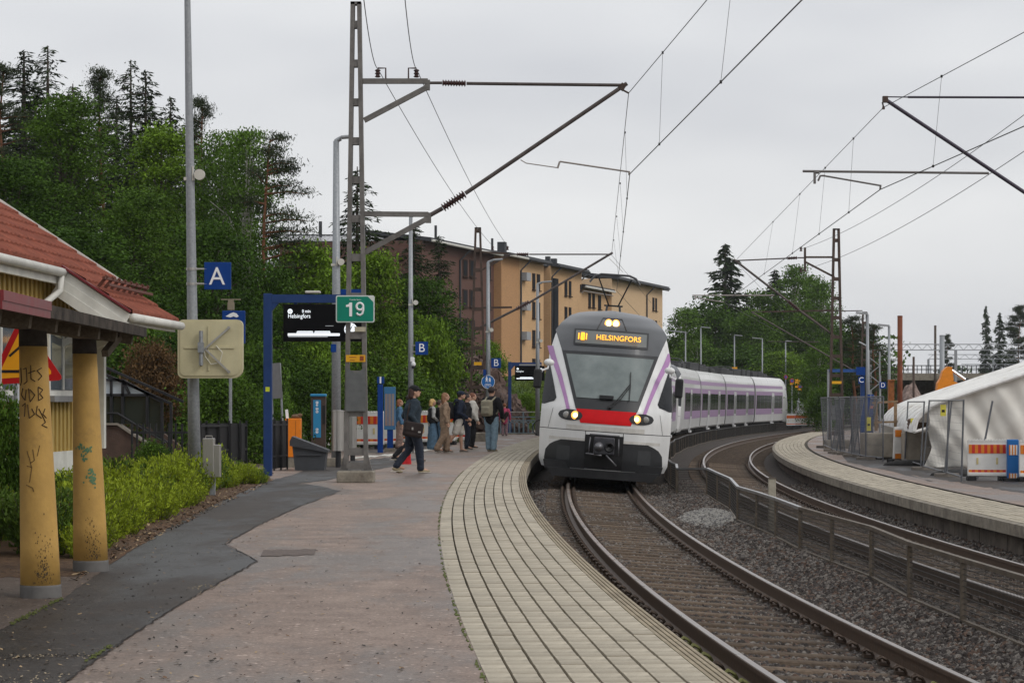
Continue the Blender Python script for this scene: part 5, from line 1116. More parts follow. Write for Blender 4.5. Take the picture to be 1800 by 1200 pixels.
k3 = lambda px_, py, dy=0: m(px_, py, dy) - q0
b = MB(); b.tube([k3(1294, 458), k3(1384, 454)], .028, 6); b.tube([k3(1402, 453), k3(1415, 453)], .028, 6); b.tube([k3(1290, 456), k3(1386, 530)], .042, 8); b.tube([k3(1402, 543), k3(1466, 590)], .042, 8); b.build('strut_tube', m_tube, c3)
b = MB(); ribs(b, k3(1384, 454), k3(1402, 453), .04, .07, 6); ribs(b, k3(1385, 529), k3(1404, 545), .045, .09, 6); b.build('insulator', m_ins, c3)
b = MB(); b.tube([k3(1217, 519), k3(1361, 519)], .026, 6); b.tube([k3(1222, 519), k3(1222, 527)], .03, 6); b.tube([k3(1223, 523), k3(1272, 531)], .02, 5); b.build('steady_arm', MATS['arm_alu'], c3)
Z4 = 40; oR = Vector((10.9, Z4, PLAT2)); t = thing('catenary_mast', 'lattice catenary mast standing beyond the picture edge on far platform', 'mast', oR); lattice(t, 8.6, .5, .17, m_mastr)
c4 = thing('cantilever_arm', 'dark cantilever arm entering from the picture edge over the empty track', 'cantilever', at(1935, 300, Z4)); q4 = at(1935, 300, Z4)
k4 = lambda px_, py, dy=0: at(px_, py, Z4 + dy) - q4
b = MB(); b.tube([k4(1560, 170.5), k4(1596, 171)], .012, 6); b.tube([k4(1596, 171), k4(1985, 172)], .020, 8); b.tube([k4(1556, 175), k4(1985, 461)], .034, 8); b.build('strut_tube', mat('arm_dark', (.05, .042, .06), .5, metal=.3, var=.15), c4)
b = MB(); b.box(k4(1556, 175), (.09, .09, .11)); b.tube([k4(1551, 180), k4(1553, 189)], .015, 5); b.box(k4(1553, 190), (.04, .06, .05)); b.build('clamp', m_mastr, c4)
b = MB(); b.tube([k4(1411, 301), k4(1738, 304.5)], .022, 8); b.box(k4(1432, 312), (.04, .05, .22)); b.tube([k4(1432, 303), k4(1440, 303)], .03, 6); b.tube([k4(1438, 318), k4(1442, 309), k4(1450, 309)], .02, 6); b.tube([k4(1448, 309), k4(1546, 326)], .017, 6); b.tube([k4(1548, 325), k4(1547, 333)], .018, 5); b.build('steady_arm', mat('arm_grey', (.16, .15, .145), .5, metal=.4, var=.1), c4)
t, o, m = mast_at(1520, 548, 132, 'distant brown lattice mast before the dark pine', m_mastr, PLAT2, .5, .2, False)
b = MB(); b.tube([m(1320, 548), m(1516, 546)], .03, 5); b.tube([m(1322, 549), m(1420, 605), m(1516, 660)], .045, 6); b.tube([m(1350, 600), m(1440, 601)], .025, 5); b.build('cantilever_tube', m_tube, t)

# wires
def wire(label, pts_, r, droppers=(), sag=0, group=None, sub=24):
    t = thing('overhead_wire', label, 'wire', pts_[0], 0, group); o = Vector(pts_[0]); b = MB(); path = []
    for a, c in zip(pts_[:-1], pts_[1:]):
        for i in range(sub): f = i / sub; p = Vector(a).lerp(Vector(c), f); p.z -= sag * 4 * f * (1 - f); path.append(p - o)
    path.append(Vector(pts_[-1]) - o); b.tube(path, r, 5); b.build('conductor', m_cable, t)
    for a, c in droppers: d_ = MB(); d_.tube([Vector(a) - o, Vector(c) - o], .0030, 4); d_.box(Vector(a) - o, (.03, .04, .04)); d_.box(Vector(c) - o, (.03, .04, .04)); d_.build('dropper', m_cable, t)
    return t
def ln(a, b_, Y): f = (Y - a.y) / (b_.y - a.y); return a.lerp(b_, f)
ca, cb = at(1107, 306, Z1), at(1410, 0, 23.2); ma, mb_ = at(1105, 164, Z1), at(1243, 0, 31.5)
cf, mf = at(1084, 511, 84), at(1075, 448, 84)
c0, m0 = ln(ca, cb, 3), ln(ma, mb_, 12)
far1 = tp(0, 127, .3, 6.1); far2 = tp(0, 127, .3, 7.5)
wire('contact wire above the train track, swooping up past the top edge', [c0, ca, cf, far1], .0085)
dr = [(ln(ma, mb_, Y), ln(ca, cb, Y)) for Y in (36.3, 29.2, 21)]
fr = []
for Y in (46, 55, 64, 74):
    a = ln(ma, mf, Y); f = (Y - Z1) / (84 - Z1); a.z -= .35 * 4 * f * (1 - f) * .8; fr.append((a, ln(ca, cf, Y)))
wire('upper messenger wire above the train track with thin droppers', [m0, ma, mf, far2], .007, dr + fr)
ta, tb = at(1547.5, 333, Z4), at(1800, 222, 31.1); na, nb_ = at(1553, 189, Z4), at(1800, 57, 31.9); tf, nf = at(1273, 532, Zr), at(1292, 459, Zr)
wire('contact wire above the empty track beside the far platform', [ln(ta, tb, 12), ta, tf, tp(1, 130, .2, 5.8)], .0085)
dq = [(ln(na, nb_, Y), ln(ta, tb, Y)) for Y in (36.2, 30)]
for Y in (44.8, 50.5, 57, 66): dq.append((ln(na, nf, Y), ln(ta, tf, Y)))
wire('upper messenger wire above the empty track with long droppers', [ln(na, nb_, 12), na, nf, tp(1, 130, .2, 7.1)], .0065, dq)
fa, fb_ = at(664, 121, Z1), at(732, 121, Z1)
wire('leftmost feeder wire hanging from the grey lattice mast', [at(636, -30, 30), fa, at(866, 432, 84)], .007, sag=.25)
wire('feeder wire next to the leftmost one on the lattice mast', [at(709, -30, 30), fb_, at(892, 432, 84)], .007, sag=.25)
wire('higher feeder wire running down to the brown mast', [at(1830, 180, 38), at(1408, 438, Zr)], .007, sag=.3)
wire('lower feeder wire running down to the brown mast', [at(1830, 246, 38), at(1408, 475, Zr)], .007, sag=.3)
# ================================================================== people
m_skin = mat('skin', (.46, .27, .19), .55, var=.08, scale=8)
def cloth(n, c, var=.22): return mat('cloth_' + n, c, .9, var=var, scale=14, bump=.3, bscale=40)
_ct = bpy.data.textures.new('folds', 'CLOUDS'); _ct.noise_scale = .11; _ct.noise_depth = 2
def soft(mb, name, m, par, voxel=.014, fold=0, smooth=4, label=None):
    o = mb.build(name, m, par, smooth=True, label=label)
    r = o.modifiers.new('union', 'REMESH'); r.mode = 'VOXEL'; r.voxel_size = voxel; r.use_smooth_shade = True
    s = o.modifiers.new('relax', 'SMOOTH'); s.factor = .5; s.iterations = smooth
    if fold: d = o.modifiers.new('folds', 'DISPLACE'); d.texture = _ct; d.strength = fold; d.texture_coords = 'LOCAL'; d.mid_level = .5
    return o
def limb(mb, pts_, rs):
    mb.tube(pts_, rs, 10)
    for p, r in zip(pts_, rs): mb.ell(p, (r, r, r), 10, 6)
STAND = [((.015, .50), (-.02, .085), 0), ((.02, .50), (-.01, .085), 0)]
def person(label, px, foot, H, face, top, legs_m, shoe, hair, legs=STAND, arms=None, kind='trousers', long_hair=0, wide=1.0, topw=1.0, cap=None, sleeve=1.0, hood=False, lean=0.0, head_turn=0, long_top=0):
    p = gnd(px, foot); t = thing('person', label, 'person', p, R(face)); k = H / 1.75; t.scale = (k * 1.1, k * 1.1, k)
    arms = arms or [((-.03, .25, 1.14), (.03, .27, .90)), ((-.03, -.25, 1.14), (.04, -.27, .90))]
    LX = lambda z: lean * (z - .93)
    pel = Vector((0, 0, .95)); ch = Vector((LX(1.28), 0, 1.28)); nk = Vector((LX(1.46) - .01, 0, 1.47)); hd = Vector((LX(1.62) + .02, 0, 1.635)); ht = R(head_turn)
    J = []
    for i, (kn, an, pt) in enumerate(legs):
        y = .095 if i == 0 else -.095; J.append((Vector((0, y, .92)), Vector((kn[0], y * .95, kn[1])), Vector((an[0], y * .9, an[1])), pt))
    sh_ = [Vector((LX(1.40), .175, 1.405)), Vector((LX(1.40), -.175, 1.405))]
    # body: one surface
    b = MB(); b.ell(hd, (.098, .075, .118), 16, 12); b.ell(hd + Matrix.Rotation(ht, 3, 'Z') @ Vector((.035, 0, -.06)), (.06, .055, .055), 12, 8)
    b.ell(hd + Matrix.Rotation(ht, 3, 'Z') @ Vector((.10, 0, -.012)), (.022, .014, .024), 8, 6)
    for s in (-1, 1): b.ell(hd + Matrix.Rotation(ht, 3, 'Z') @ Vector((-.005, s * .076, -.01)), (.02, .011, .03), 8, 6)
    limb(b, [nk + Vector((0, 0, -.06)), nk + Vector((.005, 0, .08))], [.06, .052]); limb(b, [pel, Vector((LX(1.1), 0, 1.1)), ch, nk + Vector((0, 0, -.05))], [.12, .11, .125, .06])
    for i in (0, 1):
        e, w_ = Vector(arms[i][0]), Vector(arms[i][1]); limb(b, [sh_[i], e, w_], [.048, .038, .026])
        d = (w_ - e).normalized(); side = d.cross(Vector((0, 1, 0))); side = side.normalized() if side.length > .1 else Vector((1, 0, 0)); nrm = d.cross(side).normalized()
        pm = w_ + d * .05; b.ell(pm, (.03, .024, .03), 10, 6); limb(b, [w_, w_ + d * .085], [.024, .03])
        for f, (off, ln_) in enumerate(((-.028, .062), (-.010, .072), (.010, .068), (.028, .052))):
            q = w_ + d * .09 + side * off; limb(b, [q, q + d * ln_ * .55 + nrm * .008, q + d * ln_ * .9 + nrm * .026], [.0095, .009, .008])
        q = w_ + d * .035 - side * .026; limb(b, [q, q - side * .024 + d * .03, q - side * .026 + d * .055], [.011, .010, .009])
    for hp, kn, an, pt in J:
        limb(b, [hp, kn, an], [.075, .05, .035]); b.ell(kn.lerp(an, .3) + Vector((-.018, 0, 0)), (.05, .048, .12), 10, 6)
        limb(b, [an, an + Vector((.13, 0, -.045))], [.035, .03])
    soft(b, 'body', m_skin, t, .0095, 0, 2)
    # face
    Rz = Matrix.Rotation(ht, 3, 'Z'); b = MB()
    for s in (-1, 1): b.ell(hd + Rz @ Vector((.087, s * .031, .012)), (.01, .012, .007), 8, 5)
    b.build('eye', m_ink, t); b = MB(); b.ell(hd + Rz @ Vector((.088, 0, -.062)), (.012, .024, .007), 8, 5); b.build('mouth', mat('lips', (.36, .13, .11), .5), t)
    # hair
    b = MB(); b.ell(hd + Rz @ Vector((-.022, 0, .026)), (.098, .088, .108), 14, 10)
    if long_hair:
        for s in (-1, 0, 1): limb(b, [hd + Rz @ Vector((-.06, s * .05, .03)), hd + Rz @ Vector((-.075, s * .07, -.10)), hd + Rz @ Vector((-.07, s * .06, -long_hair))], [.05, .045, .03])
    soft(b, 'hair', mat('hair_' + '%02d%02d' % (hair[0] * 99, hair[2] * 99), hair, .6, var=.25, scale=40, stretch=(4, 4, .6)), t, .012, .012)
    if cap:
        b = MB(); b.ell(hd + Vector((-.015, 0, .055)), (.108, .094, .085), 14, 10); b.ell(hd + Rz @ Vector((.105, 0, .045)), (.075, .065, .014), 12, 6); soft(b, 'cap', cap, t, .011, 0)
    # top
    b = MB(); g_ = topw; zb = .90 - long_top
    limb(b, [Vector((0, 0, zb)), Vector((LX(1.0), 0, 1.0)), Vector((LX(1.15), 0, 1.15)), ch, Vector((LX(1.40), 0, 1.405))], [.148 * g_, .145 * g_, .14 * g_, .15 * g_, .105 * g_])
    b.ell(Vector((LX(1.32), 0, 1.33)), (.12 * g_, .19, .13), 12, 8); b.ell(Vector((0, 0, zb + .06)), (.14 * g_, .17 * g_, .10), 12, 8)
    for i in (0, 1):
        e, w_ = Vector(arms[i][0]), Vector(arms[i][1]); we = e.lerp(w_, sleeve) if sleeve > 0 else e; limb(b, [sh_[i] + Vector((0, 0, -.005)), e, we] if sleeve > 0 else [sh_[i], sh_[i].lerp(e, .75)], [.075 * g_, .06 * g_, .05 * g_] if sleeve > 0 else [.07, .065])
    limb(b, [nk + Vector((-.005, 0, -.05)), nk + Vector((0, 0, -.01))], [.082, .068])
    if hood: b.ell(nk + Vector((-.09, 0, -.0)), (.07, .12, .08), 12, 8)
    soft(b, 'top', top, t, .013, .028)
    # legs
    b = MB(); b.ell(Vector((0, 0, .93)), (.135, .165, .115), 14, 8)
    for hp, kn, an, pt in J:
        if kind == 'shorts': limb(b, [hp, kn.lerp(hp, .12) + Vector((0, 0, .02))], [.108, .098])
        elif kind == 'skirt': limb(b, [hp, kn, an + Vector((0, 0, .06))], [.12, .12 * wide, .13 * wide])
        else: limb(b, [hp, kn, an + Vector((0, 0, .01))], [.105, .075 * wide, .062 * wide * (1.15 if wide > 1.15 else 1)])
    soft(b, kind, legs_m, t, .013, .03)
    for hp, kn, an, pt in J:
        b = MB(); Mr = Matrix.Rotation(pt, 3, 'Y'); b.ell(an + Mr @ Vector((.03, 0, -.045)), (.09, .042, .042), 12, 8); b.ell(an + Mr @ Vector((.11, 0, -.058)), (.075, .046, .03), 12, 8); so_ = soft(b, 'shoe', shoe, t, .011, 0, 3)
        b = MB(); b.ell(an + Mr @ Vector((.065, 0, -.078)), (.135, .05, .012), 14, 6); b.build('sole', mat('sole_pale', (.5, .46, .38), .7, var=.15), so_)
    return t
def backpack(t, m, x=-.22, z=1.2, w_=.30, h=.46, d=.17):
    b = MB(); b.box((x, 0, z), (d, w_, h), bev=.06); b.box((x - d * .5, 0, z - h * .14), (.06, w_ * .75, h * .45), bev=.025); o = soft(b, 'backpack', m, t, .012, .015)
    b = MB()
    for s in (-1, 1): b.tube([(x + .05, s * .10, z + h * .42), (-.02, s * .12, 1.475), (.115, s * .12, 1.36), (.12, s * .13, 1.15), (-.05, s * .16, 1.02)], .022, 6)
    b.build('strap', m, o); return o
c_den = cloth('dark_denim', (.022, .034, .046)); c_jean = cloth('jeans_dark', (.02, .026, .04)); c_blk = cloth('black', (.011, .011, .013)); c_navy = cloth('navy', (.012, .018, .035)); c_tan = cloth('tan', (.25, .175, .12)); c_lj = cloth('light_jeans', (.20, .29, .36)); c_mj = cloth('mid_jeans', (.085, .15, .22)); c_wht = cloth('white', (.55, .52, .47), .1)
c_gry = cloth('pale_grey', (.34, .34, .33)); c_lt = cloth('stone_jacket', (.46, .44, .40), .15); c_pink = cloth('pink', (.36, .055, .11)); c_fl = mat('cloth_floral', (.45, .27, .22), .9, var=.45, scale=22, col2=(.5, .36, .3), dirt=((.14, .05, .05), 30, .55)); c_blu = cloth('blue_top', (.07, .15, .25)); c_olive = cloth('olive_bag', (.27, .245, .18), .12); c_bag = cloth('brown_black', (.026, .018, .017))
s_tan = mat('shoe_tan', (.27, .22, .14), .7, var=.2); s_blk = mat('shoe_black', (.02, .018, .017), .6); s_wht = mat('shoe_white', (.55, .54, .5), .6); s_gry = mat('shoe_grey', (.12, .10, .085), .7)
WALK = [((.17, .52), (.20, .095), 0), ((-.06, .50), (-.36, .17), .75)]
WALK2 = [((-.02, .49), (-.27, .14), .6), ((.12, .51), (.14, .09), -.05)]
# the man in the cap, nearest
t = person('man in black cap and dark denim walking past with a shoulder bag', 724, 831, 1.77, 20, c_den, c_jean, s_tan, (.05, .022, .017), WALK2, [((-.06, .26, 1.15), (.14, .24, .98)), ((-.10, -.25, 1.15), (.05, -.24, .93))], cap=c_blk, long_hair=.14, topw=1.12, lean=.05, wide=1.08, head_turn=-12)
b = MB(); b.box((-.07, -.30, .88), (.37, .13, .30), bev=.04, ry=.18); b.box((-.07, -.365, .93), (.34, .03, .18), bev=.012, ry=.18); bg_ = soft(b, 'shoulder_bag', c_bag, t, .011, .008)
b = MB(); b.tube([(-.2, -.30, 1.0), (-.13, -.22, 1.3), (-.02, .0, 1.46), (.1, .14, 1.36), (.09, .17, 1.15)], .018, 6); b.build('strap', c_bag, bg_); b = MB(); b.box((-.11, -.385, .90), (.03, .012, .05)); b.box((.02, -.385, .83), (.05, .012, .03)); b.build('buckle', m_steel, bg_)
b = MB(); b.lathe([(.012, -.01), (.012, .0)], (.0, 0, 0), 8, 'Y'); 
person('person in black half hidden behind the capped man', 721, 812, 1.62, 5, c_blk, c_blk, s_blk, (.03, .02, .018), WALK, [((-.05, .25, 1.14), (.05, .26, .9)), ((-.08, -.25, 1.14), (-.1, -.25, .88))], topw=1.05)
rb = thing('shopping_bag', 'red carrier bag hanging behind the legs of the capped man', 'bag', at(713, 819, 53) ); b = MB(); b.prism([(-.10, .0), (.14, .02), (.10, .42), (-.02, .44)], -.05, .05); soft(b, 'bag_body', mat('bag_red', (.48, .015, .02), .5, var=.15), rb, .012, .02); b = MB(); b.tube([(.0, 0, .43), (.02, 0, .56), (.06, 0, .57), (.08, 0, .42)], .008, 5); b.build('handle', MATS['bag_red'], rb)
person('woman in blue top and floral trousers by the poster case', 702, 789, 1.52, 10, c_blu, c_fl, s_wht, (.20, .075, .035), wide=1.5, long_hair=.08)
person('blond woman in grey top and wide blue jeans', 760, 790, 1.53, 15, c_gry, c_mj, s_blk, (.48, .31, .12), arms=[((-.02, .23, 1.14), (.16, .17, .98)), ((-.02, -.23, 1.14), (.17, -.15, .97))], wide=1.9, long_hair=.12, sleeve=.75)
t = person('person in jeans carrying a bulky black backpack behind tan suit', 773, 790, 1.5, 12, c_blk, c_mj, s_wht, (.06, .04, .03)); backpack(t, c_blk, -.25, 1.2, .34, .56, .24)
person('long haired woman in a tan trouser suit', 782, 795, 1.70, 8, c_tan, c_tan, s_gry, (.21, .105, .055), [((.05, .50), (.06, .085), 0), ((-.05, .49), (-.22, .12), .5)], long_hair=.26, wide=1.25, long_top=.08)
t = person('man in navy hoodie, white shorts and cap striding with backpack', 807, 794.5, 1.75, 8, c_navy, c_wht, s_gry, (.025, .02, .018), [((.06, .50), (.07, .085), 0), ((-.12, .50), (-.42, .13), .55)], [((-.02, .26, 1.14), (.16, .22, 1.0)), ((-.04, -.26, 1.13), (.17, -.22, 1.0))], kind='shorts', cap=c_navy, hood=True, topw=1.15, lean=.06); backpack(t, c_blk, -.25, 1.2, .32, .5, .2)
person('dark haired person hidden behind the navy hoodie', 821, 790, 1.68, 5, c_blk, c_jean, s_blk, (.035, .025, .02))
person('man in pale jacket and black trousers looking along the track', 830, 787.5, 1.72, 10, c_lt, c_blk, s_blk, (.15, .055, .03), topw=1.25, hood=True, wide=1.1, arms=[((.0, .27, 1.14), (.14, .24, .93)), ((-.02, -.27, 1.14), (.10, -.27, .90))])
t = person('tall man in black jumper with olive backpack waiting at the edge', 864, 793.5, 1.88, 62, c_blk, c_lj, s_tan, (.03, .02, .017), [((.02, .5), (.02, .085), 0), ((.0, .5), (-.05, .085), 0)], topw=1.15, wide=1.12, arms=[((-.01, .27, 1.15), (.1, .25, .94)), ((-.01, -.27, 1.15), (.1, -.25, .94))]); backpack(t, c_olive, -.24, 1.18, .30, .44, .17)
t = person('child in pink jacket with a dark bag by the railing', 887, 766, 1.38, 80, c_pink, mat('cloth_dots', (.16, .03, .06), .9, var=.5, scale=26, col2=(.4, .3, .32)), s_blk, (.20, .06, .04), wide=1.1, long_top=.12, topw=1.15); b = MB(); b.box((-.2, -.05, 1.02), (.12, .20, .62), bev=.05, rx=.5); soft(b, 'slung_bag', c_bag, t, .012, .01)
# ================================================================== vegetation, hill, rock, apartment block
rng = np.random.default_rng(11)
def leaf_mat(n, c, var=.35, island=.4, trans=.14, scale=.35, col2=None): return mat('leaf_' + n, c, .65, var=var, scale=scale, island=island, trans=trans, spec=.1, col2=col2)
L_dec = leaf_mat('broad', (.034, .076, .010), col2=(.10, .182, .02)); L_dark = leaf_mat('deep', (.026, .062, .008), col2=(.068, .135, .014)); L_bright = leaf_mat('bright', (.075, .148, .012), col2=(.16, .265, .022)); L_birch = leaf_mat('birch', (.055, .115, .014), col2=(.12, .215, .03))
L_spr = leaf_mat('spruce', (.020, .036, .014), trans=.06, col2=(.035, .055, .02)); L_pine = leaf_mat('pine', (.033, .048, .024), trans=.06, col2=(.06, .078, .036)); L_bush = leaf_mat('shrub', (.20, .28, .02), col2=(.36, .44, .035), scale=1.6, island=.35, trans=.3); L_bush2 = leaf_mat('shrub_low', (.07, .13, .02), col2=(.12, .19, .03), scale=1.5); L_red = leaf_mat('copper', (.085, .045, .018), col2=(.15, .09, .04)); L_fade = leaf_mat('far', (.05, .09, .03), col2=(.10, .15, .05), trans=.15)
m_bark = mat('bark_grey', (.085, .068, .055), .9, var=.35, scale=6, bump=.6, stretch=(3, 3, .6)); m_barkp = mat('bark_pine', (.16, .07, .035), .9, var=.35, scale=5, bump=.6); m_barkb = mat('bark_birch', (.45, .43, .38), .8, var=.3, scale=5, stretch=(.6, .6, 4), dirt=((.05, .045, .04), 3, .58))
def leaves(P, size, m, name, aspect=.55, up=0.0, droop=None, dirs=None):
    """a mesh of one small folded leaf or needle spray per row of P"""
    n = len(P); P = np.asarray(P, float); sz = size * rng.uniform(.6, 1.35, n)[:, None]
    if dirs is None:
        d = rng.normal(size=(n, 3)); d[:, 2] += up
    else: d = np.asarray(dirs, float) + rng.normal(size=(n, 3)) * .35
    d /= np.linalg.norm(d, axis=1)[:, None] + 1e-9
    r = rng.normal(size=(n, 3)); x = np.cross(d, r); x /= np.linalg.norm(x, axis=1)[:, None] + 1e-9; nn = np.cross(x, d)
    a = P - d * sz * .5; t = P + d * sz * .5; l = P + x * sz * aspect * .5 + nn * sz * .08; q = P - x * sz * aspect * .5 + nn * sz * .08
    V = np.stack([a, l, t, q], 1).reshape(-1, 3); me = bpy.data.meshes.new(name)
    me.vertices.add(4 * n); me.vertices.foreach_set('co', V.ravel()); me.loops.add(4 * n); me.loops.foreach_set('vertex_index', np.arange(4 * n)); me.polygons.add(n); me.polygons.foreach_set('loop_start', np.arange(n) * 4); me.polygons.foreach_set('loop_total', np.full(n, 4))
    me.materials.append(m); me.update(); me.validate(); return me
def broad(name, m, n_clump, per, H, W, bark, size=.17, low=.12, birch=False, seed=0):
    """(trunk mesh, crown mesh) for a broadleaf tree of height H and width W"""
    rg = np.random.default_rng(seed); tr = MB(); th = H * .75
    path = [Vector((.15 * math.sin(z * .7), .15 * math.cos(z * .5), z)) for z in lin(0, th, 8)]; tr.tube(path, [max(.03, .16 * (1 - k / 9.) * H / 10) for k in range(9)], 8)
    P = []
    for i in range(n_clump):
        z = low + (1 - low) * rg.random() ** .85; env = (math.sin(math.pi * min(1, (z * .92 + .06)) ** .75) ** .6) * W / 2
        a = rg.random() * 6.28; lob = 1 + .25 * math.sin(3 * a + seed) + .2 * math.sin(5 * a + 7 * z); r = env * lob * rg.random() ** .33
        r /= 1.22; c = np.array([r * math.cos(a), r * math.sin(a), z * H * .94])
        if i % 4 == 0: tr.tube([path[min(8, int(z * 7))], Vector(c * [.5, .5, .93]), Vector(c)], [.05, .03, .01], 4)
        k = int(per * rg.uniform(.5, 1.4)); rr = rg.uniform(.26, .60) * (W / 6) ** .5
        q = np.clip(rg.normal(size=(k, 3)), -1.7, 1.7) * [rr, rr, rr * .5]
        if birch: q[:, 2] = -np.abs(q[:, 2]) * 1.5 + .2
        P.append(c + q)
    core = np.clip(rg.normal(size=(1500, 3)), -1.8, 1.8) * [W * .17, W * .17, H * .20] + [0, 0, H * .5]; core = core[(core[:, 2] > low * H) & (core[:, 2] < H * .85)]; P.append(np.repeat(core, 4, 0) + rg.normal(size=(len(core) * 4, 3)) * .12)
    return tr.mesh(name + '_trunk', bark), leaves(np.concatenate(P), size, m, name + '_crown', .62, -.4 if birch else 0)
def spruce(name, m, H, W, seed=0, sparse=1.0, size=.22):
    rg = np.random.default_rng(seed); tr = MB(); tr.tube([(0, 0, 0), (0, 0, H * .5), (0, 0, H * .98)], [.16, .1, .02], 8); P = []; D = []
    z = .12 * H
    while z < H * .985:
        f = z / H; rad = W / 2 * (1 - f) ** .60 * rg.uniform(.7, 1.15); nb = max(4, int((5 + 5 * (1 - f)) * sparse))
        for k in range(nb):
            a = rg.random() * 6.28; L_ = rad * rg.uniform(.6, 1.1); n = max(5, int(L_ * 26 * sparse)); t = rg.random(n) ** .8; dr = -.30 * L_ * t ** 1.3 + .16 * L_ * np.maximum(0, t - .7)
            side = rg.normal(size=n) * .16 * (1 - t * .5) * L_ ** .5; x = L_ * t * math.cos(a) - side * math.sin(a); y = L_ * t * math.sin(a) + side * math.cos(a); zz_ = z + dr - np.abs(rg.normal(size=n)) * .12
            P.append(np.stack([x, y, zz_], 1)); D.append(np.stack([np.full(n, math.cos(a)), np.full(n, math.sin(a)), np.full(n, -.7)], 1))
            if k % 2 == 0 and L_ > .5: tr.tube([(0, 0, z), (L_ * .85 * math.cos(a), L_ * .85 * math.sin(a), z - .2 * L_)], [.025, .008], 4)
        z += rg.uniform(.16, .30) * H / 14
    return tr.mesh(name + '_trunk', m_bark), leaves(np.concatenate(P), size, m, name + '_crown', .30, dirs=np.concatenate(D))
def pine(name, m, H, W, seed=0, low=.45, side=0, plates=26, size=.20):
    rg = np.random.default_rng(seed); tr = MB(); P = []; path = [Vector((.2 * math.sin(z * .4 + seed), .1 * math.cos(z), z)) for z in lin(0, H * .97, 8)]; tr.tube(path, [.17 * (1 - k / 10) for k in range(9)], 8)
    for k in range(plates):
        f = low + (1 - low) * (k + rg.random()) / plates; a = rg.random() * 6.28
        if side and rg.random() < .7: a = rg.normal() * .6
        L_ = W / 2 * (1.1 - f) ** .45 * rg.uniform(.45, 1.1) * (1 if f < .93 else .5); z0 = f * H; b = path[min(8, int(f * 8.2))]; tip = Vector((b.x + L_ * math.cos(a), b.y + L_ * math.sin(a), z0 + rg.uniform(-.05, .12) * L_))
        tr.tube([Vector((b.x, b.y, z0 - .1)), b.lerp(tip, .5) + Vector((0, 0, (z0 - b.z) * .5 + .05)), tip], [.05, .035, .012], 4)
        for c in range(5):
            q = Vector((b.x, b.y, z0)).lerp(tip, .35 + .16 * c); n = 64; P.append(np.array(q) + rg.normal(size=(n, 3)) * [.30, .30, .12] + [0, 0, .08])
    return tr.mesh(name + '_trunk', m_barkp), leaves(np.concatenate(P), size, m, name + '_crown', .22, .7)
KIND = {}
for i, (n_, fn) in enumerate({
    'lime': lambda: broad('lime', L_dec, 150, 170, 13, 6.2, m_bark, .135, seed=1), 'deep': lambda: broad('deep', L_dark, 105, 180, 9, 4.8, m_bark, .13, seed=2), 'maple': lambda: broad('maple', L_bright, 85, 170, 7, 4.6, m_bark, .14, seed=3), 'mapletall': lambda: broad('mapletall', L_bright, 110, 150, 12, 4.4, m_bark, .14, seed=33),
    'birch': lambda: broad('birch', L_birch, 260, 78, 12, 5.2, m_barkb, .11, .2, True, seed=4), 'birch2': lambda: broad('birchb', L_birch, 220, 72, 11, 4.6, m_barkb, .11, .15, True, seed=9), 'spruce': lambda: spruce('spruce', L_spr, 14, 5, 5), 'spruce2': lambda: spruce('spruceb', L_spr, 14, 4.2, 6, 1.0), 'spruce3': lambda: spruce('sprucec', L_spr, 14, 5.4, 16, .7),
    'pine': lambda: pine('pine', L_pine, 13, 5.5, 7, .35, 0, 34), 'pine2': lambda: pine('pineb', L_pine, 13, 7, 8, .3, 1, 30), 'bush': lambda: broad('bush', L_dec, 120, 70, 3, 3.4, m_bark, .12, .02, seed=12), 'bushb': lambda: broad('bushb', L_bright, 110, 65, 3, 3.4, m_bark, .125, .02, seed=13), 'copper': lambda: broad('copper', L_red, 100, 60, 3, 3.6, m_bark, .12, .02, seed=14), 'fade': lambda: broad('fade', L_fade, 120, 40, 10, 8, m_bark, .4, .05, seed=15), 'fadepine': lambda: pine('fadepine', L_pine, 13, 6, 18, .25, 0, 44, .3), 'flime': lambda: broad('flime', L_dec, 130, 75, 10, 8, m_bark, .21, seed=21), 'fdeep': lambda: broad('fdeep', L_dark, 130, 75, 10, 7.5, m_bark, .21, seed=22), 'fbirch': lambda: broad('fbirch', L_birch, 150, 60, 12, 5.2, m_barkb, .18, .12, True, seed=24), 'fspruce': lambda: spruce('fspruce', L_spr, 14, 5, 25, .7, .42)}.items()): KIND[n_] = fn()
SIZE = {'lime': (13, 6.2), 'deep': (9, 4.8), 'maple': (7, 4.6), 'mapletall': (12, 4.4), 'birch': (12, 5.2), 'birch2': (11, 4.6), 'spruce': (14, 5), 'spruce2': (14, 4.2), 'spruce3': (14, 5.4), 'pine': (13, 5.5), 'pine2': (13, 7), 'bush': (3, 3.4), 'bushb': (3, 3.4), 'copper': (3, 3.6), 'fade': (10, 8), 'fadepine': (13, 6), 'flime': (10, 8), 'fdeep': (10, 7.5), 'fbirch': (12, 5.2), 'fspruce': (14, 5)}
def tree(kind, px, y_top, Z, w_px, label, base=None, group=None, rz=None, y_base=None):
    zb = base if base is not None else (zat(y_base, Z) if y_base else PLAT)
    H0, W0 = SIZE[kind]; H = zat(y_top, Z) - zb; W = w_px * Z / F
    bushy = kind in ('bush', 'bushb', 'copper'); nm = 'bush' if bushy else next((q + '_tree' for q in ('spruce', 'birch', 'pine', 'maple') if q in kind), 'broadleaf_tree')
    t = thing(nm, label, 'bush' if bushy else 'tree', (xat(px, Z), Z, zb), rnd.uniform(0, 6.28) if rz is None else rz, group); t.scale = (W / W0, W / W0, H / H0)
    obj('stem' if bushy else 'trunk', KIND[kind][0], t); obj('foliage' if bushy else 'crown', KIND[kind][1], t); return t
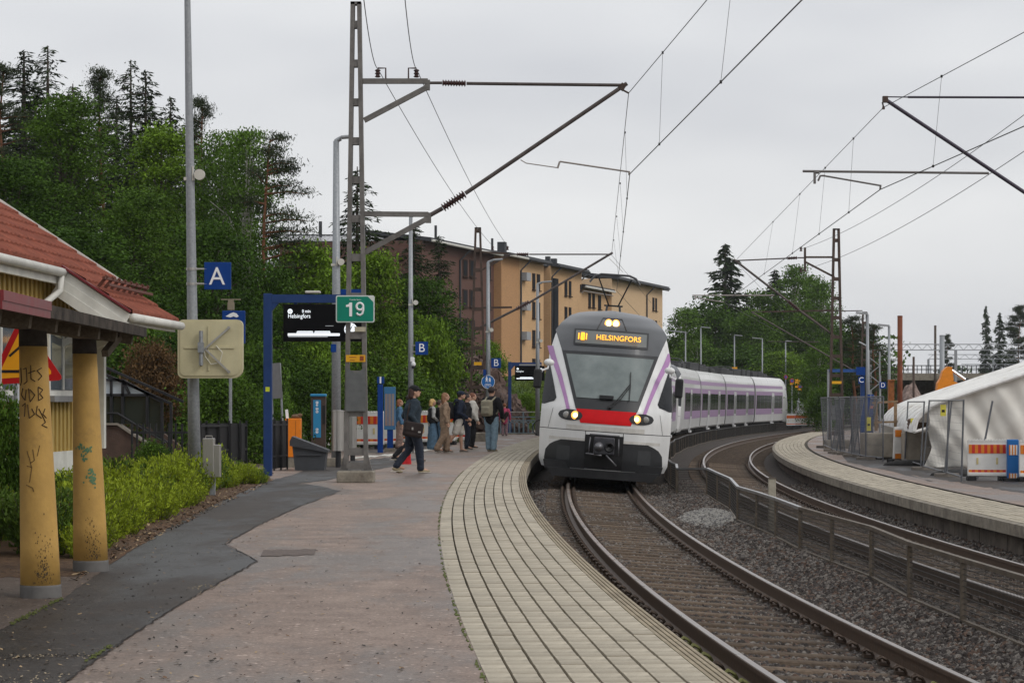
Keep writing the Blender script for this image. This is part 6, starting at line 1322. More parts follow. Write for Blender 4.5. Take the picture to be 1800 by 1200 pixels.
# ---- hillside that the wood stands on
hm = MB()
def hill(u, v):
    y = 52 + 260 * v ** 1.4; x = -90 + (90 - 9 + 0) * u; edge = max(0, min(1, (-8 - x + (y - 60) * .03) / 16)); hgt = 7.5 * edge * min(1, (y - 50) / 25) * (3 * edge ** .3 - 2 * edge ** .6 if edge > 0 else 0)
    return Vector((x, y, .5 + hgt + .5 * math.sin(x * .3) * edge + .4 * math.sin(y * .22 + x * .1) * edge))
hm.grid(hill, lin(0, 1, 40), lin(0, 1, 36)); hm.build('hill', mat('forest_floor', (.045, .05, .018), .95, var=.5, scale=.5, bump=.8, bscale=3, col2=(.07, .045, .025)), kind='structure', smooth=True)
def rock(label, pts_, Z, seed, m, dep=6):
    """a craggy rock face standing at depth Z, its outline given in photograph points"""
    rg = np.random.default_rng(seed); t = thing('rock_face', label, 'rock', (xat(pts_[0][0], Z), Z, 0)); xs = [p[0] for p in pts_]; b = MB(); n = 46; o = Vector((xat(pts_[0][0], Z), Z, 0))
    ph = rg.random(12) * 6; jit = rg.normal(size=(90, 70, 3)) * .10
    def f(u, v):
        px = xs[0] + (xs[-1] - xs[0]) * u; top = float(np.interp(px, xs, [p[1] for p in pts_])); zt = zat(top, Z); z = -.3 + (zt + .3) * min(v, 1); back = dep * max(0, v - .55) ** 1.5 * 2
        x = xat(px, Z); r_ = sum(math.sin(x * (1.3 + .9 * i) + z * (1.1 + .7 * i) + ph[i]) / (1 + i) for i in range(5)); st = .35 * math.floor(z * 1.7 + math.sin(x)) * .5
        return Vector((x + .12 * math.sin(z * 3 + ph[7]), Z + back + .35 * r_ + st, z + .12 * math.sin(x * 2.3 + ph[6]))) - o
    g_ = lambda u, v: f(u, v) + Vector(jit[int(u * 80)][int(v * 55)]) * (1 + .8 * math.sin(u * 31) * math.sin(v * 17)); b.grid(g_, lin(0, 1, 80), lin(0, 1.15, 55)); b.build('rock_surface', m, t); return t
m_rock = mat('rock_brown', (.085, .055, .045), .9, var=.5, scale=1.6, bump=1, bscale=6, col2=(.15, .10, .082), dirt=((.04, .045, .02), 1.1, .58)); m_slope = mat('grass_slope', (.06, .10, .02), .95, var=.4, scale=2, bump=.8, bscale=14, dirt=((.13, .10, .06), .5, .55))
rock('brown rock cutting behind the queue and second mast', [(735, 690), (765, 655), (790, 636), (815, 625), (840, 628), (862, 640), (885, 668), (905, 700), (930, 745)], 105, 1, m_rock)
rock('mossy brown boulder slope seen behind the departure screen', [(550, 660), (575, 628), (600, 612), (625, 618), (660, 630), (700, 645), (730, 668)], 84, 2, m_rock)
gs = MB(); gs.grid(lambda u, v: Vector((xat(862 + 190 * u, 118 + 24 * v), 118 + 24 * v - 6 * u, .5 + (3.1 - 1.2 * u) * v ** .8 + .25 * math.sin(9 * u + 5 * v))), lin(0, 1, 24), lin(0, 1, 16)); gs.build('grass_slope', m_slope, kind='structure', smooth=True)
P = []
for _ in range(7000): u, v = rnd.random(), rnd.random(); P.append((xat(862 + 190 * u, 118 + 24 * v), 118 + 24 * v - 6 * u, .62 + (3.1 - 1.2 * u) * v ** .8 + .25 * math.sin(9 * u + 5 * v)))
obj('slope_grass', leaves(P, .30, leaf_mat('grass', (.09, .15, .022), col2=(.15, .2, .04)), 'slope_grass', .18, 1.2), kind='stuff')

# ---- apartment block far behind
m_bo_ = mat('brick_orange', (.58, .37, .195), .85, var=.12, scale=3, stretch=(1, 1, 4), dirt=((.53, .33, .17), .25, .5)); m_bd = mat('brick_ochre', (.44, .245, .115), .85, var=.12, scale=3, stretch=(1, 1, 4)); m_bb = mat('brick_brown', (.115, .058, .044), .85, var=.15, scale=3, stretch=(1, 1, 4)); m_roofd = mat('roof_dark', (.045, .047, .052), .6, var=.2, scale=2); m_win = mat('far_window', (.022, .024, .028), .85, var=.2, scale=.8, spec=.04); m_frm = mat('window_frame_brown', (.05, .033, .026), .9, spec=.04); m_cour = mat('brick_pale', (.60, .42, .25), .85, var=.1, scale=3, stretch=(1, 1, 4))
A0 = Vector((xat(868, 228), 228, 0)); A1 = Vector((xat(1168, 300), 300, 0)); dl = A1 - A0; LEN = dl.length; rzb = math.atan2(dl.y, dl.x)
apt = thing('apartment_block', 'long orange and brown brick apartment block with dark roof on the hill', 'building', A0, rzb)
def s_of(px):
    """distance along the facade of photograph column px"""
    k = (px - 900) / F; return (k * A0.y - A0.x) / (dl.x / LEN - k * dl.y / LEN)
def zrow(py, s): return zat(py, A0.y + dl.y / LEN * s)
EV = lambda px: float(np.interp(px, [700, 790, 868, 943, 1015, 1085, 1168], [404, 430, 448, 461, 478, 495, 508]))
segs = [(742, 868, m_bb, 0, 0), (868, 900, m_bd, -.8, 0), (900, 943, m_bo_, -.8, 0), (943, 960, m_bb, .8, 0), (960, 1015, m_bo_, -.5, 0), (1015, 1068, m_bo_, 0, 1.6), (1068, 1158, m_cour, -.5, 0), (1158, 1168, m_cour, .4, 0)]
for i, (a, c, m, off, dz) in enumerate(segs):
    s0, s1 = s_of(a), s_of(c); zt = min(zrow(EV(a), s0), zrow(EV(c), s1)) - dz
    zt = zrow(EV(868), s_of(868)) - dz
    wl = MB().box2((s0, off, 0), (s1 - .02, 14, zt)).build('wall', m, apt)
    rf_ = MB(); rf_.prism([(s0 - .05, 0), (s1 + .05, 0), (s1 + .05, .35), (s0 - .05, .35)], off - .9, 7); rf_.v = [(x, y, z + zt + .13 * (y - off)) for x, y, z in rf_.v]; rf_.build('roof', m_roofd, apt)
    gt = MB(); gt.tube([(s0, off - .95, zt - .05), (s1, off - .95, zt - .05)], .12, 6); gt.build('gutter', m_wht if i in (0, 1, 5) else m_roofd, apt)
def win(px0, px1, y0, y1, off, par=apt, m=m_win):
    s0, s1 = s_of(px0), s_of(px1); z1, z0 = zrow(y0, (s0 + s1) / 2), zrow(y1, (s0 + s1) / 2)
    f = MB().box2((s0, off - .06, z0), (s1, off + .2, z1)).build('window', m_frm, par); MB().box2((s0 + .15 * (s1 - s0), off - .09, z0 + .12), (s1 - .1 * (s1 - s0), off - .05, z1 - .12)).build('pane', m, f)
    MB().box2((s0 - .1, off - .2, z0 - .12), (s1 + .1, off - .001, z0 - .02)).build('sill', m_frm, f)
rows = lambda y0, s: [(y0 + 52.5 * k * s, y0 + 30 * s + 52.5 * k * s) for k in range(4)]
for px0, px1, yb_, off, sc in ((813, 821, 456, 0, 1), (825, 834, 457, 0, 1), (855, 862, 461, 0, 1), (922.5, 927.5, 480.5, -.8, .95), (930.5, 936, 482, -.8, .95), (984.5, 989, 493, -.5, .88), (992, 996, 494, -.5, .88), (1034, 1038, 515, 0, .82), (1041, 1045, 516, 0, .82), (1051, 1056, 519, 0, .82), (1140, 1143, 523, -.5, .75), (1145, 1147.5, 524, -.5, .75)):
    for y0, y1 in rows(yb_, sc)[:4]: win(px0, px1, y0, y1, off)
win(1012, 1014.5, 500, 511, -.5); win(1158.5, 1162, 527, 556, .4)
for px_, off in ((807, 0), (901, -.8), (961, -.5), (1016, 0), (1129, -.5)):
    s0 = s_of(px_); b = MB(); zt = zrow(EV(868), s_of(868)); b.tube([(s0 + .7, off - .9, zt - .2), (s0, off - .12, zt - 1.2), (s0, off - .12, 1)], .09, 6); b.build('downpipe', m_roofd, apt)
for k in range(3): s0 = s_of(902.5); zc = zrow(486 + 52 * k, s0); MB().box2((s0, -1.45, zc - .42), (s0 + 1.5, -.82, zc + .42)).build('balcony_box', mat('box_grey', (.33, .34, .36), .6), apt)
s0 = s_of(963); MB().box2((s0, -.75, 2), (s0 + 1.6, -.51, zrow(489, s0))).build('stair_glazing', m_win, apt)
zt = zrow(EV(868), s_of(868))
for px_, w_, h in ((919, .8, 1.3), (996, .5, .7), (1007, .6, .6), (802, .2, 1.4), (899, .2, 1.4)): s0 = s_of(px_); MB().box2((s0, 2.0, zt + .6), (s0 + w_, 2.0 + w_, zt + 1.0 + h * .8)).build('chimney', m_roofd, apt)
# wing facing the camera, its pale sheet roof above the trees
wg = thing('apartment_wing', 'brown brick wing with pale metal roof showing above the maples', 'building', (xat(500, 215), 215, 0)); wl_ = (748 - 500) * 215 / F; zt = zat(424, 215)
MB().box2((0, 0, 0), (wl_, 10, zt)).build('wall', m_bb, wg); rp = MB(); rp.add([(-.5, -.8, zt - .1), (wl_ - 1.5, -.8, zt - .1), (wl_ - 4.5, 6, zt + .95), (-.5, 6, zt + .95)], [(0, 1, 2, 3)]); rf_ = rp.build('roof', mat('sheet_pale', (.42, .42, .43), .4, metal=.3, var=.1), wg)
for k in range(26): x = -.5 + k * wl_ / 27; MB().bar((x, -.8, zt - .07), (x, 6, zt + .98), .05, .06).build('seam', MATS['sheet_pale'], rf_)
MB().bar((-.5, 6, zt + 1.0), (wl_ - 4.5, 6, zt + 1.0), .3, .15).build('ridge', m_roofd, rf_); MB().box2((2.9, 4, zt + .6), (3.2, 4.3, zt + 2.2)).build('flue', m_roofd, rf_); MB().bar((-.5, -.85, zt - .2), (wl_, -.85, zt - .2), .3, .3).build('eave', m_roofd, wg)

# ---- the wood on the hill (left), back to front
HL = lambda px, Z: max(.5, hill(min(1, max(0, (xat(px, Z) + 90) / 81)), max(0, (Z - 52) / 260) ** (1 / 1.4)).z - .3)
W = [('spruce2', 42, 84, 104, 270, 'dark spruce at the far end of the treetops, beside a bare topped one'), ('spruce3', 84, 72, 98, 280, 'sparse open spruce, tallest treetop of the wood'), ('pine', 4, 112, 96, 190, 'reddish trunked pine at the picture edge'), ('pine', 180, 122, 100, 150, 'round topped pine between the open spruce and twin spruces'), ('spruce3', 230, 96, 96, 250, 'taller of the twin spruces with hanging branches'), ('spruce2', 256, 118, 95, 230, 'shorter, denser of the twin spruces'), ('pine', 352, 172, 92, 130, 'flat topped pine peeping past the tall grey post'), ('pine2', 470, 240, 78, 250, 'windswept pine whose branches all reach towards the lamp post'),
 ('spruce', 62, 160, 106, 300, 'wide dark spruce filling the wood behind the open spruce'), ('spruce', 205, 165, 104, 240, 'wide dark spruce behind the twin spruces'), ('spruce', 330, 205, 100, 240, 'wide dark spruce behind the tall grey post'), ('spruce', 415, 228, 97, 220, 'wide dark spruce behind the birches'), ('spruce', 128, 140, 102, 230, 'dense spruce half sunk behind the huge broadleaf crown'), ('spruce2', 300, 165, 98, 170, 'dark spruce rising behind the bright maple'), ('lime', 118, 140, 78, 280, 'huge dark green broadleaf tree above the station roof'), ('deep', 20, 260, 74, 240, 'broadleaf tree directly behind the station roof ridge'), ('mapletall', 285, 196, 84, 200, 'bright green maple just before the tall grey post'), ('birch', 385, 205, 82, 190, 'birch with pale trunk right behind the A sign'), ('birch2', 438, 198, 80, 190, 'outer birch with thin trailing twigs'), ('lime', 245, 310, 72, 260, 'mid green broadleaf tree below the twin spruces'), ('deep', 375, 360, 68, 230, 'deep green broadleaf tree behind the cream panel'), ('deep', 120, 380, 66, 320, 'deep green broadleaf tree low behind the house roof'), ('deep', 468, 440, 72, 170, 'deep green tree behind the blue gantry post'), ('maple', 545, 415, 78, 210, 'sunny green maple above the departure screen'), ('maple', 650, 430, 84, 170, 'sunny green maple behind the lattice mast'), ('spruce', 628, 284, 96, 240, 'full spruce standing behind the lattice mast top'), ('spruce', 728, 384, 98, 190, 'dark spruce in front of the brown brick corner'), ('deep', 735, 470, 96, 190, 'dark tree before the brown brick wall'), ('spruce2', 772, 410, 104, 150, 'slim spruce beside the dark spruce')]
for k_, px, yt, Z, wp, lb in W: tree(k_, px, yt, Z, wp, lb, base=HL(px, Z) if px < 560 else 1.5, group='trees of the wood', rz=0 if k_ == 'pine2' else None)
Bs = [('bush', 240, 560, 62, 190, 760, 'dark bush behind the stair shelter'), ('copper', 265, 596, 58, 130, 745, 'copper leaved bush above the stair shelter'), ('bush', 390, 655, 52, 170, 800, 'rounded green bush behind the tall grey post'), ('bush', 450, 600, 58, 150, 800, 'dark green bush behind the blue gantry post'), ('deep', 330, 560, 60, 220, 800, 'small dark tree behind the cream panel'), ('bush', 560, 640, 66, 140, 790, 'bush overhanging the orange box'), ('bushb', 540, 580, 70, 150, 760, 'light green bush under the departure screen'), ('deep', 490, 520, 64, 170, 790, 'shady tree between gantry post and screen'), ('bush', 655, 625, 80, 90, 735, 'small round bush behind the yellow warning plate'), ('bushb', 755, 560, 88, 130, 745, 'leafy bush beside the slender lamp post'), ('bush', 700, 650, 78, 170, 790, 'wide shady bush behind the poster case'), ('bush', 748, 680, 82, 130, 790, 'shady bush behind the women in the queue'), ('bush', 610, 690, 74, 170, 800, 'dark bush behind the lattice mast legs'), ('bushb', 925, 690, 116, 60, 735, 'small plant on the grass slope'), ('bushb', 860, 600, 130, 70, 690, 'young shoots on top of the rock cutting'), ('bushb', 950, 652, 150, 60, 700, 'saplings at the foot of the orange facade'), ('deep', 690, 560, 92, 170, 760, 'dark tree between lattice mast and slender lamp post'), ('deep', 585, 560, 90, 190, 760, 'dark tree behind the thick lamp post'), ('bush', 470, 690, 54, 130, 830, 'low bush beside the black fence')]
for k_, px, yt, Z, wp, yb_, lb in Bs: tree(k_, px, yt, Z, wp, lb, y_base=yb_)
# ---- trees behind the train and the far platform
BT = [('fbirch', 1205, 530, 238, 110, 'pale birch at the end of the apartment block'), ('fspruce', 1275, 422, 250, 190, 'tall pointed spruce behind the second train'), ('fdeep', 1250, 510, 246, 170, 'brownish tree at the foot of the tall spruce'), ('flime', 1320, 540, 240, 170, 'broad green tree behind the train roof'), ('fspruce', 1362, 468, 262, 140, 'dark spruce beside the poplar like birch'), ('fbirch', 1397, 450, 255, 105, 'high narrow birch behind the brown mast arm'), ('fbirch', 1445, 480, 245, 100, 'thin birch just behind the brown mast'), ('fbirch', 1225, 590, 232, 130, 'light birch right above the train nose'), ('maple', 1372, 612, 228, 150, 'rounded bright tree behind the train tail'), ('fdeep', 1295, 600, 234, 200, 'dense low tree behind the train windows'), ('fdeep', 1345, 560, 252, 190, 'dense tree between the spruces'), ('flime', 1420, 545, 250, 180, 'full green tree behind the crossing wires'), ('pine', 1500, 556, 165, 120, 'dark bushy pine beside the rust pipe'), ('pine', 1538, 570, 160, 100, 'dark bushy pine touching the distant mast'), ('fspruce', 1518, 575, 170, 90, 'low dark spruce between the bushy pines'), ('fbirch', 1440, 600, 165, 100, 'young birch beside the site fence'), ('fdeep', 1470, 590, 178, 140, 'dark tree behind the site fence'), ('fdeep', 1535, 640, 175, 110, 'dark low tree behind the lattice tower'), ('fspruce', 1733, 533, 330, 50, 'distant slender pine, first of the far three'), ('fspruce', 1757, 545, 335, 60, 'distant pine with bare lower trunk, second of the far three'), ('fadepine', 1792, 540, 320, 80, 'distant broad pine at the picture edge'), ('fadepine', 1665, 590, 340, 40, 'distant thin pine behind the steel gantry'), ('bush', 1447, 680, 150, 80, 'roadside bush beyond the striped barriers'), ('fdeep', 1200, 580, 240, 140, 'dark tree tucked behind the cab roof'), ('flime', 1338, 505, 258, 170, 'high green crown between tall spruce and narrow birch'), ('fbirch', 1425, 470, 258, 110, 'high birch right behind the mast bracket'), ('fdeep', 1490, 560, 200, 150, 'dark tree closing the gap before the pines')]
for k_, px, yt, Z, wp, lb in BT: tree(k_, px, yt, Z, wp, lb, base=.2, group='trees beyond the trains')
P = []
fr_ = np.random.default_rng(5)
for x in np.arange(-60, 330, 3.5):
    Y = 520 + fr_.normal() * 25; h = 8 + 4 * fr_.random() + 2 * math.sin(x * .05); q = np.clip(fr_.normal(size=(160, 3)), -1.8, 1.8) * [2.4, 2.4, h * .27] + [x, Y, h * .5]; P.append(q[q[:, 2] > 0])
obj('distant_forest', leaves(np.concatenate(P), 1.3, L_fade, 'distant_forest', .7), kind='stuff')
# low dense wood behind everything on the hill side, a single far mass
P = []
for x in np.arange(-70, -9, 2.2):
    Y = 150 + fr_.normal() * 8; h = float(np.interp(x, [-70, -30, -21, -17, 5], [21, 19, 15.5, 11, 6])) + 2 * fr_.random(); q = np.clip(fr_.normal(size=(420, 3)), -1.7, 1.7) * [1.7, 1.7, h * .28] + [x, Y, h * .45]; P.append(q[q[:, 2] > 0])
obj('background_wood', leaves(np.concatenate(P), .55, L_dark, 'background_wood', .7), kind='stuff')
P = []
for px in np.arange(1185, 1560, 6):
    Y = 268 + fr_.normal() * 8; h = 7.5 + 3 * fr_.random(); x = xat(px, Y); q = np.clip(fr_.normal(size=(200, 3)), -1.8, 1.8) * [1.5, 1.5, h * .28] + [x, Y, h * .5]; P.append(q[q[:, 2] > 0])
obj('background_wood', leaves(np.concatenate(P), .55, L_dec, 'background_wood', .7), kind='stuff')

# ---- low shrubs in the bed by the platform
def shrub_mesh(seed, m, n=26):
    rg = np.random.default_rng(seed); P = []; D = []; st = MB()
    for k in range(n * 3):
        a = rg.random() * 6.28; r = .34 * rg.random() ** .6; h = .62 * rg.uniform(.55, 1.1) * (1 - .5 * r); b0 = np.array([r * .4 * math.cos(a), r * .4 * math.sin(a), 0]); tip = np.array([r * 1.2 * math.cos(a), r * 1.2 * math.sin(a), h])
        if k % 3 == 0: st.tube([b0, tip], [.006, .002], 3)
        t = rg.random(16) ** .6; q = b0 + (tip - b0) * t[:, None] + rg.normal(size=(16, 3)) * .022; P.append(q); D.append(np.tile((tip - b0) / np.linalg.norm(tip - b0) + [0, 0, .2], (16, 1)) + rg.normal(size=(16, 3)) * .5)
    return st.mesh('shrub_stem', m_bark), leaves(np.concatenate(P), .062, m, 'shrub_leaves', .42, dirs=np.concatenate(D))
SH = [shrub_mesh(i, L_bush) for i in (1, 2, 3)] + [shrub_mesh(4, L_bush2), shrub_mesh(6, L_bush2)]
cnt = 0
for i in range(135):
    k = rnd.random(); px = 120 + 345 * k; edge = 1008 - 170 * k ** .92; py = edge - 8 - rnd.random() ** 1.2 * (edge - 846) * .92
    if py < 846: py = 846 + rnd.random() * 6
    p = gnd(px, py); t = thing('shrub', 'feathery yellow green shrub in the soil bed along the asphalt path', 'shrub', p, rnd.uniform(0, 6.28), 'yellow green shrubs in the soil bed'); s = rnd.uniform(.7, 1.15) * (.62 if px > 440 else 1) * (.62 if py > edge - 22 else 1); t.scale = (s * 1.1, s * 1.1, s * rnd.uniform(.8, 1.05)); q = SH[rnd.choice((0, 1, 2, 0, 1, 2, 3))]; obj('stem', q[0], t); obj('foliage', q[1], t)
for i in range(26):
    px = rnd.uniform(-60, 135); py = rnd.uniform(880, 985); p = gnd(px, py); t = thing('shrub', 'darker leafy shrub growing around the feet of the yellow columns', 'shrub', p, rnd.uniform(0, 6.28), 'darker shrubs near the columns'); s = rnd.uniform(.7, 1.15); t.scale = (s, s, s); q = SH[rnd.choice((3, 4, 4, 1))]; obj('stem', q[0], t); obj('foliage', q[1], t)
tree('bush', 5, 690, 24, 150, 'dark leafy bush beside the road works sign pole', y_base=1000)
tree('bush', 270, 775, 40.4, 90, 'upright weedy bush in front of the stair railing', y_base=870)
# ================================================================== far platform: building site, signs, bridge
m_tarp = mat('white_tarp', (.74, .735, .71), .5, var=.08, scale=2, dirt=((.42, .38, .32), .9, .57)); m_tarpd = mat('dirty_tarp', (.66, .64, .59), .6, var=.08, scale=1.5, bump=.3, bscale=3, dirt=((.47, .42, .34), .55, .6))
m_rust = mat('rust_steel', (.17, .055, .028), .8, var=.3, scale=4); m_tubeg = mat('fence_tube', (.125, .13, .14), .45, metal=.4, var=.15)
Zt, DX, TLn = 60.0, .125, 22.0
prof = [(1605, 760), (1606, 750), (1611, 738), (1620, 727), (1634, 717), (1655, 708), (1700, 693), (1800, 660), (1900, 627), (2050, 578)]
tent = thing('site_tent', 'long white tarpaulin tent with rounded eave covering the building site', 'tent', (xat(1640, Zt), Zt, PLAT2)); oT = Vector((xat(1640, Zt), Zt, PLAT2)); PR = [at(x, y, Zt) - oT for x, y in prof]
nb = 9
for k in range(nb):
    y0, y1 = TLn * k / nb, TLn * (k + 1) / nb; b = MB()
    b.grid(lambda i, j: Vector((PR[int(i)].x + DX * (y0 + (y1 - y0) * j) - .05 * math.sin(math.pi * j), y0 + (y1 - y0) * j, PR[int(i)].z + (.06 * math.sin(math.pi * j) if i > 2 else 0) * -1)), list(range(len(PR))), lin(0, 1, 6)); b.build('roof_sheet', m_tarp, tent, smooth=True)
    b = MB(); b.tube([p + Vector((DX * y0, y0, .03)) for p in PR], .05, 6); b.build('rib', m_tarp if k else mat('tent_edge', (.66, .65, .63), .5), tent)
b = MB(); b.add([p + Vector((DX * TLn, TLn, 0)) for p in PR] + [PR[-1] + Vector((DX * TLn, TLn, -5)), PR[0] + Vector((DX * TLn, TLn, -2))], [tuple(range(len(PR) + 2))]); b.build('rear_wall', m_tarpd, tent)
wx0 = [(1632, 716), (1636, 735), (1634, 760), (1642, 790), (1626, 832)]
def twall(u, v):
    y = 716 + (838 - 716) * v; pxl = float(np.interp(y, [a[1] for a in wx0], [a[0] for a in wx0])); px = pxl + (2050 - pxl) * u ** 1.3; top = float(np.interp(px, [p[0] for p in prof], [p[1] for p in prof])); base = 832 + (px - 1626) * .06
    yy = top + (base - top) * v; p = at(px, yy, Zt) - oT; t = (px - 1630) / 60.
    p.y += .12 + .10 * abs(math.sin(1.6 * t - 3.0 * v)) + .06 * abs(math.sin(3.1 * t - 5.5 * v + 1)) + .025 * math.sin(11 * t - 15 * v + 1) + .02 * math.sin(4 * t + 15 * v) + .25 * v * v - .05; p.z = max(p.z, .0); return p
b = MB(); b.grid(twall, lin(0, 1, 90), lin(0, 1, 36)); b.build('end_wall', m_tarpd, tent, smooth=True)
b = MB(); b.tube([at(1606, 759, Zt) - oT, at(1640, 750, Zt) - oT + Vector((0, .3, 0))], .04, 6); b.tube([at(1607, 758, Zt) - oT, at(1612, 738, Zt) - oT, at(1622, 726, Zt) - oT, at(1636, 716, Zt) - oT], .05, 6); b.build('eave_frame', MATS['tent_edge'], tent)
# logs stacked inside the open eave
for k in range(9): t = thing('log', 'brown log stacked under the open eave of the tent', 'log', at(1612 + 5.5 * (k % 4), 752 - 6 * (k // 4), Zt + .6), 0, 'logs under the tent eave'); b = MB(); b.tube([(0, 0, 0), (.1, 1.8, 0)], .055, 8); b.build('round_timber', mat('log_brown', (.11, .07, .045), .9, var=.4, scale=8), t)
# concrete blocks
def cblock(px, y0, y1, w_px, Z, label, rz=0):
    t = thing('concrete_block', label, 'concrete block', (xat(px, Z), Z, PLAT2), rz); w_ = w_px * Z / F; h = (y1 - y0) * Z / F; b = MB(); b.box((0, 0, h / 2 + .05), (w_, .8, h), bev=.03); b.build('block', mat('block_concrete', (.30, .265, .215), .85, var=.25, scale=2.5, bump=.4, dirt=((.17, .14, .11), 1.2, .55)), t)
    for s in (-.3, .3): MB().box((s * w_, 0, .03), (.22, .5, .07)).build('timber_pad', mat('timber_pad', (.16, .12, .09), .9, var=.3), t)
    return t
cblock(1543, 757, 800, 52, 69, 'large concrete block behind the wire fence, nearest the blue pylon', .1); cblock(1612, 763, 814, 50, 64.5, 'concrete block under the open tent eave', -.05)
t = thing('timber_frame', 'rough timber frame standing on the first concrete block', 'timber frame', at(1555, 757, 69.5)); k_ = lambda px, py: at(px, py, 69.5) - at(1555, 757, 69.5)
for a, c in (((1540, 757), (1540, 707)), ((1574, 757), (1574, 704)), ((1536, 742), (1578, 741)), ((1533, 708), (1578, 705))): MB().bar(k_(*a), k_(*c), .09, .06).build('board', mat('timber_raw', (.24, .16, .095), .85, var=.3, scale=5), t)
# site fence panels
def fpanel(p0, p1, H, label, lean=(0, 0), nv=22, mesh=True, rails=True):
    a = Vector(p0); c = Vector(p1); t = thing('site_fence_panel', label, 'fence', a, 0, 'temporary fence panels'); d = c - a; up = Vector((lean[0], lean[1], H))
    b = MB(); b.tube([(0, 0, 0), up], .021, 7); b.tube([d, d + up], .021, 7); b.build('upright', m_tubeg, t)
    b = MB(); b.tube([up * .99, d + up * .99], .019, 6); b.tube([up * .06, d + up * .06], .019, 6); b.build('frame_bar', m_tubeg, t)
    if mesh:
        b = MB()
        for k in range(1, nv): q = d * (k / nv); b.bar(q + up * .06, q + up * .99, .004)
        for k in range(1, 10): b.bar(up * (.06 + .093 * k), d + up * (.06 + .093 * k), .004)
        b.build('wire_mesh', m_tubeg, t)
    b = MB(); b.box((0, 0, .03), (.55, .22, .12), bev=.02); b.build('foot_block', mat('foot_concrete', (.17, .15, .13), .9, var=.3), t)
    return t
G2 = lambda px, py: gnd(px, py, PLAT2)
fl = [(1448, 787), (1462, 793), (1478, 798), (1498, 803), (1522, 808), (1552, 811)]
for i, (a, c) in enumerate(zip(fl[:-1], fl[1:])): fpanel(G2(*a), G2(*c), 1.9, ['fence panel at the far tip of the row', 'fence panel second from the far tip', 'fence panel beside the mast foot', 'fence panel past the mast foot', 'fence panel before the big concrete block'][i], (-.10 + .03 * i, .05), 34)
for i, (px, lx) in enumerate(((1470, .28), (1486, -.2), (1500, .33), (1512, -.15), (1525, .3))): p = G2(px, 797 + 2.2 * i); fpanel(p, p + Vector((.16, 2.2, 0)), 1.85, ['stacked fence panel leaning behind the first', 'stacked fence panel leaning behind the second', 'stacked fence panel leaning by the mast', 'stacked fence panel leaning behind the fourth', 'stacked fence panel leaning by the block'][i], (lx, 0), 20)
fpanel(G2(1590, 814), G2(1618, 823), 1.75, 'open fence panel in front of the tent eave', (.10, 0), 6, False); fpanel(G2(1622, 826), G2(1660, 837), 1.78, 'fence panel leaning hard before the tarpaulin', (.17, 0), 16); fpanel(G2(1664, 838), G2(1690, 846), 1.78, 'fence panel ending at the striped barrier', (.05, 0), 14)
t = thing('fence_tube', 'loose steel tube leaning over the striped barrier', 'tube', G2(1718, 842)); MB().tube([(0, 0, 0), (.36, .1, 1.75)], .024, 7).build('steel_tube', m_tubeg, t)
for px, y0, y1, Z, lb in ((1527, 733, 757, 68, 'yellow notice on the fence before the concrete block'), (1605, 735, 759, 61, 'yellow notice on the fence by the tent eave'), (1658, 711, 731, 53.5, 'small yellow notice on the leaning fence panel')):
    t = thing('yellow_notice', lb, 'notice', at(px, y1, Z)); h = (y1 - y0) * Z / F; pn = MB().box((0, 0, h / 2), (.13, .01, h)).build('sheet', mat('notice_yellow', (.62, .55, .08), .6, var=.1), t); MB().box((0, -.008, h * .45), (.07, .004, .06)).build('print', m_ink, pn)
# barriers
Zb = 50; barrier((xat(1735, Zb), Zb, PLAT2), -.10, 'large white barrier with orange red stripes before the tarpaulin', None, (.85, 1, .80)); barrier((xat(1826, Zb - .6), Zb - .6, PLAT2), -.06, 'striped white barrier cut by the picture edge', None, (.85, 1, .80))
t = thing('barrier_post', 'blue barrier pillar between the two striped barriers', 'barrier', (xat(1780, Zb - .25), Zb - .25, PLAT2), -.08); bd_ = MB().box((0, 0, .46), (.25, .16, .90), bev=.02).build('body', mat('barrier_blue', (.012, .12, .36), .45, var=.06), t)
b = MB()
for k in range(6): b.mi = k % 2; b.box((-.075 + k * .03, -.085, .68), (.03, .012, .22)); b.box((-.075 + k * .03, -.085, .12), (.03, .012, .1))
b.build('striped_band', [m_bo, m_bw], bd_); b = MB(); b.box((-.05, 0, .03), (.3, .5, .08)); b.build('foot', m_blk, t)
t = thing('barrier_marker', 'narrow white marker board with orange bands by the concrete block', 'marker', (xat(1578, 65), 65, PLAT2), .25); bd_ = MB().box((0, 0, .55), (.27, .08, .92), bev=.03, ry=.04).build('body', m_bw, t); b = MB(); b.box((0, -.05, .83), (.2, .015, .2)); b.box((0, -.05, .18), (.2, .015, .14)); b.build('orange_band', m_bo, bd_); MB().box((0, 0, .05), (.5, .4, .1)).build('foot', m_blk, t)
for i, (px, py) in enumerate(((1600, 818), (1690, 836))): hb = MB(); hb.ell((0, 0, 0), (.75, .5, .16), 16, 8); t = thing('asphalt_heap', ['small black heap below the leaning fence', 'small black heap beside the striped barrier'][i], 'heap', G2(px, py)); hb.build('heap_surface', mat('black_heap', (.02, .019, .018), .95, var=.4, scale=8, bump=1), t)
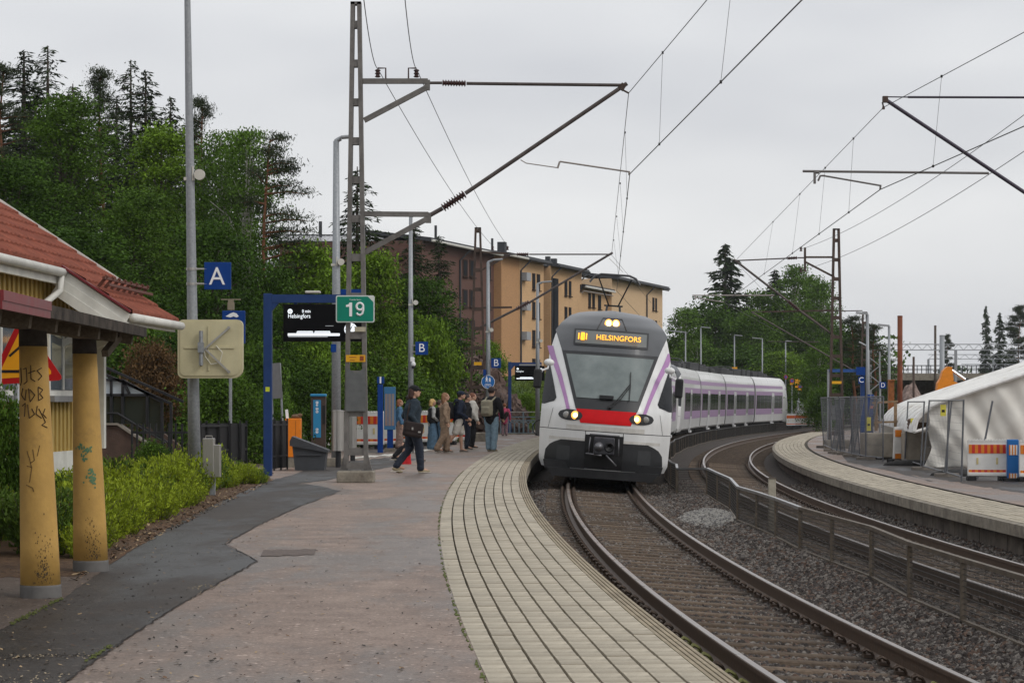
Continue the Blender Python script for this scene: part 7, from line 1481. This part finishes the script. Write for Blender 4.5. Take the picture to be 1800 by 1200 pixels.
# excavator behind the tent
Ze = 112; ex = thing('excavator', 'orange excavator whose boom rises behind the white tent', 'excavator', (xat(1690, Ze), Ze, PLAT2)); e = lambda px, py: at(px, py, Ze) - Vector((xat(1690, Ze), Ze, PLAT2)); m_exo = mat('digger_orange', (.72, .24, .015), .45, var=.1)
b = MB(); b.prism([(e(px, 0).x, e(0, py).z) for px, py in ((1645, 694), (1647, 673), (1652, 665), (1656, 652), (1664, 644), (1672, 645), (1673, 655), (1675, 668), (1666, 672), (1661, 694))], -.25, .25); bo = b.build('stick', m_exo, ex)
b = MB(); b.prism([(e(px, 0).x, e(0, py).z) for px, py in ((1660, 690), (1663, 676), (1670, 668), (1680, 672), (1694, 680), (1720, 700), (1715, 712), (1690, 694), (1676, 685))], -.28, .28); b.build('boom', m_exo, ex); b = MB(); b.tube([e(1671, 649), e(1697, 667)], .07, 8); b.build('hydraulic_rod', mat('chrome_rod', (.7, .7, .72), .2, metal=.8, var=0), bo); b = MB(); b.tube([e(1697, 667), e(1712, 678)], .13, 8); b.tube([e(1660, 686), e(1664, 675), e(1675, 668)], .04, 6); b.build('hydraulic_hose', m_blk, bo)
MB().box((2.2, 0, 1.4), (2.8, 2.4, .9), bev=.15).build('house', m_exo, ex); MB().box((1.3, -.7, 1.9), (1.1, 1.0, 1.2), bev=.1).build('cab', m_blk, ex)
for s in (-1, 1): MB().box((2.0, s * 1.0, .4), (3.6, .55, .8), bev=.25).build('crawler', m_blk, ex)
# upright poles
def post(name, label, cat, px, y_top, Z, r, m, base=PLAT2, y_base=None):
    zb = base if y_base is None else zat(y_base, Z); t = thing(name, label, cat, (xat(px, Z), Z, zb)); H = zat(y_top, Z) - zb; MB().tube([(0, 0, 0), (0, 0, H)], r, 12).build('shaft', m, t, smooth=True); MB().lathe([(r * 1.04, H - .04), (r * 1.04, H), (r * .6, H + .01)], (0, 0, 0), 12).build('cap', m, t); return t
post('rust_pipe', 'tall rust red steel pipe standing behind the tent', 'pipe', 1582, 555, 92, .105, m_rust)
t = thing('sheet_pile', 'short rusty sheet pile beside the tall rust pipe', 'sheet pile', (xat(1567, 96), 96, PLAT2)); H = zat(668, 96) - PLAT2; b = MB(); b.prism([(-.12, 0), (.12, 0), (.12, H), (-.12, H)], 0, .06); b.prism([(-.14, 0), (-.1, 0), (-.1, H), (-.14, H)], -.1, .1); b.build('pile', mat('rust_bright', (.26, .095, .03), .8, var=.3), t); MB().box((0, .03, H), (.3, .2, .04)).build('pile_cap', MATS['rust_bright'], t)
def lampp(px, y_top, Z, hx, label, y_base=None): 
    zb = PLAT2; t = thing('lamp_post', label, 'lamp post', (xat(px, Z), Z, zb)); H = zat(y_top, Z) - zb; MB().tube([(0, 0, 0), (0, 0, H)], [.09, .06], 8).build('mast', m_galvp, t, smooth=True); MB().box((hx * .5, 0, H + .04), (abs(hx), .22, .09), ry=.1).build('lamp_head', MATS['lamp_head_grey'], t)
lampp(1525, 552, 100, -.5, 'grey lamp post beside the lattice tower'); lampp(1563, 573, 112, -.55, 'grey lamp post between lattice tower and rust pipe'); lampp(1232, 576, 215, .9, 'thin lamp post behind the train roof'); lampp(1205, 583, 220, -1.6, 'lamp post with arm just above the train nose'); lampp(1291, 590, 228, .8, 'lamp post in the trees above the yellow sign'); lampp(1340, 595, 225, -1.0, 'lamp post in the trees behind the train tail'); lampp(1381, 600, 226, .6, 'lamp post beside the road behind the train')
t = thing('lattice_tower', 'galvanised lattice tower with bent top carrying a gantry beam', 'tower', (xat(1537, 118), 118, PLAT2)); o = Vector((xat(1537, 118), 118, PLAT2)); H = zat(618, 118) - PLAT2
for s in (-1, 1): MB().bar((s * .28, 0, 0), (s * .28, 0, H), .07).build('chord', m_galvp, t)
b = MB(); z = 0; k = 0
while z < H - .4: b.bar((-.28 if k % 2 else .28, 0, z), (.28 if k % 2 else -.28, 0, z + .45), .04); z += .45; k += 1
b.build('lacing', m_galvp, t); b = MB(); b.tube([(-.28, 0, H), (-.4, 0, H + .3), (-.8, 0, H + .5)], .05, 6); b.build('bent_top', m_galvp, t)
def truss(label, px0, px1, y0, y1, Z):
    t = thing('portal_beam', label, 'gantry', at(px0, y1, Z)); o = at(px0, y1, Z); a, c = at(px0, y0, Z) - o, at(px1, y0, Z) - o; d, f = at(px0, y1, Z) - o, at(px1, y1, Z) - o
    MB().bar(a, c, .06).build('chord', m_galvp, t); MB().bar(d, f, .06).build('chord', m_galvp, t); n = int((px1 - px0) / 9); b = MB()
    for k in range(n): q0, q1 = k / n, (k + 1) / n; b.bar(a.lerp(c, q0) if k % 2 else d.lerp(f, q0), d.lerp(f, q1) if k % 2 else a.lerp(c, q1), .032)
    b.build('lacing', m_galvp, t)
    for q in (.0, .5, 1): p = d.lerp(f, q); MB().bar(p, (p.x, p.y, PLAT2 - o.z), .18, .18).build('leg', m_galvp, t)
truss('nearer steel lattice gantry spanning the distant tracks', 1530, 1830, 605, 615, 165); truss('farther steel lattice gantry low behind the nearer one', 1632, 1860, 623, 631, 215); truss('lowest and farthest steel gantry above the bridge', 1690, 1900, 640, 646, 255)
post('steel_post', 'thick grey post rising above the bridge', 'post', 1656, 589, 150, .17, m_galvp); post('steel_post', 'slim dark post left of the excavator boom', 'post', 1606, 627, 140, .07, m_mastr); post('bare_trunk', 'bare dead tree trunk behind the gantries', 'tree', 1644, 572, 190, .10, m_bark)
# bridge
br = thing('road_bridge', 'low grey road bridge with railing behind the excavator', 'bridge', at(1540, 690, 190)); o = at(1540, 690, 190); Lb = 320 * 190 / F
zq = lambda py: at(0, py, 190).z - o.z
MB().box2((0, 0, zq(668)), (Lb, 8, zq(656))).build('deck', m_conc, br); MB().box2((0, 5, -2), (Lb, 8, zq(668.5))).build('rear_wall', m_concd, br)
for k in range(6): MB().box2((3 + k * 2.6, .5, -2), (3.4 + k * 2.6, 1.2, zq(668.5))).build('pier', m_conc, br)
for k in range(40): MB().box2((k * Lb / 40, .1, zq(656)), (k * Lb / 40 + .06, .16, zq(643))).build('railing_post', m_iron, br)
for z in (643, 650): MB().box2((0, .1, zq(z)), (Lb, .15, zq(z) + .07)).build('rail', m_iron, br)
# rubble bank and scrap timber
rb_ = MB(); rb_.grid(lambda u, v: Vector((xat(1560 + 110 * u, 135 + 8 * v), 135 + 8 * v, .2 + (3.0 * math.exp(-((u - .38) / .30) ** 2)) * v ** .7 + .12 * math.sin(u * 40) * math.sin(v * 23))), lin(0, 1, 40), lin(0, 1, 14)); t = tag(rb_.build('rubble_bank', mat('rubble', (.20, .13, .105), .95, var=.5, scale=3, bump=1, bscale=6, col2=(.27, .2, .17))), 'brown rubble bank below the bridge beside the rust pipe', 'bank')
for k in range(14): t = thing('scrap_plank', 'scrap plank in the pile below the rust pipe', 'plank', (xat(1568 + rnd.uniform(0, 40), 108), 108 + rnd.uniform(-1, 1), PLAT2 + .1 + k * .05), rnd.uniform(-.6, .6), 'scrap planks below the rust pipe'); b = MB(); b.bar((-1, 0, 0), (1, 0, rnd.uniform(.1, .5)), .16, .05); b.build('timber', MATS['timber_raw'], t)
# blue gantry, pylon and letter signs on the far platform
Zg = 92; g3 = thing('platform_gantry', 'blue portal gantry on the far platform behind the site fence', 'gantry', (xat(1516, Zg), Zg, PLAT2)); x3 = lambda px: xat(px, Zg) - xat(1516, Zg); z3 = lambda py: zat(py, Zg) - PLAT2
for px in (1458, 1516): MB().box((x3(px), 0, z3(649) / 2), (.17, .14, z3(649))).build('post', m_bluep if px > 1500 else m_galvp, g3)
MB().box2((x3(1457), -.1, z3(654)), (x3(1520), .1, z3(648.5))).build('beam', mat('gantry_blue', (.02, .075, .25), .5), g3); MB().box2((x3(1504), -.16, z3(659)), (x3(1520), -.12, z3(645))).build('sign_panel', m_blue, g3); pn = MB().box2((x3(1508), -.16, z3(674)), (x3(1518), -.12, z3(662))).build('sign_panel', m_blue, g3); text('C', .30, m_tw, pn, (x3(1513), -.165, z3(668)))
Zd = 105; t = thing('letter_sign', 'small blue D sign on a slim post', 'sign', (xat(1547, Zd), Zd, PLAT2)); zd = lambda py: zat(py, Zd) - PLAT2; MB().tube([(0, 0, 0), (0, 0, zd(660))], .05, 8).build('post', m_galvp, t); pn = MB().box((.12, -.06, zd(677)), (.3, .03, .30)).build('plate', m_blue, t); text('D', .28, m_tw, pn, (.12, -.08, zd(677)))
Zp = 74; t = thing('info_pylon', 'blue information pylon half hidden by the site fence', 'information sign', (xat(1530, Zp), Zp, PLAT2)); h = zat(700, Zp) - PLAT2; MB().box((0, 0, h / 2), (.17, .12, h)).build('post', m_blue, t); hd_ = MB().box((0, -.01, h + .06), (.19, .14, .14)).build('head', m_blue, t); text('i', .16, m_tw, hd_, (0, -.085, h + .06)); MB().box((.03, -.07, h - .28), (.1, .01, .09)).build('sticker', mat('sticker_pink', (.6, .2, .16), .5), t)
# road, signs and barriers behind the train's tail
rd = MB(); rd.grid(lambda u, v: Vector((xat(1385 + 26 * v ** .6 - 6 * v + 30 * u * (1 - .45 * v), 215 + 60 * v), 215 + 60 * v, .3 + 2.4 * v)), lin(0, 1, 4), lin(0, 1, 12)); rd.build('road', mat('road_pale', (.24, .20, .19), .7, var=.15, scale=1), kind='structure')
for i, px in enumerate((1390, 1401, 1412, 1424)): barrier((xat(px, 165 + i), 165 + i, PLAT2 - .1), -.15, 'white barrier with orange band behind the train tail, number %s of the row' % ('one', 'two', 'three', 'four')[i], 'barriers behind the train', (.62, 1, .85))
t = thing('guard_rail', 'steel guard rail climbing beside the road behind the train', 'guard rail', (xat(1402, 215), 215, .4)); b = MB(); b.bar((0, 0, 1.6), (1.1, 4, .3 + .9), .1, .3); b.bar((0, 0, .9), (1.1, 4, .5), .1, .3); b.build('beam', m_galvp, t); MB().box((0, 0, .8), (.1, .1, 1.6)).build('post', m_galvp, t); MB().box((1.1, 4, .6), (.1, .1, 1.2)).build('post', m_galvp, t)
def rsign(px, py, Z, label, plates):
    t = thing('road_sign', label, 'sign', (xat(px, Z), Z, .2)); z = lambda y: zat(y, Z) - .2; MB().tube([(0, 0, 0), (0, 0, z(py))], .05, 8).build('post', m_galvp, t)
    for kind, dx, y0, y1, w_ in plates:
        if kind == 'disc':
            r = (y1 - y0) / 2 * Z / F; p = MB(); p.lathe([(r, -.12), (r, -.09)], (dx, 0, z((y0 + y1) / 2)), 18, 'Y'); p = p.build('disc', mat('disc_red', (.5, .04, .03), .5), t); q = MB(); q.lathe([(r * .72, -.135), (r * .72, -.12)], (dx, 0, z((y0 + y1) / 2)), 18, 'Y'); q.build('disc_face', mat('disc_blue', (.08, .09, .3), .5), p)
        else: MB().box((dx, -.1, z((y0 + y1) / 2)), (w_ * Z / F, .03, (y1 - y0) * Z / F)).build('plate', mat('plate_orange', (.78, .36, .01), .5, var=.03), t)
rsign(1291, 645, 222, 'yellow rectangular sign above the train roof', (('p', 0, 645, 659, 9.5),)); rsign(1392, 665, 222, 'round no parking sign beside the orange boards', (('disc', 0, 665, 673, 8), ('p', 0, 673, 676, 7))); rsign(1404, 666, 220, 'orange road works boards with round prohibition sign', (('p', -.1, 666, 681, 9.5), ('p', .05, 683, 688, 7), ('disc', .12, 675, 683, 8))); rsign(1381, 660, 224, 'small red disc sign among the trees behind train', (('disc', 0, 659, 666, 7),))
# ================================================================== damp air
hz = MB().box2((-260, -40, -1.6), (420, 640, 34)); hzo = hz.build('haze', [], kind='stuff')
hm_ = bpy.data.materials.new('haze_air'); hm_.use_nodes = True; _n = hm_.node_tree; _n.nodes.clear(); _o = _n.nodes.new('ShaderNodeOutputMaterial'); _v = _n.nodes.new('ShaderNodeVolumePrincipled'); _v.inputs['Color'].default_value = (.86, .9, .95, 1); _v.inputs['Density'].default_value = .00012; _n.links.new(_v.outputs[0], _o.inputs['Volume']); hzo.data.materials.clear(); hzo.data.materials.append(hm_)
# ================================================================== lettering becomes mesh
bpy.context.view_layer.update()
_dg = bpy.context.evaluated_depsgraph_get()
for o in [o for o in COL.objects if o.type == 'FONT']:
    me = bpy.data.meshes.new_from_object(o.evaluated_get(_dg)); n = o.name.split('.')[0]; par = o.parent; ml = (o.location.copy(), o.rotation_euler.copy(), o.scale.copy()); bpy.data.objects.remove(o)
    q = obj(n, me, par); q.location, q.rotation_euler, q.scale = ml
